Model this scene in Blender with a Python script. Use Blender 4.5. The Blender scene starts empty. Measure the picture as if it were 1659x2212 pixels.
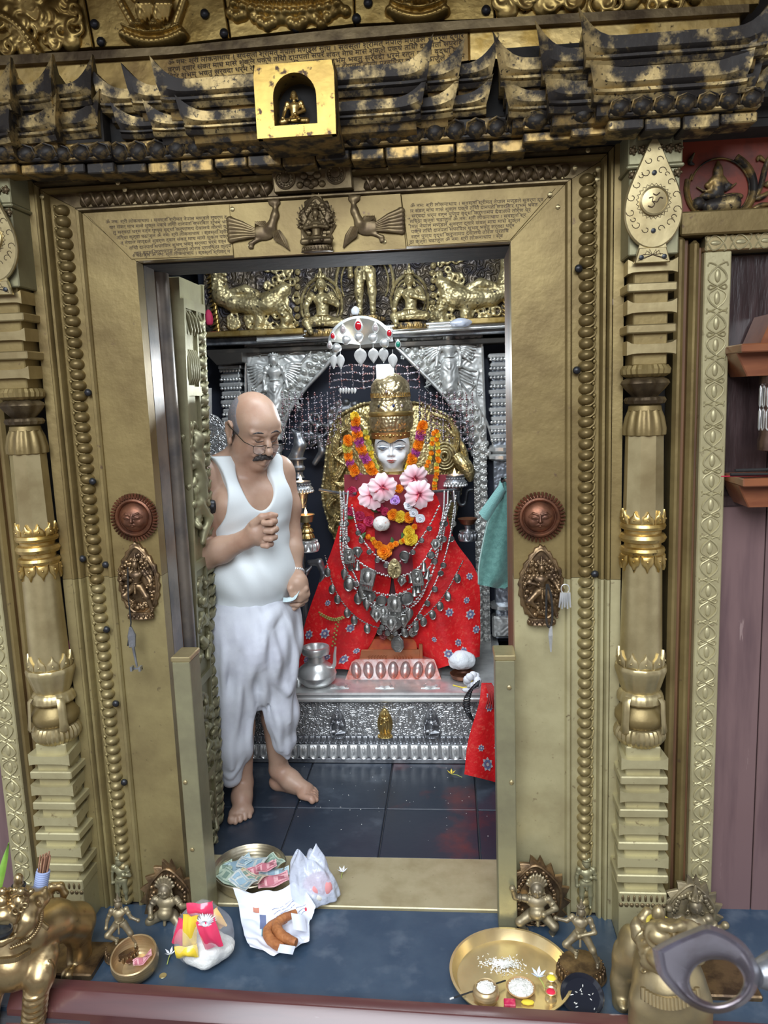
import bpy, math, random
import numpy as np
from mathutils import Vector, Matrix
random.seed(7); RNG = np.random.default_rng(3)
sc = bpy.context.scene; COL = sc.collection
pi = math.pi; sin = math.sin; cos = math.cos
def V(*a): return np.array(a, float)
# ---------------------------------------------------------------- camera
FPX = 1650.0; CAM = V(0, -2.18, 1.6)
_p, _y, _r = (math.radians(a) for a in (8.70, 5.13, -2.05))
_f = V(-sin(_y)*cos(_p), cos(_y)*cos(_p), -sin(_p)); _rt = V(cos(_y), sin(_y), 0); _up = np.cross(_rt, _f)
RT = _rt*cos(_r) + _up*sin(_r); UP = -_rt*sin(_r) + _up*cos(_r); FW = _f
cd = bpy.data.cameras.new('camera'); cam = bpy.data.objects.new('camera', cd); COL.objects.link(cam)
cd.sensor_fit = 'HORIZONTAL'; cd.sensor_width = 36; cd.lens = FPX/1659*36; cd.clip_start = .02; cd.clip_end = 100
cam.matrix_world = Matrix(((RT[0], UP[0], -FW[0], CAM[0]), (RT[1], UP[1], -FW[1], CAM[1]), (RT[2], UP[2], -FW[2], CAM[2]), (0, 0, 0, 1)))
cd.dof.use_dof = True; cd.dof.focus_distance = 2.9; cd.dof.aperture_fstop = 11.0
sc.camera = cam
def ray(x, y): return RT*(x-829.5)/FPX - UP*(y-1106)/FPX + FW
def P(x, y, Y):
    d = ray(x, y); return CAM + d*((Y-CAM[1])/d[1])
def PZ(x, y, Z=0.):
    d = ray(x, y); return CAM + d*((Z-CAM[2])/d[2])
# ---------------------------------------------------------------- world, light, exposure
w = bpy.data.worlds.new('sky'); sc.world = w; w.use_nodes = True
nt = w.node_tree; bg = nt.nodes['Background']
tc = nt.nodes.new('ShaderNodeTexCoord'); sp = nt.nodes.new('ShaderNodeSeparateXYZ'); cr = nt.nodes.new('ShaderNodeValToRGB')
nt.links.new(tc.outputs['Generated'], sp.inputs[0]); nt.links.new(sp.outputs[2], cr.inputs[0]); nt.links.new(cr.outputs[0], bg.inputs[0])
cr.color_ramp.elements[0].position = .0; cr.color_ramp.elements[0].color = (.55, .56, .60, 1)
cr.color_ramp.elements[1].position = .75; cr.color_ramp.elements[1].color = (.80, .88, 1.0, 1)
bg.inputs[1].default_value = 1.1
sc.view_settings.view_transform = 'Standard'; sc.view_settings.look = 'None'
sc.view_settings.exposure = 0.0; sc.view_settings.gamma = 1.0; sc.view_settings.use_curve_mapping = False
def area_light(name, loc, aim, size, size_y, power, col):
    l = bpy.data.lights.new(name, 'AREA'); l.shape = 'RECTANGLE'; l.size = size; l.size_y = size_y; l.energy = power; l.color = col
    o = bpy.data.objects.new(name, l); COL.objects.link(o); o.location = loc
    o.rotation_euler = (Vector(aim)-Vector(loc)).to_track_quat('-Z', 'Y').to_euler(); return o
# open courtyard light falling on the front; unseen tube lamp above the door head, unseen square light aimed at the man
area_light('courtyard_daylight', (-.6, -4.6, 4.4), (-.2, 0, .2), 4.0, 4.0, 540, (.88, .94, 1))
area_light('sanctum_tube_lamp', (-.35, .42, 2.45), (-.35, 1.5, 1.25), 1.0, .14, 20, (.86, .94, 1))
area_light('sanctum_side_light', (.1, .75, 2.3), (-.65, .75, 1.0), .3, .3, 3.5, (.92, .96, 1))
# ---------------------------------------------------------------- materials
def M(name, col, metal=0., rough=.5, col2=None, sc_=8., lo=.45, hi=.6, metal2=None, rough2=None, bump=None, col3=None, sc3=40., lo3=.6, hi3=.7,
      emit=0., alpha=None, trans=0., coat=0., sheen=0., sss=0., det=5., stretch=None, spec=None):
    m = bpy.data.materials.new(name); m.use_nodes = True; t = m.node_tree; N = t.nodes; L = t.links; b = N['Principled BSDF']
    def rgba(c): return (*c, 1)
    b.inputs['Metallic'].default_value = metal; b.inputs['Roughness'].default_value = rough; b.inputs['Base Color'].default_value = rgba(col)
    if spec is not None: b.inputs['Specular IOR Level'].default_value = spec
    tcn = N.new('ShaderNodeTexCoord'); src = tcn.outputs['Object']
    if stretch:
        mp = N.new('ShaderNodeMapping'); mp.inputs['Scale'].default_value = stretch; L.new(src, mp.inputs[0]); src = mp.outputs[0]
    cur = None
    def noise(scale, lo, hi, dt):
        n = N.new('ShaderNodeTexNoise'); n.inputs['Scale'].default_value = scale; n.inputs['Detail'].default_value = dt; n.inputs['Roughness'].default_value = .6
        L.new(src, n.inputs['Vector']); r = N.new('ShaderNodeMapRange'); r.inputs['From Min'].default_value = lo; r.inputs['From Max'].default_value = hi
        L.new(n.outputs[0], r.inputs['Value']); return r.outputs[0]
    def mix(a, c, f):
        x = N.new('ShaderNodeMix'); x.data_type = 'RGBA'
        if isinstance(a, tuple): x.inputs[6].default_value = rgba(a)
        else: L.new(a, x.inputs[6])
        x.inputs[7].default_value = rgba(c); L.new(f, x.inputs[0]); return x.outputs[2]
    if col2:
        f = noise(sc_, lo, hi, det); cur = mix(tuple(col), col2, f)
        for nm, a, c in (('Metallic', metal, metal2), ('Roughness', rough, rough2)):
            if c is not None:
                r = N.new('ShaderNodeMapRange'); r.inputs['To Min'].default_value = a; r.inputs['To Max'].default_value = c; L.new(f, r.inputs['Value']); L.new(r.outputs[0], b.inputs[nm])
    if col3: cur = mix(cur if cur is not None else tuple(col), col3, noise(sc3, lo3, hi3, 4.))
    if cur is not None: L.new(cur, b.inputs['Base Color'])
    prev = None
    for bb in ([bump] if isinstance(bump, tuple) else bump or []):
        kind, s, st = bb[:3]; dist = bb[3] if len(bb) > 3 else .01
        if kind == 'noise':
            n = N.new('ShaderNodeTexNoise'); n.inputs['Scale'].default_value = s; n.inputs['Detail'].default_value = 5; o = n.outputs[0]; L.new(src, n.inputs['Vector'])
        elif kind == 'scroll':   # curling repousse vine work
            n0 = N.new('ShaderNodeTexNoise'); n0.inputs['Scale'].default_value = s*.5; n0.inputs['Detail'].default_value = 1.5; L.new(src, n0.inputs['Vector'])
            n = N.new('ShaderNodeMath'); n.operation = 'MULTIPLY'; n.inputs[1].default_value = 55; L.new(n0.outputs[0], n.inputs[0])
            n2 = N.new('ShaderNodeMath'); n2.operation = 'SINE'; L.new(n.outputs[0], n2.inputs[0]); o = n2.outputs[0]
        elif kind == 'wave':
            n = N.new('ShaderNodeTexWave'); n.inputs['Scale'].default_value = s; n.bands_direction = bb[4] if len(bb) > 4 else 'Z'
            n.inputs['Distortion'].default_value = bb[5] if len(bb) > 5 else 0; o = n.outputs['Fac']; L.new(src, n.inputs['Vector'])
        else:
            n = N.new('ShaderNodeTexVoronoi'); n.feature = 'SMOOTH_F1' if kind == 'beads' else 'F1'; n.inputs['Scale'].default_value = s; o = n.outputs['Distance']; L.new(src, n.inputs['Vector'])
        bp = N.new('ShaderNodeBump'); bp.inputs['Strength'].default_value = st; bp.inputs['Distance'].default_value = dist
        if kind in ('beads', 'cells'): bp.invert = True
        L.new(o, bp.inputs['Height'])
        if prev is not None: L.new(prev, bp.inputs['Normal'])
        prev = bp.outputs[0]
    if prev is not None: L.new(prev, b.inputs['Normal'])
    if emit: b.inputs['Emission Color'].default_value = rgba(col); b.inputs['Emission Strength'].default_value = emit
    if trans: b.inputs['Transmission Weight'].default_value = trans; b.inputs['IOR'].default_value = 1.15
    if alpha is not None: b.inputs['Alpha'].default_value = alpha
    if coat: b.inputs['Coat Weight'].default_value = coat; b.inputs['Coat Roughness'].default_value = .15
    if sheen: b.inputs['Sheen Weight'].default_value = sheen
    if sss: b.inputs['Subsurface Weight'].default_value = sss; b.inputs['Subsurface Radius'].default_value = (.02, .008, .004); b.inputs['Subsurface Scale'].default_value = .3
    return m
W_ = dict
m_brass = M('aged_brass_shaded', (.275, .205, .082), .55, .45, (.175, .122, .047), 4, .40, .66, col3=(.14, .09, .05), sc3=38, lo3=.66, hi3=.74, bump=[('noise', 12, .25, .01), ('noise', 90, .12, .003)])  # aged brass, darkened to put the shade of the upper front into its colour
m_brass_green = M('greenish_brass', (.33, .31, .18), .5, .44, (.23, .21, .13), 6, .4, .7, col3=(.2, .15, .08), sc3=45, lo3=.68, hi3=.75, bump=('noise', 30, .2, .006))
m_brass_pale = M('pale_skylit_brass', (.49, .44, .25), .42, .44, (.36, .31, .17), 5, .40, .66, col3=(.20, .15, .08), sc3=42, lo3=.64, hi3=.74, bump=[('noise', 12, .25, .01), ('noise', 90, .12, .003)])  # paler: sky reflection and haze low on the front put into the colour
m_brass_mid = M('middling_brass', (.35, .285, .13), .5, .44, (.24, .185, .085), 5, .40, .66, col3=(.15, .11, .06), sc3=42, lo3=.64, hi3=.74, bump=[('noise', 12, .25, .01), ('noise', 90, .12, .003)])  # in between: some of the low sky light put into the left sheets
m_brass_dark = M('dark_brass', (.22, .165, .085), .7, .45, (.08, .055, .03), 10, .42, .62, bump=('noise', 40, .3, .005))
m_brass_plain = M('polished_brass', (.52, .43, .23), .75, .35, (.38, .30, .15), 9, .4, .65, bump=('noise', 25, .12, .006))
m_sill = M('sill_brass', (.50, .44, .27), .4, .42, (.38, .32, .18), 7, .4, .65, col3=(.25, .2, .12), sc3=60, lo3=.66, hi3=.75, bump=('noise', 20, .15, .006))
m_gold = M('gilt', (.64, .47, .19), .9, .34, (.42, .27, .07), 14, .45, .65, col3=(.07, .045, .025), sc3=50, lo3=.62, hi3=.72, bump=('noise', 35, .2, .005))
m_gold_worn = M('worn_gilt', (.45, .33, .14), .6, .43, (.024, .019, .016), 15, .40, .53, metal2=.3, rough2=.55, col3=(.04, .03, .02), sc3=100, lo3=.57, hi3=.66, det=7., bump=('noise', 35, .35, .005))
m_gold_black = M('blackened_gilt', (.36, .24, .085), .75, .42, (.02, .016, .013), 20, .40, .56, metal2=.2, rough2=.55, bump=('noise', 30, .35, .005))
m_repousse = M('gilt_repousse_sheet', (.54, .39, .14), .85, .36, (.30, .20, .06), 9, .42, .65, col3=(.06, .04, .02), sc3=60, lo3=.64, hi3=.72, bump=('noise', 25, .3, .008))
m_copper = M('dark_copper', (.21, .085, .045), .65, .42, (.09, .04, .025), 16, .42, .65, bump=('noise', 45, .3, .004))
m_bronze = M('dark_bronze', (.25, .165, .085), .8, .38, (.10, .065, .04), 20, .42, .62, bump=('noise', 60, .25, .004))
m_bronze_pale = M('dusty_bronze', (.33, .27, .16), .6, .46, (.15, .125, .09), 14, .42, .65, bump=('noise', 60, .25, .004))
m_silver = M('silver', (.80, .81, .80), .72, .33, (.56, .57, .57), 12, .45, .68, bump=('noise', 40, .15, .004))
m_silver_scroll = M('embossed_silver', (.56, .57, .575), .72, .38, (.40, .405, .41), 22, .45, .65, bump=[('scroll', 62, .5, .004), ('noise', 90, .2, .003)])
m_silver_vine = M('chased_silver', (.74, .75, .73), .6, .42, (.54, .55, .54), 18, .45, .65, bump=[('scroll', 20, .22, .005), ('noise', 60, .15, .003)])
m_silver_scale = M('scaled_silver', (.80, .80, .76), .68, .36, (.56, .57, .55), 14, .45, .65, bump=('beads', 120, .8, .006))
m_silver_dark = M('tarnished_silver', (.38, .39, .41), .8, .36, (.16, .17, .19), 16, .42, .65, bump=('noise', 60, .3, .004))
m_coin = M('coin_silver', (.40, .40, .38), .9, .4, (.2, .2, .19), 30, .42, .62, bump=('noise', 120, .5, .003))
m_iron = M('black_iron', (.05, .055, .06), .6, .4, (.03, .03, .035), 20, bump=('noise', 60, .2, .003))
m_black = M('near_black_wood', (.016, .015, .014), 0, .8, (.03, .025, .02), 12, bump=('noise', 30, .3, .006))
m_dark_metal = M('blackish_metal', (.05, .045, .04), .5, .4, (.12, .10, .08), 7, .5, .7, bump=('noise', 30, .2, .006))
m_reveal = M('dull_reveal_sheet', (.22, .185, .15), .35, .36, (.11, .10, .095), 6, .42, .62, bump=('noise', 18, .25, .006))
m_wood_brown = M('brown_wood', (.19, .095, .045), 0, .5, (.10, .05, .025), 14, stretch=(1, 1, .08), bump=('noise', 30, .3, .004))
m_wood_red = M('maroon_wood', (.165, .10, .098), 0, .38, (.11, .065, .068), 9, stretch=(1, 1, .12), col3=(.26, .18, .17), sc3=60, lo3=.70, hi3=.74, bump=('noise', 30, .25, .004), coat=.3)
m_beam = M('maroon_beam_wood', (.10, .035, .033), 0, .25, (.07, .026, .027), 9, stretch=(.1, 1, 1), col3=(.3, .25, .25), sc3=50, lo3=.72, hi3=.76, coat=.35, bump=('noise', 20, .2, .004))
m_shelf = M('varnished_shelf_wood', (.24, .085, .035), 0, .35, (.16, .05, .022), 12, stretch=(.2, 1, 1), coat=.3)
m_redpanel = M('red_lacquer', (.22, .035, .015), 0, .45, (.05, .015, .01), 9, .5, .72)
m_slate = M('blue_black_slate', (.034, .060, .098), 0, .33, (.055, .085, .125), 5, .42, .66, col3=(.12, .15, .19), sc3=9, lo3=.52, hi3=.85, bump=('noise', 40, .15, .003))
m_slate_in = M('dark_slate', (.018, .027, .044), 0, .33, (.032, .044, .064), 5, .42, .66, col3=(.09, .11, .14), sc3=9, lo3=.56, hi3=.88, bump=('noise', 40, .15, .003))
m_slate_red = M('slate_stained_red', (.018, .026, .042), 0, .34, (.15, .025, .02), 4, .52, .75, bump=('noise', 40, .15, .003))
m_grout = M('dark_grout', (.05, .052, .06), 0, .7)
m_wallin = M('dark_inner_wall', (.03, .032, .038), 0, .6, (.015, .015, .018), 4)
m_white = M('white_mask_paint', (.86, .90, .93), 0, .3, coat=.4)
m_ink = M('engraved_ink', (.09, .06, .035), .3, .6)
m_ink_pale = M('pale_chased_line', (.36, .25, .10), .5, .5)
# ---------------------------------------------------------------- mesh tools
def mk(name, verts, faces, smooth=35):
    me = bpy.data.meshes.new(name)
    if isinstance(verts, np.ndarray) and isinstance(faces, np.ndarray):
        nv, nf, k = len(verts), len(faces), faces.shape[1]
        me.vertices.add(nv); me.vertices.foreach_set('co', verts.astype(np.float32).ravel())
        me.loops.add(nf*k); me.loops.foreach_set('vertex_index', faces.astype(np.int32).ravel())
        me.polygons.add(nf); me.polygons.foreach_set('loop_start', np.arange(0, nf*k, k, dtype=np.int32)); me.polygons.foreach_set('loop_total', np.full(nf, k, dtype=np.int32))
        me.update(calc_edges=True)
    else:
        me.from_pydata([tuple(v) for v in verts], [], faces); me.update()
    if smooth:
        me.polygons.foreach_set('use_smooth', np.ones(len(me.polygons), bool))
        if smooth < 180: me.set_sharp_from_angle(angle=math.radians(smooth))
    return me
def tag(o, label=None, cat=None, group=None, kind=None):
    if label: o['label'] = label
    if cat: o['category'] = cat
    if group: o['group'] = group
    if kind: o['kind'] = kind
    return o
def T(name, label, cat, loc, group=None, kind=None):
    o = bpy.data.objects.new(name, None); COL.objects.link(o); o.location = tuple(loc); o.empty_display_size = .02
    return tag(o, label, cat, group, kind)
WL = {}
def wloc(o): return V(*o.location) + (wloc(o.parent) if o.parent else 0)
def link(name, me, mat=None, parent=None, loc=None, rot=None, scale=None):
    o = bpy.data.objects.new(name, me); COL.objects.link(o)
    if mat is not None and not me.materials: me.materials.append(mat)
    if parent: o.parent = parent
    if loc is not None: o.location = tuple(V(*loc) - (wloc(parent) if parent else 0))
    if rot is not None: o.rotation_euler = rot
    if scale is not None: o.scale = (scale,)*3 if np.isscalar(scale) else scale
    return o
def obj(name, mb, mat, parent=None, smooth=35, label=None, cat=None, group=None, kind=None):
    """mb: MB or (verts, faces), in world coordinates"""
    vs, fs = (mb.v, mb.f) if isinstance(mb, MB) else mb
    vs = np.asarray(vs, float)
    if parent is not None: o0 = wloc(parent)
    else:
        lo, hi = vs.min(0), vs.max(0); o0 = V((lo[0]+hi[0])/2, (lo[1]+hi[1])/2, lo[2])
    me = mk(name, vs-o0, fs if isinstance(fs, np.ndarray) else [tuple(f) for f in fs], smooth)
    o = link(name, me, mat, parent, o0 if parent is None else None)
    return tag(o, label, cat, group, kind)
def cp(o, parent=None, loc=None, rot=None, scale=None, label=None, group=None):
    """copy of a thing (with its parts) or of a part, sharing mesh data; loc in world"""
    c = o.copy(); COL.objects.link(c); c.parent = parent
    if loc is not None: c.location = tuple(V(*loc) - (wloc(parent) if parent else 0))
    if rot is not None: c.rotation_euler = rot
    if scale is not None: c.scale = (scale,)*3 if np.isscalar(scale) else scale
    if label: c['label'] = label
    if group: c['group'] = group
    for ch in list(o.children): _cpch(ch, c)
    return c
def _cpch(ch, c):
    d = ch.copy(); COL.objects.link(d); d.parent = c
    for g in list(ch.children): _cpch(g, d)
def unit(a): a = np.asarray(a, float); return a/max(np.linalg.norm(a), 1e-9)
class MB:
    def __init__(s): s.v = []; s.f = []
    def add(s, vs, fs):
        o = len(s.v); s.v += [tuple(map(float, q)) for q in vs]; s.f += [tuple(i+o for i in f) for f in fs]; return s
    def box(s, x0, x1, y0, y1, z0, z1, c=.0):
        c = min(c, (x1-x0)/2.1, (y1-y0)/2.1, (z1-z0)/2.1)
        if c <= 0:
            vs = [(x, y, z) for z in (z0, z1) for y in (y0, y1) for x in (x0, x1)]
            return s.add(vs, [(0, 2, 3, 1), (4, 5, 7, 6), (0, 1, 5, 4), (2, 6, 7, 3), (0, 4, 6, 2), (1, 3, 7, 5)])
        vs = []; L = (x0, y0, z0); Hh = (x1, y1, z1)
        for i in range(8):
            b = [(i >> k) & 1 for k in range(3)]
            for ax in range(3):
                q = [0, 0, 0]
                for k in range(3):
                    e = Hh[k] if b[k] else L[k]; q[k] = e if k == ax else e + (-c if b[k] else c)
                vs.append(q)
        fs = []
        def vid(b, ax): return (b[0] | b[1] << 1 | b[2] << 2)*3 + ax
        for ax in range(3):
            u, w_ = (ax+1) % 3, (ax+2) % 3
            for d in (0, 1):
                q = []
                for (i, j) in ((0, 0), (1, 0), (1, 1), (0, 1)):
                    b = [0]*3; b[ax] = d; b[u] = i; b[w_] = j; q.append(vid(b, ax))
                fs.append(tuple(q if d else q[::-1]))
            for i in (0, 1):
                for j in (0, 1):
                    b0 = [0]*3; b0[u] = i; b0[w_] = j; b1 = list(b0); b1[ax] = 1
                    q = [vid(b0, u), vid(b1, u), vid(b1, w_), vid(b0, w_)]; fs.append(tuple(q if i ^ j else q[::-1]))
        for i in range(8):
            b = [(i >> k) & 1 for k in range(3)]; q = [i*3, i*3+1, i*3+2]
            fs.append(tuple(q if sum(b) % 2 else q[::-1]))
        return s.add(vs, fs)
    def loft(s, rings, closed=True, cap=True):
        n = len(rings[0]); fs = []
        for i in range(len(rings)-1):
            for j in range(n if closed else n-1):
                a, b = i*n+j, i*n+(j+1) % n; fs.append((a, b, b+n, a+n))
        if cap and closed: fs += [tuple(range(n))[::-1], tuple(range((len(rings)-1)*n, len(rings)*n))]
        return s.add([q for r in rings for q in r], fs)
    def lathe(s, prof, c=(0, 0, 0), n=24, ax=2, rib=None, sq=None, cap=True, ph=0.):
        """prof: [(r,h)], revolved about the vertical through c (ax=1: about the depth axis, h towards the viewer); rib=(count, depth)"""
        rings = []
        for r, h in prof:
            ring = []
            for k in range(n):
                a = 2*pi*k/n + ph; rr = r
                if rib: rr = r*(1 + rib[1]*cos(rib[0]*a))
                q = (rr*cos(a), rr*sin(a), h)
                ring.append((c[0]+q[0], c[1]+q[1], c[2]+q[2]) if ax == 2 else (c[0]+q[0], c[1]-q[2], c[2]+q[1]) if ax == 1 else (c[0]+q[2], c[1]+q[0], c[2]+q[1]))
            rings.append(ring)
        return s.loft(rings, cap=cap)
    def tube(s, pts, r, n=8, cap=True):
        pts = [np.asarray(q, float) for q in pts]; rings = []; N = len(pts)
        t0 = unit(pts[1]-pts[0]); ref = V(0, 0, 1) if abs(t0[2]) < .9 else V(1, 0, 0); u = unit(np.cross(t0, ref))
        for i, q in enumerate(pts):
            t = unit(pts[min(i+1, N-1)]-pts[max(i-1, 0)]); u = unit(u-t*np.dot(u, t)); w_ = np.cross(t, u)
            rr = r[i] if hasattr(r, '__len__') else r
            rings.append([q + rr*(u*cos(2*pi*k/n)+w_*sin(2*pi*k/n)) for k in range(n)])
        return s.loft(rings, cap=cap)
    def prism(s, poly, y0, y1, c=0., plane='xz'):
        """outline in XZ (counter-clockwise seen from the front), front face at y0 (nearer), back at y1; c chamfers the front"""
        poly = [np.asarray(q, float) for q in poly]; n = len(poly); cen = sum(poly)/n
        def at(q, y): return (q[0], y, q[1]) if plane == 'xz' else (q[0], q[1], y)
        rings = [[at(q, y1) for q in poly], [at(q, y0+c if c else y0) for q in poly]]
        if c: rings.append([at(q + unit(cen-q)*c, y0) for q in poly])
        if plane == 'xz': rings = [r[::-1] for r in rings]
        return s.loft(rings)
    def ball(s, c, r, n=10, m=6):
        r = (r, r, r) if np.isscalar(r) else r
        rings = [[(c[0]+r[0]*sin(pi*i/m)*cos(2*pi*k/n), c[1]+r[1]*sin(pi*i/m)*sin(2*pi*k/n), c[2]-r[2]*cos(pi*i/m)) for k in range(n)] for i in range(1, m)]
        o = len(s.v); s.loft(rings, cap=False); top = len(s.v); s.v += [(c[0], c[1], c[2]-r[2]), (c[0], c[1], c[2]+r[2])]
        for k in range(n): s.f += [(top, o+(k+1) % n, o+k), (top+1, o+(m-2)*n+k, o+(m-2)*n+(k+1) % n)]
        return s
    def quad(s, a, b, c, d): return s.add([a, b, c, d], [(0, 1, 2, 3)])
def sheet(fn, nu, nv, thick=0.):
    """grid surface fn(u,v)->xyz; thickness along the local normal"""
    g = np.array([[fn(i/nu, j/nv) for i in range(nu+1)] for j in range(nv+1)], float)
    fs = [(j*(nu+1)+i, j*(nu+1)+i+1, (j+1)*(nu+1)+i+1, (j+1)*(nu+1)+i) for j in range(nv) for i in range(nu)]
    vs = g.reshape(-1, 3)
    if not thick: return vs, fs
    du = np.gradient(g, axis=1); dv = np.gradient(g, axis=0); nn = np.cross(du, dv); nn /= np.linalg.norm(nn, axis=2, keepdims=True)+1e-12
    b = (g - nn*thick).reshape(-1, 3); K = len(vs); fs2 = [tuple(i+K for i in f[::-1]) for f in fs]
    per = [i for i in range(nu)] + [nu+j*(nu+1) for j in range(nv)] + [nv*(nu+1)+nu-i for i in range(nu)] + [(nv-j)*(nu+1) for j in range(nv)]
    side = [(per[(i+1) % len(per)], per[i], per[i]+K, per[(i+1) % len(per)]+K) for i in range(len(per))]
    return np.vstack([vs, b]), fs + fs2 + side
def bez(pts, n=16):
    """Catmull-Rom through pts"""
    p = [np.asarray(q, float) for q in pts]; p = [2*p[0]-p[1]] + p + [2*p[-1]-p[-2]]; out = []
    m = len(p)-3
    for k in range(n+1):
        t = k/n*m; i = min(int(t), m-1); u = t-i; a, b, c, d = p[i:i+4]
        out.append(.5*((2*b)+(c-a)*u+(2*a-5*b+4*c-d)*u*u+(3*b-a-3*c+d)*u**3))
    return out
# ---------------------------------------------------------------- sculpting by distance fields (one continuous surface per figure)
class S:
    def __init__(s): s.p = []
    def _a(s, f, lo, hi, k, op): s.p.append((f, np.asarray(lo, float)-k, np.asarray(hi, float)+k, k, op)); return s
    def cap(s, a, b, r1, r2=None, k=.01, op=1):
        a = np.asarray(a, float); b = np.asarray(b, float); r2 = r1 if r2 is None else r2; ba = b-a; L = max(ba@ba, 1e-12); R = max(r1, r2)
        def f(X):
            q = X-a; t = np.clip(q@ba/L, 0, 1); return np.linalg.norm(q-t[..., None]*ba, axis=-1)-(r1+(r2-r1)*t)
        return s._a(f, np.minimum(a, b)-R, np.maximum(a, b)+R, k, op)
    def chain(s, pts, rs, k=.01, op=1):
        for i in range(len(pts)-1): s.cap(pts[i], pts[i+1], rs[i] if hasattr(rs, '__len__') else rs, rs[i+1] if hasattr(rs, '__len__') else rs, k, op)
        return s
    def poly(s, pts, rs, k=.01):
        pts = [np.asarray(q, float) for q in pts]; R = max(rs); seg = [(a, b-a, max((b-a)@(b-a), 1e-12), r0, r1) for a, b, r0, r1 in zip(pts[:-1], pts[1:], rs[:-1], rs[1:])]
        def f(X):
            d = None
            for a, ba, L, r0, r1 in seg:
                q = X-a; t = np.clip(q@ba/L, 0, 1); e = np.linalg.norm(q-t[..., None]*ba, axis=-1)-(r0+(r1-r0)*t); d = e if d is None else np.minimum(d, e)
            return d
        return s._a(f, np.min(pts, 0)-R, np.max(pts, 0)+R, k, 1)
    def ell(s, c, r, k=.01, R=None, op=1):
        c = np.asarray(c, float); r = np.asarray([r]*3 if np.isscalar(r) else r, float); R_ = np.eye(3) if R is None else np.asarray(R, float)
        def f(X):
            q = (X-c)@R_; k0 = np.linalg.norm(q/r, axis=-1); k1 = np.linalg.norm(q/(r*r), axis=-1)+1e-9; return k0*(k0-1)/k1
        e = np.sqrt(((R_*r)**2).sum(1)); return s._a(f, c-e, c+e, k, op)
    def box(s, c, h, rd=.005, k=.01, R=None, op=1):
        c = np.asarray(c, float); h = np.asarray(h, float); R_ = np.eye(3) if R is None else np.asarray(R, float)
        def f(X):
            q = np.abs((X-c)@R_)-h+rd; return np.linalg.norm(np.maximum(q, 0), axis=-1)+np.minimum(q.max(-1), 0)-rd
        e = np.abs(R_)@h; return s._a(f, c-e, c+e, k, op)
    def tor(s, c, R0, r, n=(0, 1, 0), k=.005, sx=1.):
        c = np.asarray(c, float); n = unit(n)
        def f(X):
            q = X-c; h = q@n; rr = np.linalg.norm(q-h[..., None]*n, axis=-1); return np.hypot(rr-R0, h)-r
        return s._a(f, c-R0-r, c+R0+r, k, 1)
    def mesh(s, res, warp=None):
        lo = np.min([q[1] for q in s.p if q[4] > 0], 0)-2*res; hi = np.max([q[2] for q in s.p if q[4] > 0], 0)+2*res
        n = np.ceil((hi-lo)/res).astype(int)+1; D = np.full(n, 1., np.float32); ax = [lo[i]+res*np.arange(n[i]) for i in range(3)]
        for f, a, b, k, op in s.p:
            i0 = np.maximum(((a-lo)/res).astype(int)-2, 0); i1 = np.minimum(((b-lo)/res).astype(int)+3, n)
            if (i1 <= i0).any(): continue
            sl = tuple(slice(p_, q_) for p_, q_ in zip(i0, i1))
            X = np.stack(np.meshgrid(*[ax[i][sl[i]] for i in range(3)], indexing='ij'), -1); d = f(X).astype(np.float32); o = D[sl]
            if op > 0:
                h = np.maximum(k-np.abs(o-d), 0)/k; D[sl] = np.minimum(o, d)-h*h*k*.25
            else:
                h = np.maximum(k-np.abs(o+d), 0)/k; D[sl] = np.maximum(o, -d)+h*h*k*.25
        if warp is not None:
            X = np.stack(np.meshgrid(*ax, indexing='ij'), -1); D = D + warp(X).astype(np.float32)
        D[0], D[-1], D[:, 0], D[:, -1], D[:, :, 0], D[:, :, -1] = (1,)*6
        return nets(D, lo, res)
def nets(D, lo, h):
    s_ = D < 0; c = np.zeros([k-1 for k in D.shape], np.int8); nx, ny, nz = c.shape; cor = [(i, j, k) for i in (0, 1) for j in (0, 1) for k in (0, 1)]
    for i, j, k in cor: c += s_[i:i+nx, j:j+ny, k:k+nz]
    I = np.argwhere((c > 0) & (c < 8)); ix = np.full(c.shape, -1, np.int32); ix[tuple(I.T)] = np.arange(len(I))
    val = {q: D[I[:, 0]+q[0], I[:, 1]+q[1], I[:, 2]+q[2]] for q in cor}; acc = np.zeros((len(I), 3)); cnt = np.zeros(len(I))
    for q in cor:
        for a in range(3):
            if q[a] == 0:
                r = list(q); r[a] = 1; r = tuple(r); d0, d1 = val[q], val[r]; m = (d0 < 0) != (d1 < 0); t = np.where(m, d0/np.where(m, d0-d1, 1), 0)
                pt = np.tile(np.array(q, float), (len(I), 1)); pt[:, a] = t; acc += pt*m[:, None]; cnt += m
    vs = lo+h*(I+acc/cnt[:, None]); F = []
    for a in range(3):
        u, w_ = (a+1) % 3, (a+2) % 3; sl0 = [slice(None)]*3; sl1 = [slice(None)]*3; sl0[a] = slice(0, -1); sl1[a] = slice(1, None)
        e = np.argwhere(s_[tuple(sl0)] != s_[tuple(sl1)]); e = e[(e[:, u] > 0) & (e[:, w_] > 0) & (e[:, u] < c.shape[u]) & (e[:, w_] < c.shape[w_])]
        ins = s_[tuple(e.T)]; qs = []
        for du, dw in ((1, 1), (0, 1), (0, 0), (1, 0)):
            r = e.copy(); r[:, u] -= du; r[:, w_] -= dw; qs.append(ix[tuple(r.T)])
        q = np.stack(qs, 1); q[~ins] = q[~ins][:, ::-1]; F.append(q)
    return vs, np.vstack(F)
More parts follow.
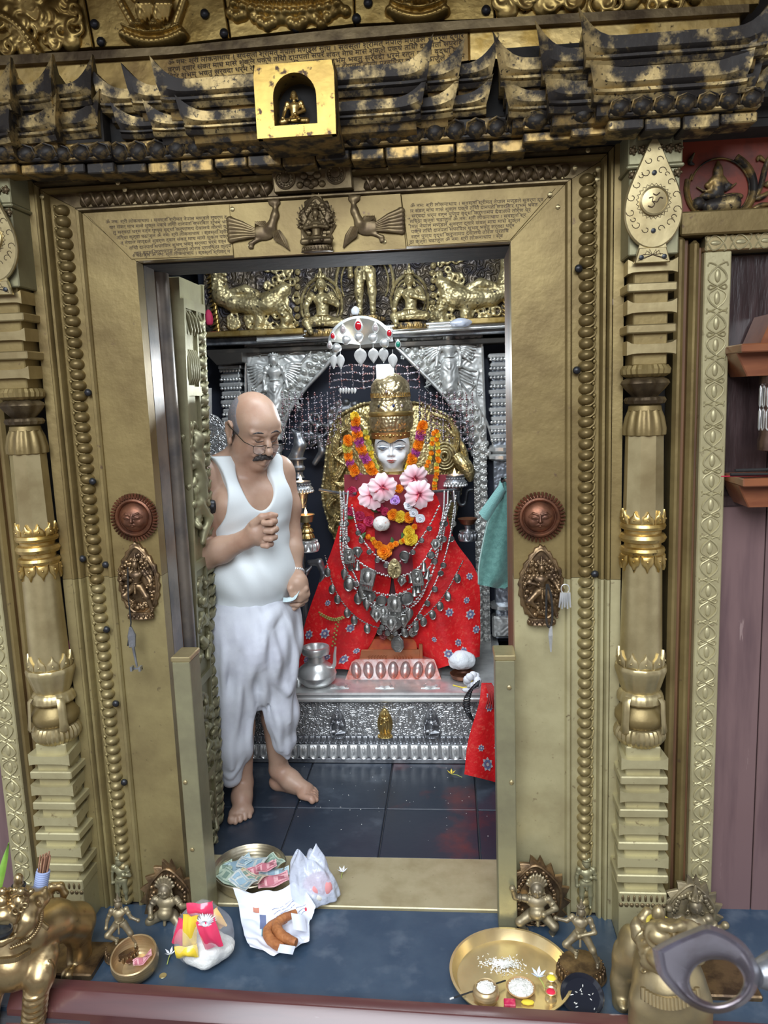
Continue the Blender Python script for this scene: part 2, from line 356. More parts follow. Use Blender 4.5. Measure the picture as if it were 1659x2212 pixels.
def relax(vs, fs, it=2, lam=.5):
    vs = vs.copy(); n = len(vs)
    for _ in range(it):
        acc = np.zeros_like(vs); cnt = np.zeros(n)
        for k in range(4):
            a, b = fs[:, k], fs[:, (k+1) % 4]
            for dst, s_ in ((a, b), (b, a)):
                for ax in range(3): acc[:, ax] += np.bincount(dst, weights=vs[s_, ax], minlength=n)
                cnt += np.bincount(dst, minlength=n)
        vs += lam*(acc/np.maximum(cnt, 1)[:, None]-vs)
    return vs, fs
def rotm(axis, deg): return np.array(Matrix.Rotation(math.radians(deg), 3, axis))
# ================================================================ the setting
XL, XR, ZT, XC = -.875, .175, 2.0, -.35
fl = obj('floor', MB().box(-1.7, 1.6, -.46, 2.1, -.06, -.012), m_grout, kind='structure'); tag(fl, 'dark stone floor of the shrine and its front step')
def tile(x0, x1, y0, y1, m, z=0.): obj('tile', MB().box(x0+.0025, x1-.0025, y0+.0025, y1-.0025, z-.03, z, .003), m, fl)
xs = [-1.345, -.99, -.638, -.283, .072, .427]; ys = [.263, .584, .96]
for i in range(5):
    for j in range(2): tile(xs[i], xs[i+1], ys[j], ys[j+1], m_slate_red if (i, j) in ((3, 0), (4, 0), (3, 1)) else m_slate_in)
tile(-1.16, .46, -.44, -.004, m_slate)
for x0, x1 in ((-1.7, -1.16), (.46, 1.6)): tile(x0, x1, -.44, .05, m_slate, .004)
obj('sill_plate', MB().box(XL, XR, -.002, .261, -.02, .006, .003), m_sill, fl, label='brass threshold plate')
bm_ = MB(); a = math.radians(-1.9)
prof = [(0, .042), (.004, .046), (.036, .046), (.040, .044), (.072, .012), (.075, .008), (.075, -.02), (.090, -.03), (.092, -.16), (.0, -.16)]
b0, b1 = PZ(240, 2119, .046), PZ(1330, 2188, .046)
ring = lambda X: [(X, b0[1]+(b1[1]-b0[1])*(X-b0[0])/(b1[0]-b0[0])-q[0], q[1]) for q in prof][::-1]
bm_.loft([ring(-1.22), ring(1.3)]); obj('trim_1', bm_, m_beam, kind='structure', label='long maroon wooden beam along the front of the step')
obj('ground', MB().box(-4, 4, -6, -.36, -.6, -.55), M('paving_stone', (.16, .15, .14), 0, .7, (.1, .095, .09), 6), kind='structure')
obj('roof', MB().loft([[(x, -1.42, 2.80), (x, -1.42, 2.88), (x, .3, 3.25), (x, .3, 3.15)][::-1] for x in (-4, 4)]), m_wood_brown, kind='structure', label='dark eaves of the temple roof above the front')
obj('wall_unseen_opposite', MB().box(-9, 9, -7.2, -7, -.6, 4.2), M('courtyard_brick', (.20, .10, .07), 0, .8, (.13, .07, .05), 7), kind='structure')  # unseen wall behind the camera, put in to darken reflections on the front
# shrine room
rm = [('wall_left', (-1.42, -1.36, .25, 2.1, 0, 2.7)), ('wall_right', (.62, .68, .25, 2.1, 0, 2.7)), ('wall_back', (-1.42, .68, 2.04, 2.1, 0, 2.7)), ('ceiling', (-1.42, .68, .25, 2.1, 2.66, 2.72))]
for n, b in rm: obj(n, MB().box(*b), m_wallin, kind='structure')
wf = obj('wall_front', MB().box(-2.3, XL-.13, .05, .25, -.05, 3.2).box(XR+.13, 1.7, .05, .25, -.05, 3.2).box(XL-.13, XR+.13, .05, .25, ZT+.06, 3.2), m_black, kind='structure')
tag(wf, 'dark timber front wall behind the gilded casing')
# lattice-like rows of small metal tacks in the dark slots next to the columns
tk = MB()
for X0, X1 in ((.452, .472), (-1.172, -1.152)):
    for k in range(60):
        for x in (X0, X1): tk.box(x-.006, x+.006, .036, .052, .55+k*.026, .562+k*.026, .003)
obj('lattice_tack', tk, m_copper, wf, kind='stuff')
# ---------------------------------------------------------------- door casing (trim_2): mitred left jamb, lintel, right jamb with mouldings
tc_ = T('trim_2', 'brass-clad door casing with beaded moulding round the shrine doorway', None, (XC, 0, 0), kind='structure')
def casing(name, prof, m, jm=None, z0=0.):
    """prof: [(u on jamb, u on lintel, depth)] closed outline"""
    for side in ('L', 'T', 'R'):
        mb = MB(); g = .0008
        if side == 'T': r = [[(XL-p[0]+g, p[2], ZT+p[1]) for p in prof], [(XR+p[0]-g, p[2], ZT+p[1]) for p in prof]]
        else:
            x = lambda p: XL-p[0] if side == 'L' else XR+p[0]
            zj = 1.085 if side == 'L' else 1.06; lo = [[(x(p), p[2], z0) for p in prof], [(x(p), p[2], zj) for p in prof]]; lo = lo[::-1] if side == 'R' else lo
            obj(name+'_foot', MB().loft(lo), m_brass_mid if side == 'L' else m_brass_pale, tc_); r = [[(x(p), p[2]+.0006, zj+.0012) for p in prof], [(x(p), p[2]+.0006, ZT+p[1]-g) for p in prof]]
            if side == 'R': r = r[::-1]
        obj(name + ('_head' if side == 'T' else '_side'), mb.loft(r), (jm or m) if side != 'T' else m, tc_)
def rect(u0, u1, v0, v1, d, b=.05): return [(u0, v0, b), (u0, v0, d), (u1, v1, d), (u1, v1, b)]
casing('face_board', rect(0, .145, 0, .138, 0), m_brass)
casing('inner_fillet', [(.145, .138, .05), (.145, .138, -.006), (.150, .142, -.013), (.158, .146, -.013), (.163, .152, -.004), (.163, .152, .05)], m_brass_dark, m_brass)
casing('bead_channel', rect(.163, .238, .152, .192, .004), m_brass_dark, m_brass)
casing('middle_fillet', [(.238, .192, .05), (.238, .192, -.012), (.243, .196, -.022), (.250, .202, -.022), (.254, .208, -.012), (.254, .208, .05)], m_brass)
casing('outer_fillet', [(.254, .208, .05), (.254, .208, -.018), (.259, .212, -.03), (.265, .218, -.03), (.269, .222, -.02), (.269, .222, .05)], m_brass_dark, m_brass)
casing('outer_band', [(.269, .222, .05), (.269, .222, -.024), (.296, .25, -.028), (.296, .25, .05)], m_dark_metal, m_brass)  # head is blackish metal, darkened further for the shade under the cornice
# beads up both jambs
def dome_mesh(rx, ry, rz, n=12, m=5):
    b = MB()
    rings = [[(rx*cos(t)*cos(2*pi*k/n), -ry*sin(t), rz*cos(t)*sin(2*pi*k/n)) for k in range(n)] for t in np.linspace(0, pi/2*.96, m)]
    b.loft(rings); return b
bd = dome_mesh(.021, .026, .0165, 16, 6); bd.tube([(-.024, .0, .013), (-.025, -.006, .004), (-.021, -.009, -.008), (-.010, -.013, -.0155), (.004, -.012, -.0165)], [.002, .003, .0035, .003, .001], 6)
bd.ball((-.022, -.004, .012), (.006, .006, .006), 8, 4)
bme = mk('bead', bd.v, bd.f, 50); bme_p = bme.copy(); bme.materials.append(m_brass); bme_p.materials.append(m_brass_mid)
for sx, X in ((1, XL-.202), (-1, XR+.202)):
    for k in range(71):
        o = link('bead', bme if k > 34 else bme_p, None, tc_, (X, .004, .012+k*.0305)); o.scale = (sx*RNG.uniform(.93, 1.05), RNG.uniform(.9, 1.1), RNG.uniform(.95, 1.05)); o.rotation_euler = (0, RNG.uniform(-.08, .08), 0)
# slanting leaves along the lintel
lf = MB()
lf.loft([[(x+.5*z, -y, z) for x, y, z in r] for r in ([(.019*cos(t), 0, .0165*sin(t)) for t in np.linspace(0, 2*pi, 13)[:-1]], [(.015*cos(t), .009, .013*sin(t)) for t in np.linspace(0, 2*pi, 13)[:-1]], [(.006*cos(t)+.003, .013, .005*sin(t)) for t in np.linspace(0, 2*pi, 13)[:-1]])])
lf.tube([(-.026, -.002, .014), (-.012, -.011, .012), (-.003, -.012, -.004), (.002, -.006, -.017)], [.002, .004, .004, .0015], 6)
lme = mk('leaf', lf.v, lf.f, 50); m_lint = M('lintel_leaf_brass', (.27, .20, .10), .65, .42, (.13, .09, .05), 14, .42, .62)
for k in range(42):
    X = XL-.13+k*.0322
    if abs(X-XC) > .125: link('leaf', lme, m_lint, tc_, (X, .004, ZT+.171), scale=(1, 1.15, 1.15))
# screws and nails that hold the sheets
sm = MB().lathe([(.0065, 0), (.0065, .002), (.004, .0035), (.0005, .0036)], (0, 0, 0), 10, ax=1); sm.box(-.005, .005, -.0042, -.0034, -.0009, .0009); sme = mk('screw', sm.v, sm.f)
for x, y, yy in [(255, 395, -.03), (270, 410, -.022), (455, 390, -.022), (1270, 325, -.028), (1242, 363, -.022), (1217, 385, -.0), (1292, 366, -.028), (1290, 388, -.028), (540, 530, -.006), (830, 522, -.006), (502, 452, -.006), (1205, 447, -.0), (1188, 420, -.006), (91, 425, -.028), (1100, 1485, -.092), (1105, 1690, -.092), (400, 1690, -.092), (415, 1835, -.092), (640, 385, -.022), (1100, 362, -.022)]:
    link('screw', sme, m_brass_plain, tc_, P(x, y, yy))
nm = MB().ball((0, 0, 0), (.011, .009, .011), 10, 6); nme = mk('nail_head', nm.v, nm.f)
for x, y in [(190, 848), (1250, 580), (1285, 1240), (228, 1220), (1246, 800), (178, 1207), (230, 1360), (200, 1040), (268, 1690), (250, 1520)]: link('nail_head', nme, m_iron, tc_, P(x, y, -.012))
# short brass-clad stop posts at the foot of each jamb
for nm_, x0, x1 in (('stop_post', -.829, -.776), ('stop_post', .113, .168)):
    tp = T(nm_, 'short brass-clad post standing against the left jamb' if x0 < 0 else 'short brass-clad post standing against the right jamb', 'post', ((x0+x1)/2, -.045, 0), kind='thing')
    obj('casing_sheet', MB().box(x0, x1, -.09, .0 if x0 < 0 else -.001, 0, .846, .002), m_brass_green, tp)
    obj('cap_plate', MB().box(x0-.003, x1+.003, -.093, .0 if x0 < 0 else -.001, .846, .862, .003), m_brass_plain, tp)
# reveals and door leaf
rv = T('trim_3', 'dull metal-clad reveals inside the doorway', None, (XC, .1, 0), kind='structure')
obj('reveal_board', MB().box(XL-.05, XL+.001, .052, .13, 0, ZT+.06), m_reveal, rv)
obj('reveal_strip', MB().box(XL-.06, XL-.012, .13, .17, 0, ZT+.06), m_wood_brown, rv)
obj('hinge_post', MB().lathe([(.036, 0), (.036, ZT+.06)], (XL-.020, .205, 0), 16), m_reveal, rv)
obj('hinge_strip', MB().box(XL-.06, XL-.004, .238, .262, 0, ZT+.06), m_wood_brown, rv)
obj('reveal_board', MB().box(XR-.0, XR+.05, .052, .25, 0, ZT+.06), m_wood_brown, rv)
obj('head_reveal', MB().box(XL-.05, XR+.05, .052, .25, ZT-.004, ZT+.06), m_black, rv)
dl = T('door_1', 'open embossed brass door leaf seen almost edge-on behind the left jamb', None, (-.885, .27, 0), kind='structure')
def lx(z): return -.912+.033*z      # the leaf leans a little
def leaf_box(name, y0, y1, z0, z1, t0, t1, m, c=.002):
    mb = MB().box(0, 1, y0, y1, z0, z1, c); mb.v = [(lx(z)+t0+(t1-t0)*x, y, z) for x, y, z in mb.v]; return obj(name, mb, m, dl)
leaf_box('leaf_board', .268, .494, .0, 1.995, -.035, 0, m_brass_green)
leaf_box('edge_strip', .488, .502, .0, 2.0, -.04, .006, m_brass_green)
leaf_box('stile', .268, .285, .0, 1.93, 0, .012, m_brass_green); leaf_box('stile', .395, .408, .0, 1.93, 0, .010, m_brass_green)
for z in (1.90, 1.62, 1.03, .62, .25): leaf_box('rail', .285, .49, z, z+.03, 0, .011, m_brass_green)
lb = dome_mesh(.03, .02, .022); lb.tube([(-.03, .0, -.02), (-.01, -.012, .0), (.0, -.02, .018), (.03, -.006, .022)], [.004, .006, .005, .002], 6)
lbm = mk('leaf_knop', [(-y, x, z) for x, y, z in lb.v], lb.f, 50)
for k in range(44): link('leaf_knop', lbm, m_brass_green, dl, (lx(.03+k*.0425)+.002, .448, .03+k*.0425), scale=RNG.uniform(.9, 1.1))
fl_ = mk('flute', *(lambda q: (q.v, q.f))(MB().tube([(0, 0, 0), (.006, 0, -.03), (.006, 0, -.09), (0, 0, -.115)], [.004, .009, .008, .003], 8)), 60)
for k in range(5): link('flute', fl_, m_brass_green, dl, (lx(1.8)+.004, .295+k*.021, 1.77)); link('flute', fl_, m_silver_dark, dl, (lx(1.88)+.004, .30+k*.032, 1.895), rot=(.5, 0, 0), scale=.75)
rp = S()                              # tangle of embossed figures and foliage down the panel
for (z, n) in ((1.33, 46), (.85, 34), (.45, 30), (.12, 16)):
    hz = .24 if z > 1 else .17
    for k in range(n):
        c = V(lx(z)+.006, RNG.uniform(.295, .40), z+RNG.uniform(-hz, hz)*.8); d = unit(RNG.normal(size=3)*V(.3, 1, 1))*RNG.uniform(.012, .035); rp.chain([c, c+d, c+d+np.cross(V(1, 0, 0), d)*.7], [.011, .009, .004], .006)
rp.ell((lx(1.43)+.014, .35, 1.47), (.022, .026, .034), .01).cap((lx(1.3)+.01, .35, 1.42), (lx(1.3)+.01, .36, 1.28), .024, .028, .02).cap((lx(1.3)+.02, .32, 1.4), (lx(1.3)+.03, .37, 1.33), .012, .010).cap((lx(1.3)+.015, .33, 1.26), (lx(1.2)+.03, .38, 1.2), .018, .014).cap((lx(1.3)+.03, .38, 1.2), (lx(1.2)+.012, .35, 1.12), .014, .010)
obj('embossed_figures', rp.mesh(.0035), m_brass_green, dl, 180)
kb = T('ring_knob', 'black iron door knob with ring end on the open door leaf', 'door knob', P(458, 1095, .46), kind='thing'); kp = wloc(kb)
obj('rose', MB().lathe([(.034, -.03), (.036, -.006), (.028, .0), (.024, .014), (.013, .022), (.011, .03), (.014, .033), (.008, .036), (.008, .05)], (kp[0], kp[1], kp[2]), 16, ax=0), m_iron, kb)
obj('ring', MB().lathe([(.013, -.006), (.022, -.006), (.024, 0), (.022, .006), (.013, .006), (.0115, 0), (.013, -.006)], (kp[0]+.062, kp[1]-.004, kp[2]+.008), 20, ax=1, cap=False), m_iron, kb)
obj('shank', MB().tube([(kp[0]+.03, kp[1], kp[2]), (kp[0]+.045, kp[1]-.003, kp[2]+.004)], .006, 8), m_iron, kb)
# ---------------------------------------------------------------- engraved lintel plates
def plate(name, pix, Y, d, m, parent, c=.002):
    pts = [P(x, y, Y) for x, y in pix]; mb = MB().prism([(q[0], q[2]) for q in pts], Y, Y+d, c); return obj(name, mb, m, parent)
ip = plate('inscription_plate', [(283, 560), (190, 467), (497, 437), (505, 552)], -.003, .003, m_brass, tc_); ip['label'] = 'inscribed lintel plate left of the peacocks'
ip2 = plate('inscription_plate', [(880, 532), (866, 421), (1200, 407), (1103, 519)], -.003, .003, m_brass, tc_); ip2['label'] = 'inscribed lintel plate right of the peacocks'
pc = plate('peacock_plate', [(505, 557), (494, 441), (866, 418), (878, 537)], -.006, .006, m_brass, tc_)
dv = "ॐ नमः श्री लोकनाथाय । स्वस्ति श्रीमत् नेपाल मण्डले सुवर्ण द्वार संवत् माघ मासे शुक्ल पक्षे तिथौ दानपति सपरिवार शुभम् भवतु सर्वदा धर्म रत्न पुण्य वृद्धि करुणामय देवालये तोरण प्रतिष्ठा कृत्वा चढाजुल "
try: dfont = bpy.data.fonts.load(bpy.utils.system_resource('DATAFILES', path='fonts/NotoSansDevanagari-Regular.woff2'))
except Exception: dfont = None
def text_lines(name, rows, Y, m, parent, tilt=0.):
    """rows: [(x0,y0,x1,y1,cap height px)] baselines in the photograph; letters cut as thin proud strokes"""
    vs, fs = [], []; pos = 0
    for (x0, y0, x1, y1, hpx) in rows:
        a, b = P(x0, y0, Y), P(x1, y1, Y); L = np.linalg.norm(b-a); hz = hpx*.00121
        cu = bpy.data.curves.new('tmp', 'FONT'); n = int(L/hz/.53); s_ = (dv*6)[pos:pos+n]; pos = (pos+n) % len(dv); cu.body = s_; cu.size = hz*1.15; cu.resolution_u = 1
        if dfont: cu.font = dfont
        o = bpy.data.objects.new('tmp', cu); COL.objects.link(o); bpy.context.view_layer.update()
        me = o.to_mesh(); co = np.array([v.co[:] for v in me.vertices]) if len(me.vertices) else np.zeros((0, 3)); ff = [tuple(p.vertices) for p in me.polygons]
        if len(co):
            u = unit(b-a); k = L/max(co[:, 0].max(), 1e-6); up = V(0, -sin(tilt)*-1, cos(tilt)) if tilt else V(0, 0, 1)
            q = a + co[:, :1]*min(k, 1.25)*u + co[:, 1:2]*up; base = len(vs); vs += list(q); fs += [tuple(i+base for i in f) for f in ff]
        o.to_mesh_clear(); bpy.data.objects.remove(o); bpy.data.curves.remove(cu)
    if vs: obj(name, (np.array(vs), fs), m, parent, 0)
text_lines('lettering', [(228+8*k if k < 5 else 262+14*(k-4), 483+11.3*k, 492+1.2*k, 472+10.3*k, 9) for k in range(7)] + [(288, 555, 497, 546, 9)], -.0042, m_ink, ip)
text_lines('lettering', [(886-.2*k, 448+11.2*k, 1174-12.5*k, 434+11.2*k, 9) for k in range(8)], -.0042, m_ink, ip2)
# rosette block above the peacocks
rb = plate('rosette_plate', [(592, 415), (584, 358), (757, 347), (762, 405)], -.034, .03, m_brass_dark, tc_, .003)
ro = MB(); ro.lathe([(.028, 0), (.028, .004), (.024, .006), (.022, .003), (.013, .003), (.012, .008), (.006, .010), (.0, .011)], (0, 0, 0), 24, ax=1)
for k in range(14): ro.ball((.0175*cos(2*pi*k/14), -.004, .0175*sin(2*pi*k/14)), (.0035, .003, .0035), 6, 4)
rom = mk('rosette', ro.v, ro.f, 50)
for x, y in ((616, 386), (725, 375)): link('rosette', rom, m_brass_dark, rb, P(x, y, -.034))
fo = MB(); q = P(671, 383, -.036)
for dx, dz, r in ((0, .018, .016), (-.018, .004, .011), (.018, .004, .011), (-.01, -.014, .012), (.01, -.014, .012), (-.03, -.018, .010), (.03, -.018, .010), (-.026, .02, .007), (.026, .02, .006), (0, -.022, .009)): fo.ball((q[0]+dx, q[1], q[2]+dz), (r, .008, r*.9), 10, 6)
obj('leaf_boss', fo, m_brass_dark, rb, 60)
# peacocks
def peacock(cx, cy, s, flip, label):
    o = P(cx, cy, -.006); k = s/62*.074*flip; kz = s/62*.074; m_pk = m_lint; A = lambda x, z, y=.004: V(o[0]+x*k, o[1]-y, o[2]+z*kz)
    t = T('peacock_relief', label, 'relief bird', o, 'peacock reliefs on the lintel')
    S1 = S(); S1.ell(A(0, 0), (.55*kz, .007, .34*kz), .008).chain([A(.35, .2), A(.55, .7), A(.6, 1.15)], [.014, .009, .006], .012).ell(A(.55, 1.22), (.017, .007, .011), .006).cap(A(.55, 1.22), A(.28, 1.33), .005, .002, .004).cap(A(.62, 1.25), A(.8, 1.42), .005, .002, .003)
    for j in range(2): S1.chain([A(-.35+j*.15, -.28), A(-.62+j*.1, -.42), A(-.65+j*.1, -.6)], .004, .004)
    obj('body', S1.mesh(.0022), m_pk, t, 180)
    wg = MB()
    for (x0, z0, x1, z1) in ((-.05, .1, -.35, .5), (.45, -.1, .8, -.75)):
        for j in range(6):
            u = j/5; wg.tube([A(x0+u*.25, z0+.15, .008), A((x0+x1)/2+u*.4-.1, (z0+z1)/2+.1, .012), A(x1+u*.3, z1-.05-.25*(1-u)*(1 if z1 > 0 else -1), .006)], [.003, .005, .002], 5)
    obj('wing', wg, m_pk, t, 60); tl = MB()
    for j in range(6):
        u = j/5; e = A(-1.45, .62-u*.85, .006); tl.tube([A(-.35, .15-u*.3, .008), A(-.9, .42-u*.6, .01), e], [.003, .006, .008], 6); tl.ball(e, (.011, .006, .009), 8, 5)
    obj('tail', tl, m_pk, t, 60)
peacock(570, 503, 53, 1, 'embossed peacock with raised neck left of the lintel deity'); peacock(795, 492, 53, -1, 'embossed peacock with raised neck right of the lintel deity')
# ================================================================ columns
def zz(y, x=1395, Y=-.05): return P(x, y, Y)[2]
PX, PY = .523, -.055
pl = T('column', 'gilded shrine column right of the doorway with stacked tiers, octagonal shaft and lotus vase', 'column', (PX, PY, 0), 'gilded columns beside the doorway', 'thing')
def sq(name, hw, y0, y1, m=m_brass_plain, c=.003, flare=0., par=pl, hd=None):
    z1, z0 = zz(y0), zz(y1); hd = hd or hw; mb = MB()
    if flare:   # slab with upturned, flared corners
        n = 10; rings = []
        for i in range(n+1):
            u = -1+2*i/n; e = abs(u)**6*flare; rings.append([(PX+hw*u, PY-hd*(.86+.14*1), z0-e*.5), (PX+hw*u, PY-hd, z1+e), (PX+hw*u*.82, PY+hd, z1+.012), (PX+hw*u*.82, PY+hd, z0)][::-1])
        mb.loft(rings)
    else: mb.box(PX-hw, PX+hw, PY-hd, PY+hd, z0, z1, c)
    return obj(name, mb, m, par)
def lz(name, prof, m=m_brass_plain, n=32, rib=None, sm_=35, ph=0.):
    return obj(name, MB().lathe([(r, zz(y)) for r, y in prof], (PX, PY, 0), n, rib=rib, ph=ph), m, pl, sm_)
sq('capital_block', .066, 283, 372, m_brass_green, hd=.066); sq('capital_band', .070, 372, 380, m_brass_green); sq('capital_block', .062, 380, 560, m_brass_green)
fb = MB().ball((0, 0, 0), (.009, .006, .009), 8, 5)
for k in range(5): fb.ball((.008*cos(2*pi*k/5), -.002, .008*sin(2*pi*k/5)), .004, 6, 4)
fbm = mk('flower_boss', fb.v, fb.f, 60)
for k in range(6):
    for y in (342, 392): link('flower_boss', fbm, m_brass_dark, pl, (PX-.055+k*.022, PY-.068 if y < 380 else PY-.064, zz(y)))
sq('neck', .044, 540, 790, m_brass)
for k, y in enumerate((575, 617, 660, 704, 746)): sq('tier_slab', .062, y, y+19, m_brass_plain, flare=.009 if k % 2 == 0 else 0, hd=.06)
lz('ribbed_ring', [(.04, 787), (.056, 789), (.063, 798), (.061, 808), (.05, 814), (.04, 816)], m_brass, 96, (24, .035))
lz('lotus_dish', [(.045, 815), (.058, 822), (.061, 828), (.05, 840), (.036, 852), (.03, 858)], m_brass_dark, 64, (8, .07))
lz('ribbed_ring', [(.036, 856), (.05, 858), (.054, 864), (.05, 871), (.04, 873)], m_brass_dark, 64, (16, .03)); lz('neck_ring', [(.036, 872), (.042, 876), (.044, 886)], m_brass)
lz('petal_capital', [(.042, 884), (.050, 900), (.056, 925), (.055, 938), (.046, 941)], m_brass, 96, (12, .05))
lz('shaft', [(.050, 938), (.052, 1040), (.054, 1125)], m_brass_plain, 8, sm_=20, ph=pi/8)
def crown(name, y0, y1, r, n=10, m=m_gold):   # leafed band: pointed leaves round the shaft
    mb = MB(); z0, z1 = zz(y0), zz(y1)
    for k in range(n):
        a = 2*pi*(k+.5)/n; d = pi/n*.92; A = lambda t, u, rr: (PX+rr*cos(a+t*d), PY+rr*sin(a+t*d), z1+(z0-z1)*u)
        sh = [(-1, 0), (-1, .35), (-.8, .55), (-.35, .7), (0, 1), (.35, .7), (.8, .55), (1, .35), (1, 0)]
        mb.loft([[A(t, u, r-.001) for t, u in sh], [A(t, u, r+.004) for t, u in sh], [A(t*.6, .12+u*.66, r+.0075) for t, u in sh]])
        mb.ball(A(0, .35, r+.007), .0035, 6, 4)
    obj(name, mb, m, pl, 50)
crown('leaf_crown', 1098, 1128, .052)
lz('collar', [(.050, 1124), (.058, 1127), (.061, 1133), (.058, 1139), (.05, 1142), (.049, 1148), (.058, 1151), (.063, 1158), (.058, 1166), (.049, 1169), (.049, 1176), (.057, 1179), (.060, 1185), (.057, 1192), (.05, 1195)], m_gold, 40)
lz('lower_shaft', [(.052, 1190), (.054, 1280), (.058, 1432)], m_brass_plain, 32, sm_=60); crown('leaf_crown', 1228, 1192, .054); crown('leaf_crown', 1398, 1432, .058, 10, m_brass_plain)
lz('lotus_bowl', [(.05, 1430), (.068, 1431), (.071, 1436), (.070, 1442), (.064, 1456), (.055, 1478), (.050, 1486), (.04, 1487)], m_brass_plain, 96, (12, .018))
lz('vase_collar', [(.045, 1484), (.056, 1488), (.062, 1496), (.064, 1506), (.06, 1510), (.045, 1511)], m_brass_plain, 64, (20, .02))
lz('vase', [(.042, 1508), (.055, 1520), (.069, 1535), (.070, 1546), (.06, 1558), (.045, 1564)], m_brass, 32, sm_=60)
st = MB()                              # ribbons that hang over the vase shoulder
for a in (pi*1.5-.78, pi*1.5+.78, pi*.5-.78, pi*.5+.78):
    pts = [(.062, 1493), (.071, 1500), (.073, 1525), (.075, 1545), (.078, 1562), (.074, 1568)]; wd = (.010, .012, .012, .012, .015, .001)
    rings = []
    for (r, y), w2 in zip(pts, wd):
        c = V(PX+r*cos(a), PY+r*sin(a), zz(y)); t = V(-sin(a), cos(a), 0); n_ = V(cos(a), sin(a), 0); rings.append([c-t*w2, c-t*w2*.4+n_*.004, c+t*w2*.4+n_*.004, c+t*w2, c+t*w2*.3-n_*.003, c-t*w2*.3-n_*.003])
    obj('vase_ribbon', MB().loft(rings), m_brass_plain, pl, 40)
lz('ribbed_ring', [(.045, 1557), (.062, 1562), (.070, 1572), (.070, 1584), (.060, 1595), (.05, 1600)], m_brass_plain, 120, (30, .03))
sq('neck', .048, 1596, 1905, m_brass_pale)
for k in range(8):
    y = 1619+k*34.5; sq('tier_slab', .064+.0012*k, y, y+17, m_brass_pale, flare=.008 if k % 2 == 0 else 0, hd=.064)
sq('foot_band', .068, 1895, 1917, m_brass_pale); sq('foot_block', .066, 1915, 2045, m_brass_pale)
tb = MB()
for k in range(8): tb.ball((PX-.056+k*.016, PY-.068, zz(1907)), (.0045, .004, .011), 6, 4)
for k in range(9): tb.ball((PX-.06+k*.015, PY-.066, zz(1922)), (.007, .004, .007), 6, 4)
obj('band_beading', tb, m_brass_dark, pl, 60)
for k in range(14): t_ = pi*k/13; link('flower_boss', fbm, m_brass_plain, pl, (PX-.048*cos(t_)*(1-.35*sin(t_)), PY-.066, zz(2025)+.085*sin(t_)), scale=.9)
pl2 = cp(pl, None, (2*XC-PX, PY, 0), label='gilded shrine column left of the doorway with stacked tiers, octagonal shaft and lotus vase')
# pear-shaped engraved plaques hung on the column heads
def pear(n=40):
    out = []
    for k in range(n):
        t = 2*pi*k/n; x = .0785*sin(t)*(1-.52*(cos(t)*.5+.5)**2.2); z = .115*cos(t)-.01+.035*max(0, cos(t))**5; out.append((-x, z))
    return out
def plaque(c, label):
    t = T('pear_plaque', label, 'plaque', c, 'pear plaques on the columns')
    obj('leaf_plate', MB().prism([(c[0]+x, c[2]+z) for x, z in pear()], c[1]-.006, c[1]+.004, .004), m_brass_plain, t)
    obj('boss', MB().lathe([(.035, 0), (.035, .008), (.031, .010), (.03, .007), (.012, .009), (.0005, .010)], (c[0], c[1]-.006, c[2]-.012), 28, ax=1), m_brass_plain, t)
    b0 = MB().prism([(c[0]-.044, c[2]-.158), (c[0]+.044, c[2]-.158), (c[0]+.034, c[2]-.122), (c[0]-.034, c[2]-.122)], c[1]-.005, c[1]+.006, .003).prism([(c[0]-.034, c[2]-.122), (c[0]+.034, c[2]-.122), (c[0]+.03, c[2]-.105), (c[0]-.03, c[2]-.105)], c[1]-.003, c[1]+.004)
    obj('lotus_tab', b0, m_brass_plain, t)
    ln = MB()
    def curl(x, z, s, a0, n=9):
        ln.tube([(c[0]+x+s*(1-.09*k)*cos(a0+.6*k)*.5, c[1]-.0065, c[2]+z+s*(1-.09*k)*sin(a0+.6*k)*.5) for k in range(n)], .0009, 4)
    for sx in (-1, 1):
        for x, z, s in ((.012, .085, .02), (.018, .058, .024), (.04, .03, .022), (.053, -.0, .022), (.055, -.035, .024), (.04, -.065, .024), (.018, -.078, .02), (.03, .05, .014), (.048, -.052, .016), (.012, .11, .01)): curl(sx*x, z, s, 0 if sx > 0 else pi)
        for k in range(5): ln.tube([(c[0], c[1]-.0055, c[2]-.14), (c[0]+sx*(.008+.007*k), c[1]-.0055, c[2]-.14+.014*cos(k*.7)), (c[0]+sx*.032*sin(.35*k+.3), c[1]-.0055, c[2]-.14)], .0008, 4)
    for k in range(24): a = 2*pi*k/24; ln.tube([(c[0]+.037*cos(a), c[1]-.0065, c[2]-.012+.037*sin(a)), (c[0]+.043*cos(a+.13), c[1]-.0065, c[2]-.012+.043*sin(a+.13)), (c[0]+.037*cos(a+.26), c[1]-.0065, c[2]-.012+.037*sin(a+.26))], .0007, 4)
    om = [[(-.014, .006), (-.004, .008), (-.006, -.002), (.0, -.008), (-.006, -.016), (-.016, -.012)], [(-.004, -.002), (.006, -.004), (.012, .006), (.02, .004)], [(-.004, .016), (.004, .012), (.012, .018)]]
    for p_ in om: ln.tube(bez([(c[0]+x, c[1]-.0158, c[2]-.012+z) for x, z in p_], 10), .0013, 5)
    obj('chased_line', ln, m_ink, t, 0, kind='stuff')
    for x, z in ((0, .055), (0, -.082), (-.028, -.145), (.028, -.145)): nh = MB().lathe([(.006, 0), (.006, .003), (.002, .0045)], (c[0]+x, c[1]-.006, c[2]+z), 10, ax=1); obj('nail', nh, m_iron, t)
q = P(1411, 425, -.135); plaque(q, 'pear-shaped gilt plaque engraved with a sign on the right column head')
plaque(V(2*XC-q[0], q[1], q[2]), 'pear-shaped gilt plaque cut by the left edge on the left column head')
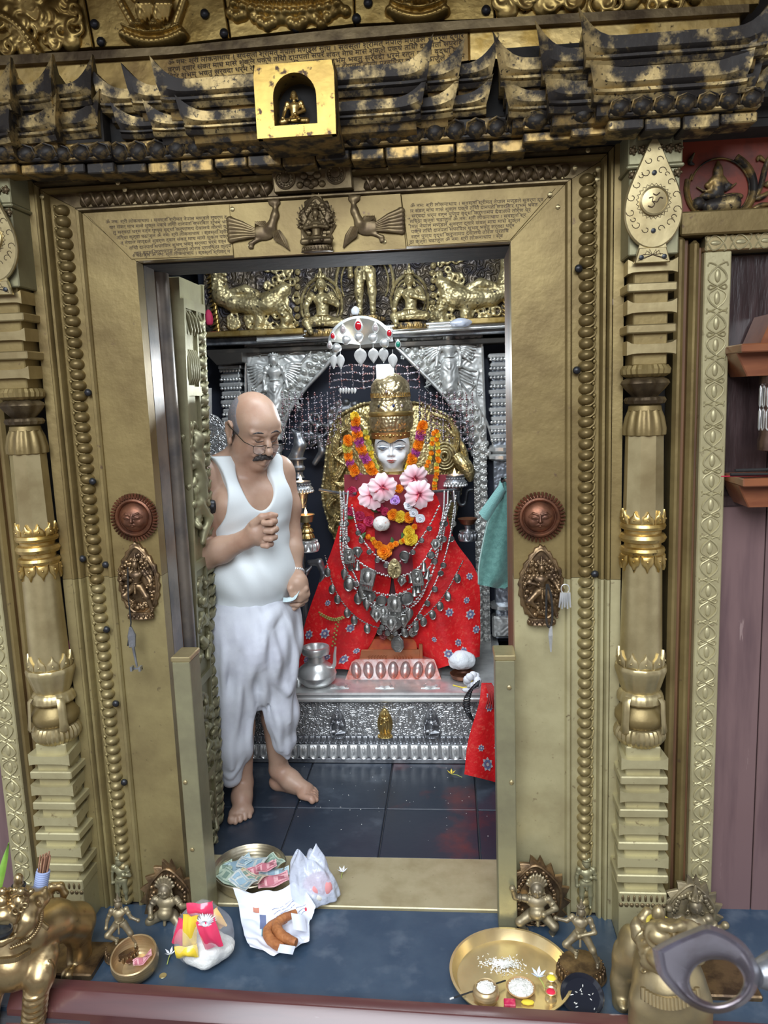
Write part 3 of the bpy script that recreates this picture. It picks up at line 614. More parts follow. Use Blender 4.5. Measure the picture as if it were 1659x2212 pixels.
# ================================================================ side doors
m_wood_dk = M('dark_varnished_wood', (.028, .016, .016), 0, .3, (.05, .03, .03), 30, stretch=(1, 1, .15), coat=.3, bump=('noise', 60, .5, .006))
for sx in (1, -1):
    X = lambda a: XC+sx*(a-XC)
    def bx_(mb, a, b, y0, y1, z0, z1, c=.003): return mb.box(min(X(a), X(b)), max(X(a), X(b)), y0, y1, z0, z1, c)
    fr = T('door_%d' % (2 if sx > 0 else 3), 'side door with brass frame and plain maroon boards at the %s of the front' % ('right' if sx > 0 else 'left'), None, (X(.8), .0, 0), kind='structure')
    m1 = m_brass
    obj('frame_ridge', bx_(MB(), .603, .628, -.03, .05, .0, 1.985, .009), m1, fr); obj('frame_ridge', bx_(MB(), .644, .668, -.02, .05, 0, 1.975, .009), m1, fr)
    obj('frame_groove', bx_(MB(), .628, .644, .0, .05, 0, 1.98), m_wood_brown, fr); obj('frame_groove', bx_(MB(), .668, .682, .01, .05, 0, 1.96), m_wood_brown, fr)
    obj('vine_strip', bx_(MB(), .682, .752, -.012, .05, 0, 1.945, .003), m_brass_pale, fr)
    obj('head_board', bx_(MB(), .612, 1.3, -.035, .05, 1.985, 2.045, .004), m_brass, fr); obj('head_vine_strip', bx_(MB(), .682, 1.3, -.016, .05, 1.945, 1.985, .003), m_brass_plain, fr)
    obj('head_ridge', bx_(MB(), .65, 1.3, -.025, .05, 1.99, 2.01, .005), m_brass, fr)
    # chased vine of paired buds down the strip
    vb = MB()
    for s2 in (-1, 1):
        vb.tube(bez([(0, 0, -.026), (s2*.021, -.001, -.012), (s2*.017, -.002, .006), (0, -.001, .022)], 8), .0022, 5); vb.tube(bez([(s2*.004, -.001, .024), (s2*.02, -.001, .03), (s2*.024, -.001, .022)], 5), .002, 4); vb.tube(bez([(s2*.004, -.001, -.028), (s2*.018, -.001, -.034), (s2*.022, -.001, -.026)], 5), .002, 4)
    vb.ball((0, 0, -.002), (.0075, .004, .016), 8, 6); vm = mk('vine_bud', vb.v, vb.f, 60)
    for k in range(30): link('vine_bud', vm, m_brass_pale, fr, (X(.717), -.0125, .10+k*.0615), rot=(0, 0 if k % 2 else pi, 0), scale=1.08)
    for k in range(7): link('vine_bud', vm, m_brass_pale, fr, (X(.71+k*.064), -.0165, 1.965), rot=(0, pi/2, 0), scale=.85)
    for k in range(5): obj('door_board', bx_(MB(), .756+k*.13, .883+k*.13, .03, .052, 0, 1.27, .002), m_wood_red, fr); obj('upper_panel', bx_(MB(), .756+k*.13, .884+k*.13, .042, .056, 1.27, 1.94, .002), m_wood_dk, fr)
    obj('mid_rail', bx_(MB(), .752, 1.4, .022, .052, 1.255, 1.285, .003), m_wood_dk, fr)
# red lacquer panel over the right door, with gilt deity on a lion and leafy scroll
pr = obj('trim_4', MB().box(.60, 1.35, .0, .052, 2.045, 2.36, .002), m_redpanel, kind='structure', label='red lacquer panel above the right side door')
obj('trim_5', MB().box(-2.1, -1.3, .0, .052, 2.045, 2.36, .002), m_redpanel, kind='structure', label='red lacquer panel above the left side door')
c = P(1562, 405, -.004)
rd = T('roundel_relief', 'gilt relief of a seated deity on a lion inside a ring on red lacquer', 'relief', c)
s1 = S(); A = lambda x, y: P(x, y, -.006)
s1.chain([A(1551, 350), A(1551, 362)], [.004, .009], .006).ell(A(1551, 372), (.013, .010, .017), .006).ell(A(1550, 410), (.017, .013, .025), .012).ell(A(1550, 390), (.022, .01, .012), .01)
s1.chain([A(1543, 388), A(1528, 400), A(1535, 408)], [.007, .006, .005], .005).chain([A(1560, 388), A(1576, 402), A(1568, 408)], [.007, .006, .005], .005).ell(A(1582, 425), (.028, .012, .010), .008).ell(A(1530, 423), (.022, .012, .010), .008)
s1.chain([A(1532, 412), A(1518, 412), A(1506, 404)], .0025, .003).chain([A(1568, 412), A(1582, 402), A(1590, 396)], .0025, .003)
obj('deity', s1.mesh(.002), m_gold_black, rd, 180)
s2 = S(); s2.cap(A(1535, 448), A(1580, 440), .020, .024, .012).ell(A(1508, 440), (.017, .016, .017), .008).cap(A(1535, 455), A(1530, 466), .008, .006, .006).cap(A(1578, 452), A(1582, 464), .010, .007, .006).chain([A(1590, 440), A(1595, 450), A(1592, 462)], .004, .004)
obj('lion', s2.mesh(.002), m_gold_worn, rd, 180)
rg = MB()
for r0, r1, t0, t1, tr in ((74, 70, -1.1, 1.9, .010), (64, 62, -1.2, 2.0, .003), (76, 74, 1.2, 3.4, .006), (70, 68, 1.3, 3.6, .003), (64, 64, 3.4, 5.1, .0025)):
    rg.tube([A(1556+(r0+(r1-r0)*k/16)*cos(t0+(t1-t0)*k/16), 406+(r0+(r1-r0)*k/16)*sin(t0+(t1-t0)*k/16)) for k in range(17)], tr, 6)
obj('ring_moulding', rg, m_gold_black, rd, 60)
sc_v = MB()
for p_, r in (([(1612, 455), (1640, 410), (1655, 355), (1668, 330)], .006), ([(1615, 460), (1640, 445), (1668, 440)], .006), ([(1622, 432), (1645, 425), (1665, 412)], .006), ([(1650, 400), (1668, 395)], .007), ([(1630, 465), (1622, 475), (1608, 472), (1612, 460)], .006), ([(1655, 350), (1640, 340), (1636, 348)], .005), ([(1500, 330), (1490, 350), (1500, 356)], .005)):
    sc_v.tube(bez([A(*q) for q in p_], 10), [r*(.4+.9*sin(pi*k/10)) for k in range(11)], 6)
obj('leaf_scroll', sc_v, m_gold_black, rd, 60, kind='stuff')
# wooden shelf brackets, lantern and incense on the right door
def shelf(y0, y1, label):
    a, b = P(1580, y0, -.05), P(1575, y1, -.05); t = T('wall_shelf', label, 'shelf', (1.0, -.05, b[2]), 'wooden brackets on the right door')
    obj('board', MB().box(a[0], 1.35, -.13, .03, b[2], b[2]+.022, .003), m_shelf, t)
    obj('apron', MB().prism([(a[0]+.03, b[2]-.06), (1.35, b[2]-.06), (1.35, b[2]), (a[0]+.002, b[2])], -.09, .03, .003), m_shelf, t); return t
t_ = shelf(690, 765, 'upper varnished wooden bracket shelf on the right maroon door'); z = P(1575, 700, -.05)[2]
obj('gable', MB().prism([(.80, z-.055), (1.3, z-.055), (1.3, z+.02), (.83, z+.02)], -.10, .03, .003), m_shelf, t_)
shelf(1085, 1045, 'lower varnished wooden bracket shelf holding incense on the right maroon door')
q = P(1650, 975, -.06); ln = T('hanging_lantern', 'tarnished metal lantern with slotted sides cut by the right edge', 'lantern', q); hz = P(1650, 800, -.06)[2]-q[2]
obj('body', MB().lathe([(.03, 0), (.045, .004), (.046, .03*hz/.2), (.043, hz*.2), (.043, hz*.82), (.047, hz*.84), (.047, hz*.93), (.035, hz)], (q[0]+.03, q[1], q[2]), 24), M('lantern_metal', (.20, .13, .10), .8, .35, (.1, .06, .05), 20, bump=('noise', 60, .2, .004)), ln)
sl = MB()
for k in range(9):
    a = pi+2*pi*k/18
    for zf in (.3, .58): sl.tube([(q[0]+.03+.0445*cos(a+dx), q[1]+.0445*sin(a+dx), q[2]+hz*(zf+dz)) for dx, dz in ((-.09, 0), (-.09, .2), (0, .23), (.09, .2), (.09, 0), (0, -.03), (-.09, 0))], .002, 5)
obj('slot_frame', sl, m_silver, ln, 60)
for k, (x0, y0, y1, m, lab) in enumerate(((1588, 1016, 1013, m_black, 'upper black incense stick lying on the lower bracket shelf'), (1578, 1025, 1024, m_black, 'lower black incense stick lying on the lower bracket shelf'), (1558, 1029, 1027, M('red_stick', (.55, .02, .06), 0, .5), 'thin red incense stick jutting from the lower bracket shelf'))):
    a, b = P(x0, y0, -.13), P(1690, y1, -.10); o = obj('incense_stick', MB().tube([a, b], .0042 if k < 2 else .0015, 6), m, None, 60); tag(o, lab, 'incense')
# ================================================================ cornice: stepped gilt eaves
def eave(name, x0, x1, Y, zb, zt, horn, parent, m, hl=True, hr=True, dy=.09, slope=.35):
    """one length of eave: moulded fascia with a concave upper edge that sweeps up into a horn at either end"""
    n = max(10, int((x1-x0)/.015)); L = x1-x0; rings = []; H_ = zt-zb
    for i in range(n+1):
        t = i/n; t = .5-.5*cos(pi*t); x = x0+L*t; hw = min(.085, L*.48)
        e = (max(0, 1-(x-x0)/hw)**3.6 if hl else 0)+(max(0, 1-(x1-x)/hw)**3.6 if hr else 0); fl = e*horn; o_ = (-e*.018 if x < (x0+x1)/2 else e*.018); yy = Y-e*.012
        rings.append([(x, yy+.012, zb-.002), (x, yy+.004, zb+H_*.16), (x, yy+.012, zb+H_*.18), (x, yy+.001, zb+H_*.26), (x, yy+.001, zb+H_*.36), (x, yy+.010, zb+H_*.40), (x+o_*.4, yy-.002, zb+H_*.55+fl*.35), (x+o_, yy-.004, zt+fl), (x+o_, yy+.006, zt+fl+.001), (x, Y+.03+dy*.2, zt+.006+fl*.55), (x, Y+dy, zt+.02+fl*.1), (x, Y+dy, zb)][::-1])
    obj('shaded_eave_lip', MB().loft([[(x, Y+.022, zb+.002), (x, Y+.03, zb-H_*.35), (x, Y+.05, zb-H_*.5), (x, Y+dy, zb-H_*.5), (x, Y+dy, zb+.002)][::-1] for x in (x0+.012, x1-.012)]), m_gold_black, parent, 40)  # lip coloured black to stand for the shade under the eave
    return obj(name, MB().loft(rings), m, parent, 30)
cn = T('trim_6', 'tiered blackened gilt cornice with upturned horned corners above the doorway', None, (XC, -.1, 2.2), kind='structure')
obj('cornice_core', MB().box(-2.0, 1.3, -.095, .06, 2.245, 2.40).box(-2.2, P(225, 300, -.14)[0], -.14, .05, 2.25, 2.36).box(P(1095, 300, -.16)[0], 1.5, -.16, .05, 2.27, 2.42), m_black, cn)
def seg(tier, x0, x1, Y, yt, yb, xref, horn, m, hl=True, hr=True):
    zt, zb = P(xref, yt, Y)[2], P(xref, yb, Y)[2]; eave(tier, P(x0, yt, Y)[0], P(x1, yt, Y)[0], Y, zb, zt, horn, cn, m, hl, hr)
W1, W2 = m_gold_worn, m_gold_black
# centre: three nested steps, upper and lower tier
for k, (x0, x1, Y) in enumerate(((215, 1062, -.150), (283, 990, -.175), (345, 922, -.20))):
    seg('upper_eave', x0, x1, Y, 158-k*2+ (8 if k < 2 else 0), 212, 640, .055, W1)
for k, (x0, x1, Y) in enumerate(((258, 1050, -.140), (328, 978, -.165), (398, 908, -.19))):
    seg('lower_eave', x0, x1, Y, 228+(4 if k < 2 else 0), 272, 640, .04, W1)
# over the right column
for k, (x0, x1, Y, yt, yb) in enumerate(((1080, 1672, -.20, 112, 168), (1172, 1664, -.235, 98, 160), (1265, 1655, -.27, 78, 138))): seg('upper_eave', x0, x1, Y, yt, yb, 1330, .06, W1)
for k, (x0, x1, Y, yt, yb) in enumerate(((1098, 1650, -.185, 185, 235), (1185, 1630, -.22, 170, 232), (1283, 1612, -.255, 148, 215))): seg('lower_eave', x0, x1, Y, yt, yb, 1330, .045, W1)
# over the left column
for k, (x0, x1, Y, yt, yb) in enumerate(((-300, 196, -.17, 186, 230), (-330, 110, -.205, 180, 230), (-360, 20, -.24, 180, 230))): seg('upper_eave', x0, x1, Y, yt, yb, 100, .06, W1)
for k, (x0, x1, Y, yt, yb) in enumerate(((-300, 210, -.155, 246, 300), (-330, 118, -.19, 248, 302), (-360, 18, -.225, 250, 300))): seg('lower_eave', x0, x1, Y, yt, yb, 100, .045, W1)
# lotus-petal ledge: overlapping petals, each a piece
pt = MB(); pt.loft([[(x, -y, z) for x, y, z in r] for r in ([(.028*cos(t), 0, .024*sin(t)) for t in np.linspace(0, 2*pi, 13)[:-1]], [(.025*cos(t), .012, .021*sin(t)) for t in np.linspace(0, 2*pi, 13)[:-1]], [(.014*cos(t), .019, .013*sin(t)-.003) for t in np.linspace(0, 2*pi, 13)[:-1]], [(.004*cos(t), .021, .004*sin(t)-.004) for t in np.linspace(0, 2*pi, 13)[:-1]])])
pt.tube([(-.027, -.004, -.012), (-.022, -.014, .012), (0, -.017, .021), (.022, -.014, .012), (.027, -.004, -.012)], .0035, 6); ptm = mk('lotus_petal', pt.v, pt.f, 50)
def ledge(x0, x1, Y, yt, yb, xref, m, sl=True):
    a, b = P(x0, yt, Y)[0], P(x1, yt, Y)[0]; zt, zb = P(xref, yt, Y)[2], P(xref, yb, Y)[2]; h = zt-zb
    obj('ledge_board', MB().box(a, b, Y+.005, Y+.12, zb, zt+.006, .004), m, cn); n = max(1, round((b-a)/.052))
    for k in range(n): link('lotus_petal', ptm, m, cn, (a+(k+.5)*(b-a)/n, Y+.006, zb+h*.5), scale=((b-a)/n/.056, 1, h/.046))
    if sl:
        n = max(1, round((b-a)/.09))
        for k in range(n): obj('ledge_slat', MB().box(a+k*(b-a)/n+.002, a+(k+1)*(b-a)/n-.002, Y+.018+.004*(k % 2), Y+.1, zb-.026-.004*(k % 3), zb-.003, .003), m, cn)
ledge(232, 1140, -.125, 283, 322, 640, W2); ledge(1130, 1245, -.165, 236, 275, 1190, W2); ledge(1235, 1330, -.195, 226, 262, 1280, W2); ledge(1316, 1648, -.235, 212, 250, 1330, m_gold_worn)
ledge(110, 236, -.15, 312, 345, 170, W2); ledge(30, 120, -.17, 312, 346, 80, W2); ledge(-250, 22, -.19, 308, 345, 0, W2)
# soffit coloured black to stand for the shade under the ledge
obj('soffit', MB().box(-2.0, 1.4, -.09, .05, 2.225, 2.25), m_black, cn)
# niche box with a small gilt Buddha over the lintel
nb = T('niche_box', 'small gilt box shrine with an arched niche at the middle of the cornice', 'niche', P(640, 300, -.26)); a, b = P(555, 300, -.27), P(720, 128, -.27)
x0, x1, z0, z1 = a[0], b[0], a[2], b[2]; cx = (x0+x1)/2; nb_ = MB(); zi, zs, hw = z0+.026, z1-.075, (x1-x0)*.27
arch = [(cx+hw, zi)] + [(cx+hw*cos(t), zs+.053*sin(t)) for t in np.linspace(0, pi, 15)] + [(cx-hw, zi)]
out_ = []                              # outer points matched to the arch so the front is one plate with a hole
for (x, z) in arch:
    d = V(x-cx, z-(zi+zs)/2); k = min((x1-cx)/max(abs(d[0]), 1e-6), (z1-(zi+zs)/2 if d[1] > 0 else (zi+zs)/2-z0)/max(abs(d[1]), 1e-6)); out_.append((cx+d[0]*k, (zi+zs)/2+d[1]*k))
n = len(arch); Yn = -.27
vs = [(x, Yn, z) for x, z in out_] + [(x, Yn, z) for x, z in arch] + [(x, Yn+.07, z) for x, z in arch]; fs = []
for k in range(n-1): fs += [(k, k+1, n+k+1, n+k), (n+k, n+k+1, 2*n+k+1, 2*n+k)]
fs += [(n-1, 0, n, 2*n-1), (2*n-1, n, 2*n, 3*n-1)]
nb_.add(vs, [f[::-1] for f in fs]); m_niche = M('niche_gilt', (.44, .30, .08), .85, .38, (.30, .19, .055), 9, .42, .66, col3=(.05, .03, .02), sc3=40, lo3=.58, hi3=.66, bump=('noise', 30, .2, .005))
# corners of the front plate
nb_.add([(x0, Yn, z0), (x1, Yn, z0), (x1, Yn, z1), (x0, Yn, z1), (x0, Yn+.02, z0), (x1, Yn+.02, z0), (x1, Yn+.02, z1), (x0, Yn+.02, z1)], [(0, 4, 5, 1), (1, 5, 6, 2), (2, 6, 7, 3), (3, 7, 4, 0)])
obj('front_plate', nb_, m_niche, nb); obj('box_side', MB().box(x0+.001, x0+.012, Yn+.004, Yn+.16, z0, z1).box(x1-.012, x1-.001, Yn+.004, Yn+.16, z0, z1).box(x0, x1, Yn+.004, Yn+.16, z1-.012, z1-.001).box(x0, x1, Yn+.004, Yn+.16, z0+.001, z0+.012), m_gold_black, nb)
obj('niche_back', MB().box(x0+.01, x1-.01, Yn+.07, Yn+.09, z0+.01, z1-.01), m_black, nb)
# sloping inscribed band and the gilt relief plates over the cornice
bd_ = T('trim_7', 'long gilt band with engraved lines of script above the cornice', None, (XC, -.05, 2.4), kind='structure')
def strip(name, pts, Y, d, m, par): # free polygon plate in the front plane
    q = [P(x, y, Y) for x, y in pts]; return obj(name, MB().prism([(v[0], v[2]) for v in q], Y, Y+d, .003), m, par)
strip('script_plate', [(190, 200), (190, 128), (1012, 52), (1014, 130), (900, 150), (360, 190)], -.075, .05, M('script_brass', (.36, .25, .09), .85, .4, (.2, .13, .05), 8, .42, .62, bump=('noise', 50, .2, .004)), bd_)
text_lines('lettering', [(362, 140+15*k, 700, 108+14*k, 12) for k in range(4)] + [(700, 110+14*k, 1004, 80+15*k, 12) for k in range(4)], -.0775, m_ink, bd_)
strip('plain_band', [(1014, 130), (1013, 52), (1600, 18), (1600, 100)], -.075, .05, m_gold, bd_); strip('plain_band', [(-80, 215), (-80, 145), (190, 128), (190, 200)], -.075, .05, m_gold, bd_)
strip('roll_moulding', [(-80, 146), (-80, 124), (380, 100), (760, 58), (1240, 28), (1620, 8), (1620, 26), (1013, 62), (360, 118)], -.095, .07, m_brass_dark, bd_)
tp_ = T('trim_8', 'gilt relief plates along the top of the front', None, (XC, -.05, 2.5), kind='structure')
for pts in ([(-80, 130), (-80, -90), (165, -90), (200, 102)], [(204, 102), (168, -90), (470, -90), (495, 82), (380, 98)], [(498, 82), (474, -90), (760, -90), (765, 52)], [(768, 52), (763, -90), (1066, -90), (1068, 40)], [(1072, 40), (1070, -90), (1660, -90), (1640, 8)]): strip('relief_plate', pts, -.07, .05, m_repousse, tp_)
for x, y in ((204, 52), (218, 90), (442, 30), (484, 72), (770, 40), (795, 6), (640, 60), (1050, 22)): link('rivet', nme, m_brass_dark, tp_, P(x, y, -.075), scale=1.1)
bs = S()                               # raised cloud scrolls and lotus cushions
def blob(x, y, r, d=.02, ry=None): c = P(x, y, -.072); bs.ell(c, (r, d, ry or r), .0035 if r < .03 else .008)
for x, y, r in ((135, 15, .03), (142, 50, .028), (155, 88, .028), (120, 90, .018), (110, 30, .03), (70, 10, .05), (20, 20, .05), (95, 60, .02), (40, 60, .03), (60, 110, .026), (10, 105, .02), (1095, 20, .03), (1085, -5, .028), (1130, -4, .02), (1180, 2, .04), (1240, 0, .03), (1300, 2, .03), (1360, -4, .03), (1430, -6, .03), (1500, -5, .02), (1420, -14, .04)): blob(x, y, r)
for k in range(12): t = k/11; blob(10+80*t, 40+80*t-15*sin(pi*t), .013, .03)
for cx_, cy_, w_ in ((335, 82, 62), (620, 18, 110), (902, 30, 58)):
    for k in range(13): t = -1+2*k/12; blob(cx_+w_*t, cy_+16-18*t*t, .016, .034, .013)
    for k in range(5): t = -1+2*k/4; blob(cx_+w_*.75*t, cy_-2-10*t*t, .026, .03, .012)
for cx_, cy_, w_ in ((335, 66, 60), (620, 2, 112), (902, 14, 56)):
    for k in range(26): t = -1+2*k/25; blob(cx_+w_*t, cy_+16-16*t*t, .0055, .045)
for sd in (-1, 1):
    for j in range(4): bs.chain([P(332+sd*(6+7*j), -30, -.085), P(332+sd*(8+9*j), 10, -.1), P(330+sd*(7+8*j), 44, -.09)], [.006, .007, .003], .004); bs.chain([P(902+sd*(6+7*j), -60, -.085), P(902+sd*(8+9*j), -20, -.1), P(900+sd*(7+8*j), 2, -.09)], [.006, .007, .003], .004)
for k in range(34): q = P(RNG.uniform(-10, 170), RNG.uniform(-20, 110), -.085); bs.tor(q, RNG.uniform(.010, .02), .006, (RNG.normal()*.3, -1, 0), .004)
for k in range(30): q = P(RNG.uniform(1080, 1500), RNG.uniform(-40, 12), -.085); bs.tor(q, RNG.uniform(.010, .022), .006, (RNG.normal()*.3, -1, 0), .004)
for k in range(20): blob(500+13*k, 38+9*sin(k*1.3)+ (10 if 3 < k < 16 else -8), .015, .022)
for k in range(8): blob(262+5*k, 5+9*k, .011, .02); blob(398-3*k, 5+9*k, .012, .02); blob(852+3*k, 2+3*k, .009, .018); blob(958-3*k, 2+3*k, .009, .018)
for fx, fy in ((312, 62), (345, 62), (885, 14), (918, 12)):
    blob(fx, fy, .016, .05, .012); blob(fx, fy-26, .015, .035, .03)
    for j in range(4): blob(fx-7+5*j, fy+7, .0045, .056, .006)
for x, y, r in ((332, 20, .05), (332, -20, .07), (902, -20, .05), (620, -12, .12)): blob(x, y, r, .022, r*.6)
obj('relief_work', bs.mesh(.003), m_repousse, tp_, 180)
# ================================================================ cast and embossed deities
POSE = {
 'lotus': dict(hip=(.09, 0, .13), legs=[((-.31, -.10, .09), (.12, -.19, .10)), ((.31, -.10, .09), (-.12, -.20, .08))], pel=(0, 0, .15), ch=(0, 0, .47), sh=(.17, .54), hd=.72, rr=.080),
 'ease': dict(hip=(.09, 0, .13), legs=[((-.26, -.10, .11), (-.20, -.16, -.04)), ((.29, -.08, .09), (-.06, -.19, .08))], pel=(0, 0, .15), ch=(.02, 0, .46), sh=(.16, .53), hd=.70, rr=.078),
 'stand': dict(hip=(.06, 0, .48), legs=[((-.075, -.02, .26), (-.075, 0, .03)), ((.075, -.02, .26), (.075, 0, .03))], pel=(0, 0, .49), ch=(0, 0, .69), sh=(.125, .75), hd=.865, rr=.056),
 'dance': dict(hip=(.06, 0, .44), legs=[((-.21, -.08, .30), (-.06, -.06, .17)), ((.17, -.05, .27), (.24, 0, .03))], pel=(-.02, 0, .45), ch=(-.01, 0, .65), sh=(.125, .71), hd=.825, rr=.056),
 'wrath': dict(hip=(.09, 0, .34), legs=[((-.26, -.08, .27), (-.17, 0, .05)), ((.24, -.10, .22), (.22, -.02, .03))], pel=(0, -.02, .36), ch=(0, 0, .56), sh=(.17, .60), hd=.76, rr=.075),
}
ARM0 = {'lotus': [(-1, (-.25, -.03, .36), (-.02, -.16, .26)), (1, (.25, -.03, .36), (.04, -.16, .25))], 'ease': [(-1, (-.25, -.02, .36), (-.24, -.14, .22)), (1, (.25, -.05, .38), (.06, -.15, .44))],
 'stand': [(-1, (-.17, .0, .58), (-.16, -.05, .44)), (1, (.18, 0, .58), (.08, -.1, .62))], 'dance': [(-1, (-.22, -.02, .60), (-.06, -.12, .58)), (1, (.22, -.02, .58), (.27, -.08, .48))], 'wrath': [(-1, (-.32, 0, .62), (-.36, -.06, .80)), (1, (.27, -.05, .48), (.08, -.16, .46))]}
def deity_sdf(Pt, h, pose, arms=None, extra=(), crown=True, lean=0., skirt=False, head=1., flames=False, bust=False):
    D = POSE[pose]; s = S(); r = D['rr']*h; k = .03*h; sx, szz = D['sh']; hd = D['hd']
    if not bust:
        for i, (kn, ft) in enumerate(D['legs']):
            hp = ((-1, 1)[i]*D['hip'][0], D['hip'][1], D['hip'][2]); s.chain([Pt(*hp), Pt(*kn), Pt(*ft)], [r*1.15, r*.85, r*.5], k)
            s.cap(Pt(*ft), Pt(ft[0]+(.03 if pose == 'lotus' else 0), ft[1]-.07, ft[2]-.012), r*.5, r*.42, k*.5)
            if pose in ('stand', 'dance', 'wrath'): s.tor(Pt(ft[0], ft[1], ft[2]+.04), r*.55, r*.16, (0, 0, 1), k*.3)
        s.ell(Pt(*D['pel']), (r*1.75, r*1.35, r*1.1), k)
    s.cap(Pt(*D['pel']), Pt(D['ch'][0], D['ch'][1], D['ch'][2]-.03), r*1.15, r*1.35, k).ell(Pt(*D['ch']), (sx*h*.95, r*1.25, r*1.35), k)
    for sd in (-1, 1): s.ell(Pt(sd*sx, 0, szz), r*.78, k)
    s.cap(Pt(0, 0, szz), Pt(0, -.02, hd-.07), r*.55, r*.5, k*.6)
    R = r*1.02*head; zc = hd
    s.ell(Pt(0, -.015, zc), (R, R*1.05, R*1.28), k*.4).ell(Pt(0, -.015-R/h, zc-.01), (R*.16, R*.22, R*.35), k*.3)
    for sd in (-1, 1):
        s.ell(Pt(sd*R/h*.4, -.015-R/h*.82, zc+.008), (R*.22, R*.14, R*.12), k*.15).cap(Pt(sd*(R/h*1.02), 0, zc+.01), Pt(sd*(R/h*1.05), 0, zc-.08), R*.16, R*.22, k*.2)
        s.tor(Pt(sd*(R/h*1.12), -.02, zc-.085), R*.26, R*.09, (0, 1, 0), k*.1)
    s.cap(Pt(-R/h*.25, -.015-R/h*.93, zc-.06), Pt(R/h*.25, -.015-R/h*.93, zc-.06), R*.07, R*.07, k*.1)
    if crown:
        s.tor(Pt(0, 0, zc+.075*r/h/.056), R*.95, R*.2, (0, 0, 1), k*.2)
        for j in range(5):
            a = -pi/2+(j-2)*.62; s.cap(Pt(R/h*.95*cos(a), R/h*.95*sin(a), zc+.08*r/h/.056), Pt(R/h*.95*cos(a), R/h*.95*sin(a), zc+(.15 if j == 2 else .125)*r/h/.056), R*.3, R*.05, k*.15)
        s.cap(Pt(0, 0, zc+.07*r/h/.056), Pt(0, 0, zc+.19*r/h/.056), R*.62, R*.2, k*.2).ell(Pt(0, 0, zc+.215*r/h/.056), R*.17, k*.1)
    elif flames:
        for j in range(9):
            a = pi*(j+.5)/9; s.chain([Pt(R/h*.9*cos(a), .0, zc+.03+R/h*.9*sin(a)), Pt(R/h*1.5*cos(a), .0, zc+.05+R/h*1.7*sin(a)), Pt(R/h*1.5*cos(a)+.01, .0, zc+.05+R/h*2.2*sin(a))], [R*.32, R*.24, R*.04], k*.3)
        for sd in (-1, 1): s.ell(Pt(sd*R/h*.42, -R/h*1.02, zc+.01), R*.26, k*.1)
        s.ell(Pt(0, -R/h*1.0, zc-.05), (R*.6, R*.3, R*.25), k*.3); s.ell(Pt(0, -.07, D['pel'][2]+.06), (r*1.6, r*1.5, r*1.4), k)
    else: s.ell(Pt(0, 0, zc+.08), (R*.6, R*.6, R*.5), k*.5)
    for sd, el, hn in (ARM0[pose] if arms is None else arms):
        s.chain([Pt(sd*sx, 0, szz), Pt(*el), Pt(*hn)], [r*.72, r*.56, r*.44], k*.6).ell(Pt(*hn), r*.62, k*.4).tor(Pt(*(V(*el)*.5+V(sd*sx, 0, szz)*.5)), r*.62, r*.2, unit(V(*el)-V(sd*sx, 0, szz)), k*.15)
    for sd, el, hn in extra:
        s.chain([Pt(sd*sx*.9, .03, szz-.02), Pt(*el), Pt(*hn)], [r*.55, r*.45, r*.36], k*.5).ell(Pt(*hn), r*.55, k*.3)
        d = unit(V(*hn)-V(*el)); s.cap(Pt(*(V(*hn)-.02*d)), Pt(*(V(*hn)+.09*V(d[0], 0, abs(d[2])+.5))), r*.16, r*.22, k*.2)
    s.tor(Pt(0, -.03, szz-.035), r*1.25, r*.17, (0, -.75, .6), k*.2); s.tor(Pt(0, -.02, D['pel'][2]+.07), r*1.35, r*.2, (0, 0, 1), k*.2)
    if not bust: s.cap(Pt(0, -.10, D['pel'][2]+.05), Pt(0, -.13, D['pel'][2]-.10), r*.25, r*.35, k*.4)
    if skirt:
        for sd in (-1, 1): s.chain([Pt(sd*.09, .0, D['pel'][2]), Pt(sd*.13, .0, .25), Pt(sd*.17, .0, .08)], [r*.5, r*.4, r*.25], k)
        s.cap(Pt(0, 0, .44), Pt(0, .0, .10), r*1.5, r*1.75, k)
    return s
def lotus_base(mb, c, rx, ry, h, n=26):
    mb.lathe([(1., 0), (1.04, h*.12), (.97, h*.2), (.86, h*.5), (.9, h*.85), (.86, h), (0.001, h)], (0, 0, 0), 36)
    k0 = len(mb.v)-7*36
    for i in range(k0, len(mb.v)): x, y, z = mb.v[i]; mb.v[i] = (c[0]+x*rx, c[1]+y*ry, c[2]+z)
    for k in range(n):
        a = 2*pi*k/n; w_ = pi*(rx+ry)/2/n*.8; mb.ball((c[0]+rx*.93*cos(a), c[1]+ry*.93*sin(a), c[2]+h*.42), (w_, w_, h*.36), 6, 5)
        mb.ball((c[0]+rx*.9*cos(a), c[1]+ry*.9*sin(a), c[2]+h*.92), w_*.45, 5, 3)
    return mb
def flame_plate(c, w_, h, y, d=.01, n=17, teeth=.016):
    """pointed oval back plate with a flaming edge and a bead rim"""
    mb = MB(); o = []
    for k in range(n*4):
        t = 2*pi*k/(n*4); e = (0, .35, .8, 1.25)[k % 4]*teeth if sin(t) > -.75 else 0; x = (w_+e)*cos(t)*(1-.25*max(0, sin(t))**3); z = (h+e)*(sin(t)+.12*max(0, sin(t))**7); o.append((c[0]+x, c[2]+z))
    mb.prism(o, y-d, y, .003); rim = []
    for k in range(40): t = 2*pi*k/40; rim.append((c[0]+w_*.9*cos(t)*(1-.25*max(0, sin(t))**3), y-d, c[2]+h*.9*(sin(t)+.12*max(0, sin(t))**7)))
    mb.tube(rim+rim[:1], .0045, 6)
    for q in range(36):
        t = 2*pi*q/36; rr = RNG.uniform(.6, .82); mb.ball((c[0]+w_*rr*cos(t), y-d, c[2]+h*rr*sin(t)), (.009, .007, .009), 6, 4)
    return mb
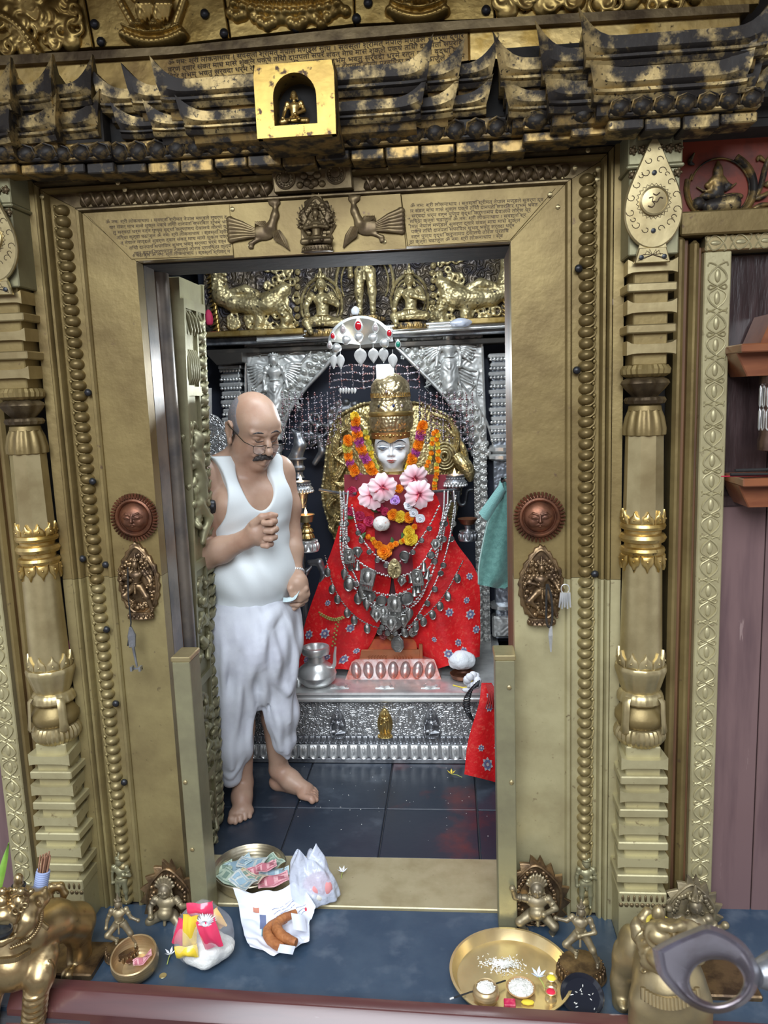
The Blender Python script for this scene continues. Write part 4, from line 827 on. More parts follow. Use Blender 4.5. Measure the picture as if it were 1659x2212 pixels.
def figure(name, label, cat, c, h, pose, mat, yaw=0., res=None, base=None, back=None, group=None, thing=None, mb=None, part='figure', flat=1., **kw):
    c = V(*c); Rz = rotm('Z', yaw)
    Pt = lambda x, y, z: c + h*(Rz@V(x, y*flat, z))
    t = thing or T(name, label, cat, c, group)
    s = deity_sdf(Pt, h, pose, **kw); obj(part, s.mesh(res or max(.0016, h*.0105)), mat, t, 180)
    if base: obj('lotus_base', lotus_base(MB(), (c[0], c[1]+(base[3] if len(base) > 3 else 0), c[2]-base[2]), base[0], base[1], base[2]), mb or mat, t, 60)
    if back: obj('flame_halo', flame_plate((c[0]+back[0], 0, c[2]+back[1]), back[2], back[3], c[1]+back[4]), mb or mat, t, 50)
    return t
# small Buddha in the niche
q = P(638, 274, -.225); figure('buddha_figure', 'small gilt Buddha seated in the arched niche of the cornice box', 'statue', q, .098, 'lotus', m_gold, crown=False, arms=[(-1, (-.25, -.03, .34), (-.27, -.16, .16)), (1, (.25, -.03, .36), (.04, -.16, .24))], base=(.04, .028, .016), mb=m_gold_black, res=.0014, back=(0, .05, .042, .062, .045))
# many-armed deity on the lintel
q = P(685, 531, -.02); XA = []
for sd in (-1, 1):
    for k in range(5): a = -.5+k*.48; XA.append((sd, (sd*(.22+.03*cos(a)), .03, .50+.10*sin(a)), (sd*(.27+.10*cos(a)), .0, .55+.24*sin(a))))
t_ = figure('lintel_deity', 'embossed many-armed deity seated on a lotus between the two peacocks', 'relief', q, .118, 'lotus', m_brass_dark, extra=XA, arms=[(-1, (-.26, -.05, .40), (-.03, -.17, .42)), (1, (.26, -.05, .40), (.03, -.17, .42))], base=(.044, .016, .016), res=.0014, flat=.75)
obj('scroll_halo', flame_plate((q[0], 0, q[2]+.062), .046, .066, q[1]+.016, .008, 13, .007), m_brass_dark, t_, 50)
# sun and moon masks
def mask(px, label, kind, n):
    c = P(*px, -.012); t = T('copper_mask', label, 'mask', c, 'copper sun and moon masks on the jambs'); mb = MB()
    mb.lathe([(.052, -.012), (.062, -.010), (.0625, -.002), (.057, .001), (.056, .007), (.051, .010), (.0475, .007), (.046, .003), (.0455, .0)], c, 48, ax=1)
    obj('ring_rim', mb, m_copper, t)
    ry = MB()
    for k in range(n):
        a = 2*pi*k/n; d = V(cos(a), 0, sin(a)); e = V(-sin(a), 0, cos(a)); b = V(*c)+d*.059
        ry.loft([[b-e*.0035+V(0, -.002, 0), b+V(0, -.007, 0), b+e*.0035+V(0, -.002, 0), b+V(0, .01, 0)], [b+d*.013-e*.0035+e*.002+V(0, .0, 0), b+d*.014+e*.002+V(0, -.004, 0), b+d*.013+e*.0055+V(0, 0, 0), b+d*.013+V(0, .01, 0)]])
    obj('rim_ray', ry, m_copper, t, 40, kind='stuff')
    s = S(); s.ell(V(*c)+V(0, .012, 0), (.0475, .034, .0475), .004)
    f = lambda x, z, y=0.: V(c[0]+x*.0475, c[1]+.012-.034*math.sqrt(max(0, 1-x*x-z*z))-y, c[2]+z*.0475)
    for sd in (-1, 1):
        s.chain([f(sd*.62, .08), f(sd*.38, .28), f(sd*.12, .20)], [.0014, .0022, .0018], .003).ell(f(sd*.33, .05, -.001), (.0085, .004, .0042), .003).chain([f(sd*.52, .02), f(sd*.33, -.04), f(sd*.16, .0)], .0012, .002).ell(f(sd*.38, -.28, -.006), (.011, .008, .010), .008)
    s.chain([f(0, .2), f(0, -.05, .002), f(0, -.2, .004)], [.002, .003, .0048], .003).cap(f(-.09, -.2), f(.09, -.2), .0028, .0028, .003)
    s.chain([f(-.2, -.42), f(-.07, -.38, .001), f(.07, -.38, .001), f(.2, -.42)], .0018, .002).chain([f(-.18, -.43), f(0, -.5, .001), f(.18, -.43)], .002, .002)
    obj('face', s.mesh(.0013), m_copper, t, 180)
mask((290, 1118), 'dark copper mask face in a rayed ring on the left jamb', 0, 44); mask((1165, 1117), 'brown copper mask face in a rayed ring on the right jamb', 0, 40)
# dancing deities below the masks
def jamb_deity(px, label, flip):
    c = P(*px, -.02); XA = [(sd, (sd*.25, .02, .62+.05*k), (sd*(.30-.05*abs(k-.5)), -.03, .56+.12*k)) for sd in (-1, 1) for k in (0, 1, 2)]
    t = figure('jamb_deity', label, 'relief', (c[0], c[1], c[2]-.085), .175, 'dance', m_bronze, extra=XA, yaw=0, res=.0018, flat=.85)
    mb = flame_plate((c[0], 0, c[2]+.002), .062, .108, c[1]+.022, .012, 22, .004)
    for k in range(60): a = RNG.uniform(0, 2*pi); r = RNG.uniform(.45, .85); mb.ball((c[0]+.060*r*cos(a), c[1]+.008, c[2]+.10*r*sin(a)), (.006, .006, .006), 6, 4)
    obj('oval_halo', mb, m_bronze, t, 50); lb = lotus_base(MB(), (c[0], c[1]+.008, c[2]-.108), .040, .018, .020, 16); obj('lotus_base', lb, m_bronze, t, 60)
jamb_deity((296, 1262), 'dark bronze oval relief of a dancing crowned deity on the left jamb', 1); jamb_deity((1170, 1272), 'dark bronze oval relief of a dancing many-armed deity on the right jamb', -1)
# keys hung on the reliefs
ky = T('hanging_key', 'long grey iron key hanging below the left dancing deity', 'key', P(288, 1400, -.055))
k0, k1, k2 = P(283, 1345, -.055), P(284, 1378, -.055), P(296, 1440, -.055)
obj('cord', MB().tube([P(276, 1225, -.06), P(277, 1290, -.058), k0, P(276, 1395, -.055)], .0022, 6), m_black, ky); mbk = MB().prism([(k1[0]-.009, k1[2]-.03), (k1[0]+.010, k1[2]-.028), (k1[0]+.014, k1[2]+.01), (k1[0]+.002, k1[2]+.036), (k1[0]-.004, k1[2]+.034), (k1[0]-.012, k1[2]+.004)], -.058, -.052, .002).tube([k1+V(.002, 0, -.02), k2], [.005, .0032], 8)
mbk.box(k2[0]-.016, k2[0]+.016, -.058, -.052, k2[2]-.008, k2[2]-.003).box(k2[0]-.016, k2[0]-.010, -.07, -.052, k2[2]-.010, k2[2]+.004).box(k2[0]+.010, k2[0]+.016, -.07, -.052, k2[2]-.010, k2[2]+.004); obj('key_blade', mbk, m_silver_dark, ky)
kc = T('key_on_cord', 'black looped cord with a small key hanging on the right dancing deity', 'key', P(1190, 1330, -.07))
obj('cord', MB().tube(bez([P(1181, 1262, -.075), P(1180, 1310, -.07), P(1181, 1345, -.065), P(1188, 1355, -.06), P(1193, 1335, -.065), P(1191, 1290, -.07), P(1183, 1262, -.075)], 20), .0032, 6), m_black, kc); e = P(1190, 1352, -.06); obj('key_blade', MB().tube([e, P(1189, 1372, -.058)], [.004, .007], 6).tube([P(1189, 1372, -.058), P(1190, 1408, -.055)], [.007, .0025], 6), m_silver, kc)
kb = T('key_bunch', 'small bunch of steel keys hooked at the edge of the right dancing deity', 'key', P(1222, 1290, -.06))
obj('ring', MB().tube([P(1221+9*cos(t), 1272+10*sin(t), -.06) for t in np.linspace(0, 2*pi, 14)], .0015, 5), m_silver, kb)
for k in range(5): obj('key_blade', MB().tube([P(1213+4*k, 1280, -.06-.003*k), P(1208+6*k, 1312+3*(k % 2), -.058-.003*k)], [.0045, .0025], 6), m_silver, kb)
# bronzes at the foot of the jambs
c = P(365, 2018, -.08); figure('wrathful_bronze', 'dusty bronze wrathful figure in a flaming halo at the foot of the left jamb', 'statue', c, .20, 'wrath', m_bronze_pale, crown=False, flames=True, head=1.25, arms=[(-1, (-.24, -.05, .50), (-.20, -.16, .40)), (1, (.27, -.05, .52), (.40, -.10, .58))], base=(.085, .055, .035), back=(0, .10, .078, .105, .035), mb=m_bronze, res=.0022)
c = PZ(268, 2048, .04); figure('striding_bronze', 'small dusty bronze figure striding on a round base left of the step', 'statue', (c[0]-.005, c[1], .045), .165, 'dance', m_bronze_pale, yaw=12, arms=[(-1, (-.2, -.03, .56), (-.22, -.08, .44)), (1, (.2, -.04, .57), (.33, -.08, .52))], base=(.052, .040, .035), mb=m_bronze, res=.0022)
c = P(1160, 2020, -.09); figure('wrathful_bronze', 'dusty bronze wrathful figure with raised arm and flaming halo by the right jamb', 'statue', c, .20, 'wrath', m_bronze_pale, crown=False, flames=True, head=1.25, base=(.085, .055, .04), back=(0, .10, .085, .105, .04), mb=m_bronze, res=.0022)
c = PZ(1255, 2078, .05); figure('dancing_bronze', 'bronze dancer on a round lotus base right of the brass tray', 'statue', (c[0], c[1], c[2]), .185, 'dance', m_bronze_pale, yaw=-15, arms=[(-1, (-.2, -.04, .66), (-.36, -.06, .68)), (1, (.2, -.05, .56), (-.02, -.14, .52))], base=(.066, .056, .045), mb=m_bronze, res=.0022)
c = P(1485, 1985, -.06); figure('crowned_bust', 'dusty bronze bust of a crowned deity in a flaming halo beside the right column foot', 'statue', (c[0]+.01, c[1]-.03, c[2]-.10), .23, 'lotus', m_bronze_pale, back=(0, .115, .075, .095, .04), res=.0024, arms=[(-1, (-.30, .0, .50), (-.34, -.06, .72)), (1, (.28, -.03, .40), (.36, -.06, .50))])
c = P(262, 1965, -.03); figure('casing_relief', 'embossed crowned figure on the lowest brass plate of the left casing', 'relief', (c[0], -.012, c[2]+.01), .17, 'stand', m_brass_green, head=1.25, flat=.5, res=.0024)
c = P(1268, 1975, -.03); figure('casing_relief', 'embossed figure on the lowest brass plate of the right casing', 'relief', (c[0]+.0, -.012, c[2]+.01), .17, 'stand', m_brass_green, head=1.25, flat=.5, res=.0024)
# ================================================================ guardian lions
def lion_left():
    A = lambda x, y, Y: P(x, y, Y); u = 1/815; t = T('guardian_lion', 'polished brass guardian lion standing at the left end of the beam', 'statue', V(-1.15, -.40, -.05), 'guardian lions'); s = S()
    s.chain([A(70, 2010, -.42), A(115, 1990, -.36), A(165, 1992, -.28)], [48*u, 42*u, 44*u], .03).ell(A(28, 2085, -.45), (56*u, 50*u, 52*u), .03).ell(A(165, 2000, -.27), (30*u, 40*u, 46*u), .02)
    s.chain([A(170, 2015, -.27), A(172, 2055, -.26), A(160, 2098, -.29)], [31*u, 25*u, 21*u], .015).cap(A(160, 2100, -.29), A(146, 2106, -.33), 19*u, 15*u, .01).tor(A(158, 2092, -.29), 21*u, 4*u, (0, 0, 1), .004)
    s.chain([A(96, 2062, -.43), A(88, 2110, -.46), A(77, 2160, -.47), A(74, 2240, -.47)], [31*u, 27*u, 22*u, 22*u], .015).chain([A(-18, 2090, -.46), A(-25, 2150, -.48), A(-28, 2240, -.47)], [36*u, 26*u, 22*u], .02)
    s.chain([A(112, 1955, -.31), A(103, 1932, -.30), A(113, 1916, -.29), A(130, 1914, -.28), A(139, 1930, -.28), A(133, 1950, -.28)], [10*u, 10*u, 9.5*u, 9*u, 8*u, 7*u], .006)
    s.tor(A(186, 1980, -.27), 11*u, 5*u, (.6, .7, .2), .004).ell(A(107, 2092, -.46), (9*u, 8*u, 18*u), .006)
    for k in range(6): s.tor(A(78-1*k, 2136+13*k, -.47), 23*u, 4.2*u, (0, -.25, 1), .004)
    for k in range(3): s.tor(A(166, 1965+0*k, -.27)+V(0, 0, -.03-.004*k), (30+3*k)*u, 2.5*u, (1, -.3, .2), .004)
    obj('body', s.mesh(.0038), m_bz, t, 180); h = S()
    h.ell(A(38, 1958, -.46), (54*u, 46*u, 40*u), .02).ell(A(12, 1972, -.515), (25*u, 26*u, 21*u), .012).ell(A(-8, 1985, -.52), (16*u, 16*u, 14*u), .01).ell(A(26, 1985, -.52), (14*u, 14*u, 12*u), .01)
    for x, y, r in ((6, 1946, 12), (43, 1946, 13)): h.ell(A(x, y, -.515), r*u, .003).tor(A(x, y, -.508), 15*u, 3.6*u, (.1, -1, .2), .003)
    for x0, x1 in ((-8, 20), (28, 64)): h.chain([A(x0, 1934, -.515), A((x0+x1)/2, 1925, -.525), A(x1, 1932, -.50)], [5*u, 7*u, 4*u], .006)
    for k in range(7): h.ell(A(-4+12*k, 1922+abs(k-3), -.50), 6*u, .003)
    h.chain([A(74, 1952, -.45), A(90, 1938, -.43), A(98, 1918, -.42)], [19*u, 17*u, 4*u], .01).ell(A(88, 1942, -.462), (9*u, 10*u, 17*u), .004, op=-1)
    for x, y, r in ((34, 1968, 7), (46, 1964, 6), (30, 1980, 5), (54, 1956, 5)): h.tor(A(x, y, -.527), r*u, 2.6*u, (.2, -1, .1), .003)
    h.chain([A(66, 1966, -.47), A(62, 1988, -.49), A(44, 2008, -.505), A(20, 2022, -.51)], [17*u, 17*u, 14*u, 11*u], .012).ell(A(5, 2010, -.535), (25*u, 26*u, 14*u), .005, op=-1).cap(A(25, 2008, -.53), A(22, 1996, -.535), 5*u, 2.5*u, .003).chain([A(-20, 2030, -.53), A(5, 2034, -.535), A(26, 2026, -.53)], [8*u, 9*u, 7*u], .008)
    h.cap(A(40, 1920, -.45), A(40, 1912, -.45), 14*u, 11*u, .006).ell(A(40, 1899, -.45), (10*u, 10*u, 13*u), .003)
    obj('head', h.mesh(.0026), m_bz, t, 180); mb = MB()
    for c in bez([A(82, 1950, -.46), A(89, 1972, -.455), A(82, 2005, -.465), A(60, 2030, -.485), A(25, 2046, -.50)], 26): mb.ball(c, (6*u, 6*u, 4.6*u), 7, 5)
    for c in bez([A(2, 2070, -.52), A(36, 2066, -.515), A(66, 2050, -.485)], 18): mb.tube([c+V(0, -.004, .004), c+V(-.003, -.005, -.011)], [.0055, .004], 6)
    obj('mane_cord', mb, m_bz, t, 60, kind='stuff'); fl2 = S()
    for k in range(6): fl2.chain([A(86, 1992+8*k, -.44), A(100-1.5*k, 2003+8*k, -.435), A(92-4*k, 2016+7*k, -.44)], [7*u, 6*u, 2.5*u], .003)
    obj('mane_lock', fl2.mesh(.0024), m_bz, t, 180); obj('crest_band', MB().tube([A(40, 1913, -.45)+V(.016*cos(a), .016*sin(a), 0) for a in np.linspace(0, 2*pi, 18)], .003, 6), m_iron, t, 60)
    pot = T('iron_pot', 'small black pot held in the mouth of the left lion', 'pot', A(5, 2028, -.565)); q = A(5, 2024, -.56)
    obj('bowl', MB().lathe([(.010, 0), (.022, .006), (.027, .016), (.026, .022), (.023, .021), (.021, .012), (.001, .007)], q, 18), m_iron, pot)
def lion_right():
    A = lambda x, y, Y: P(x, y, Y); t = T('guardian_lion', 'dull brass guardian lion at the right end of the beam behind the iron ring', 'statue', V(.52, -.38, -.05), 'guardian lions'); s = S()
    s.ell(A(1448, 2150, -.45), (.092, .08, .10), .03).cap(A(1440, 2090, -.42), A(1430, 2060, -.30), .075, .065, .03).ell(A(1362, 2060, -.33), (.034, .06, .075), .02).chain([A(1352, 2070, -.33), A(1345, 2120, -.34), A(1345, 2165, -.36)], [.036, .028, .027], .02)
    s.chain([A(1395, 2170, -.47), A(1385, 2240, -.47)], [.04, .033], .02).chain([A(1500, 2170, -.47), A(1510, 2240, -.47)], [.04, .033], .02).ell(A(1332, 2048, -.32), (.008, .01, .022), .006).ell(A(1346, 2172, -.385), (.014, .018, .010), .01)
    s.chain([A(1400, 2010, -.28), A(1388, 1985, -.27), A(1398, 1970, -.26), A(1412, 1990, -.26)], [.014, .013, .011, .008], .01)
    obj('body', s.mesh(.0042), m_bzd, t, 180); h = S()
    h.ell(A(1448, 2040, -.44), (.078, .062, .056), .02).ell(A(1450, 2070, -.49), (.056, .042, .030), .02).chain([A(1395, 2045, -.46), A(1400, 2075, -.47), A(1425, 2095, -.49)], [.016, .018, .012], .01)
    for k in range(9): h.tor(A(1385+4*(k % 2)+3*(k//3), 2022+9*k, -.475), .008, .0035, (.3, -1, 0), .003)
    for x in (1425, 1485): h.ell(A(x, 2020, -.495), (.028, .022, .022), .006).tor(A(x, 2020, -.49), .03, .006, (0, -1, .3), .005)
    h.chain([A(1390, 2002, -.47), A(1430, 2000, -.50), A(1450, 2005, -.51), A(1470, 2000, -.50), A(1510, 2002, -.47)], [.008, .011, .009, .011, .008], .008)
    for x, d in ((1376, -6), (1474, 6)): h.chain([A(x+6*(d < 0), 2020, -.42), A(x, 2000, -.41), A(x+d*.3, 1984, -.40)], [.022, .015, .005], .01)
    for x in (1395, 1505):
        for k in range(4): h.tor(A(x-8+k*4, 2030+14*k, -.475), .012, .005, (0, -1, 0), .004)
    h.ell(A(1422, 1975, -.42), (.016, .016, .024), .006)
    obj('head', h.mesh(.003), m_bzd, t, 180); mb = MB()
    for k in range(16): u = -1+2*k/15; c = A(1448+58*u, 2142+22*(1-u*u), -.525-.02*(1-u*u)); mb.tube([c+V(0, .004, .008), c+V(.002*u, -.006, -.016)], [.007, .006], 7)
    obj('bell_necklace', mb, m_bzd, t, 60, kind='stuff')
    q = A(1424, 1994, -.42); rg = obj('yellow_ring', MB().tube([(q[0]+.027*cos(a), q[1]+.027*sin(a), q[2]) for a in np.linspace(0, 2*pi, 24)], .005, 8), M('yellow_rubber', (.75, .60, .10), 0, .5), None, 60); tag(rg, 'yellow ring round the crest knob of the right lion', 'ring')
m_bz = M('rubbed_brass', (.50, .36, .18), .9, .33, (.36, .27, .14), 12, .42, .65, col3=(.16, .11, .06), sc3=26, lo3=.62, hi3=.75, bump=('noise', 40, .15, .004))
m_bzd = M('dull_brass', (.46, .36, .19), .8, .42, (.36, .29, .17), 10, .42, .65, bump=('noise', 50, .15, .004))
lion_left(); lion_right()
for x0, x1, lab in ((-1.5, -1.02, 'stone plinth under the left lion'), (.40, .80, 'stone plinth under the right lion')):
    tag(obj('plinth', MB().box(x0, x1, -.62, -.335, -.5, -.115, .006).box(x0+.02, x1-.02, -.335, -.2, -.05, .018, .004), m_bronze), lab, 'plinth')
# incense bundle, blue thread, green blade at the left lion
ib = T('incense_bundle', 'bundle of brown incense sticks bound with pale blue thread at the left lion ear', 'incense', P(92, 1905, -.40)); a, b = P(86, 1925, -.40), P(99, 1848, -.385); sk = MB()
for k in range(16):
    th = 2.4*k; r = .0028*math.sqrt(k); o = V(r*cos(th), r*sin(th), RNG.uniform(-.004, .005)); sk.tube([a+o, b+o*1.35], .0022, 5)
obj('stick', sk, M('incense_stick', (.33, .17, .10), 0, .7, (.2, .1, .06), 30), ib, 60, kind='stuff'); th = MB(); u = unit(b-a)
for k in range(9):
    c = a+u*(.008+.0055*k); e1 = unit(np.cross(u, V(0, 1, 0))); e2 = np.cross(u, e1); th.tube([c+.0155*(e1*cos(t)+e2*sin(t))+u*.0006*t for t in np.linspace(0, 2*pi, 15)], .0031, 6)
obj('thread', th, M('blue_thread', (.33, .40, .62), 0, .7), ib, 60)
gl = sheet(lambda u, v: P(-6+26*v**1.4+(u-.5)*16*sin(pi*min(1, v*.95+.05))**.8, 1950-130*v, -.45)+V(0, -.006*cos(pi*(u-.5)), 0), 4, 12, .001); tag(obj('grass_blade', gl, M('green_leaf', (.18, .38, .05), 0, .45, (.28, .48, .08), 8), None, 60), 'bright green leaf blade at the lower left edge', 'leaf')
# ---------------------------------------------------------------- black iron ring of the railing, close to the lens
ir = T('railing_ring', 'dark iron railing end shaped as a pointed ring close to the lens at lower right', 'railing', P(1540, 2110, -1.45)); A = lambda x, y, d=0.: P(x, y, -1.45+d)
pth = [(1408, 2048), (1425, 2110), (1490, 2172), (1555, 2190), (1620, 2160), (1640, 2100), (1605, 2035), (1535, 1998), (1490, 2008), (1440, 2030)]
pc_ = [V(*q) for q in pth]; pts = bez(pc_+[pc_[0]], 60)[:-1]; cen = V(1545, 2105); rings = []
for q in pts:
    d = unit(q-cen); inn = V(1548, 2119)+V(58*d[0], 47*d[1]); mid = (q+inn)/2
    rings.append([A(*q, .035), A(*q, .006), A(*(q+(cen-q)*.10), -.012), A(*(q+(cen-q)*.16), -.010), A(*(q+(cen-q)*.19), -.015), A(*mid, -.016), A(*(inn*.7+mid*.3), -.010), A(*inn, .002), A(*inn, .03), A(*mid, .045)])
rings.append(rings[0]); obj('ring_loop', MB().loft(rings, cap=False), M('worn_iron', (.30, .28, .32), .7, .26, (.17, .14, .15), 8, bump=('noise', 30, .15, .004)), ir, 50)
obj('ring_stem', MB().tube([A(1632, 2105, .02), A(1680, 2100, .03), A(1740, 2090, .03)], [.012, .022, .026], 12), m_silver_dark, ir)
# ================================================================ offerings on the step
m_notes = [M('note_paper_%s' % n, c, 0, .6, c2, 60, .45, .6) for n, c, c2 in (('green', (.50, .60, .47), (.36, .47, .38)), ('blue', (.55, .68, .70), (.40, .52, .56)), ('pink', (.72, .40, .42), (.58, .26, .30)), ('cream', (.66, .55, .42), (.52, .33, .26)), ('grey', (.55, .58, .55), (.40, .44, .43)))]
m_prn = [M('note_print_%d' % k, c, 0, .6) for k, c in enumerate(((.22, .32, .26), (.26, .38, .46), (.45, .14, .18)))]
m_paper = M('white_paper', (.80, .84, .94), 0, .7); m_rice = M('rice', (.80, .79, .74), 0, .6, (.62, .61, .56), 60)
m_bowlb = M('bowl_brass', (.60, .45, .25), .7, .36, (.48, .35, .18), 12, bump=('wave', 40, .1, .002))
m_traym = M('tray_brass', (.78, .62, .33), .75, .27, (.68, .53, .27), 10, bump=('noise', 12, .12, .006))
m_bag = M('clear_plastic', (.93, .95, 1.0), 0, .16, alpha=.17, bump=('noise', 22, .8, .012), spec=.9)
m_bagw = M('milky_plastic', (.72, .78, .92), 0, .28, alpha=.66, bump=('noise', 18, 1.0, .015), spec=.8)
m_rice.node_tree.nodes['Principled BSDF']
def note(name, c, L, w_, ang, tilt, m, label, group, fold=.0, roll=0., k=None):
    ca, sa = cos(ang), sin(ang); c = V(*c)
    def fn(u, v):
        x = (u-.5)*L; y = (v-.5)*w_; z = fold*abs(u-.5)*L*1.2 + .004*sin(7*u+5*v+ang*3); x2 = x*cos(tilt)-z*sin(tilt)*0; z2 = x*sin(tilt)+z+y*sin(roll); y2 = y*cos(roll); return c+V(x2*ca-y2*sa, x2*sa+y2*ca, z2)
    o = obj(name, sheet(fn, 10, 5, .0006), m, None, 60); pm_ = m_prn[m_notes.index(m) % 3]
    for u0, u1, v0, v1 in ((.06, .94, .10, .16), (.06, .94, .84, .90), (.30, .52, .22, .78), (.66, .86, .30, .70), (.08, .22, .25, .75)): obj('printed_panel', sheet(lambda u, v: fn(u0+(u1-u0)*u, v0+(v1-v0)*v)+V(0, -.0004, .0012), 4, 3), pm_, o, 60)
    return tag(o, label, 'banknote', group)
# brass basin with banknotes on the threshold
bc = PZ(541, 1902, .008); bs_ = T('brass_basin', 'broad brass basin of banknotes standing on the threshold', 'basin', bc)
rim_r = .122
obj('wall', MB().lathe([(.09, 0), (.100, .003), (.112, .02), (.120, .052), (.123, .055), (.121, .058), (.117, .054), (.108, .022), (.098, .008), (.001, .006)], bc, 48), M('basin_brass', (.60, .54, .40), .9, .3, (.42, .36, .25), 9, bump=('wave', 30, .08, .002)), bs_)
NT = [(470, 1878, .3, .25, 0, 'green and cream note at the left of the basin'), (500, 1898, 2.6, .1, 0, 'dull green note lying lowest in the basin'), (512, 1868, .5, .35, 1, 'pale blue note standing at the back left of the basin'), (545, 1868, -.2, .2, 4, 'grey folded note in the middle of the basin'), (562, 1882, .45, .15, 2, 'pink red note across the middle of the basin'), (590, 1862, -.9, .3, 0, 'green note leaning on the right wall of the basin'), (592, 1888, .25, .1, 1, 'light blue note under the pink one in the basin'), (545, 1900, -.5, .2, 3, 'cream and orange folded note at the front of the basin'), (590, 1902, .35, .15, 2, 'pink note at the front right of the basin'), (525, 1908, -.7, .1, 4, 'grey green note at the front edge of the basin'), (575, 1872, .3, .25, 2, 'small pink folded note at the back of the basin')]
for k, (x, y, an, ti, mi, lab) in enumerate(NT): note('banknote', PZ(x, y, .035+.0042*k), .10 if k != 10 else .07, .05, an, ti*.6, m_notes[mi], lab, 'banknotes in the brass basin', fold=.25 if mi in (3, 4) else .05, roll=RNG.uniform(-.2, .3))
# milky plastic bag beside the basin
def blob_bag(name, c, rx, ry, rz, seed, top=.5, res=36):
    r = np.random.default_rng(seed); ph = r.uniform(0, 6.28, 12)
    def fn(u, v):
        a = 2*pi*u; t = pi*v; f = 1+.07*sin(3*a+ph[0]+2*v)+.05*sin(5*a+ph[1]-4*v)+.03*sin(9*a+ph[2]+7*v)+.03*sin(13*v+ph[3]+2*a)
        z = -cos(t); s_ = sin(t)**.8; 
        if z > 0: s_ *= 1-top*z*z
        return V(c[0]+rx*f*s_*cos(a), c[1]+ry*f*s_*sin(a), c[2]+rz*(1+max(z, -.86)))
    return sheet(fn, res*2, res)
wb = T('plastic_bag', 'milky white plastic bag with something pink inside beside the basin', 'bag', PZ(680, 1945, .006)); q = PZ(680, 1940, .012)
def sack(u, v):
    a = 2*pi*u; z = v; w_ = 1-.28*z*z-.25*max(0, z-.8)*3+.10*sin(3.2*z+1); f = 1+.10*sin(3*a+1.2+3*z)+.06*abs(sin(4*a+5*z))+.05*sin(7*a-9*z)*z+.035*sin(13*a+4*z); zz_ = .145*z+.022*sin(2*a+.6)*z**3+.014*sin(5*a)*z**3; k = sin(pi*min(1, .5+v*.0)) if v > .04 else .8
    return q+V(.066*w_*f*k*cos(a)-.018*z, .052*w_*f*k*sin(a)+.01*z, zz_)
sv_, sf_ = sheet(sack, 96, 40); sv_ = list(sv_)+[tuple(q+V(-.018, .01, .128))]; n_ = 97*40; sf_ = list(sf_)+[(n_+k, n_+k+1, len(sv_)-1) for k in range(96)]; obj('bag_skin', (np.array(sv_), sf_), m_bagw, wb, 180); obj('pink_content', blob_bag('b', q+V(.015, -.005, .012), .048, .040, .040, 8, .2, 14), M('pink_stuff', (.75, .30, .30), 0, .6), wb, 180); obj('bag_base', blob_bag('b', q+V(0, 0, .004), .06, .048, .03, 9, .1, 14), M('cream_stuff', (.75, .72, .62), 0, .6), wb, 180)
# crumpled newspaper with fried rice rings
nw = T('newspaper_sheet', 'crumpled white printed paper sheet holding fried dough rings', 'paper', PZ(595, 2040, .0)); 
G = [[(503, 1918, .075), (545, 1928, .060), (590, 1925, .066), (634, 1908, .082), (655, 1918, .07), (682, 1957, .052)],
     [(515, 1950, .030), (552, 1955, .024), (595, 1952, .026), (630, 1945, .03), (655, 1950, .034), (678, 1972, .034)],
     [(520, 1985, .018), (555, 1990, .010), (595, 1990, .008), (630, 1985, .010), (652, 1990, .020), (668, 1995, .032)],
     [(528, 2020, .025), (555, 2025, .012), (592, 2030, .008), (628, 2022, .008), (650, 2025, .018), (669, 2025, .030)],
     [(540, 2045, .030), (570, 2054, .016), (592, 2065, .016), (630, 2050, .014), (652, 2040, .02), (668, 2032, .024)]]
gp = np.array([[PZ(x, y, z) for x, y, z in r] for r in G])
def gsurf(u, v):
    U = u*5; Vv = v*4; i = min(int(U), 4); j = min(int(Vv), 3); a, b = U-i, Vv-j; a2 = a*a*(3-2*a)*.35+a*.65; b2 = b*b*(3-2*b)*.35+b*.65
    q = (gp[j, i]*(1-a2)+gp[j, i+1]*a2)*(1-b2)+(gp[j+1, i]*(1-a2)+gp[j+1, i+1]*a2)*b2
    return q+V(0, 0, .004*sin(23*u+9*v)*sin(11*v+2)+.002*sin(41*v-17*u))
obj('sheet', sheet(gsurf, 50, 40, .0006), m_paper, nw, 25)
def on_paper(u, v, d=.0015): return gsurf(u, v)+V(0, -.3*d, d)
pr_ = MB()
def word_row(u0, v0, u1, v1, n, h=.010):
    for k in range(n):
        if RNG.random() < .12: continue
        a, b = k/n, (k+.75)/n; L_ = lambda t, dv_: on_paper(u0+(u1-u0)*t, v0+(v1-v0)*t+dv_); hh = h*RNG.uniform(.5, 1); pr_.quad(L_(a, -hh), L_(b, -hh), L_(b, 0), L_(a, 0))
for k in range(5): word_row(.36+.02*k, .36+.045*k, .66, .24+.045*k, 26, .013)
for k in range(3): word_row(.68+.03*k, .36+.04*k, .86, .26+.05*k, 14, .012)
word_row(.16, .22, .36, .23, 30, .004)
obj('printed_line', pr_, M('print_ink', (.16, .17, .3), 0, .7), nw, 0, kind='stuff')
def patch(u0, u1, v0, v1, m, n=5): obj('print_patch', sheet(lambda u, v: on_paper(u0+(u1-u0)*u, v0+(v1-v0)*v), n, n), m, nw, 60)
patch(.16, .24, .30, .37, M('print_orange', (.55, .22, .15), 0, .7)); patch(.24, .30, .40, .62, M('print_blue', (.14, .17, .30), 0, .7)); patch(.26, .33, .62, .72, M('print_teal', (.05, .25, .33), 0, .7))
obj('red_dot', MB().add([on_paper(.865+.02*cos(t), .32+.028*sin(t)) for t in np.linspace(0, 2*pi, 15)[:-1]], [tuple(range(14))]), M('print_red', (.65, .05, .08), 0, .6), nw, 0)
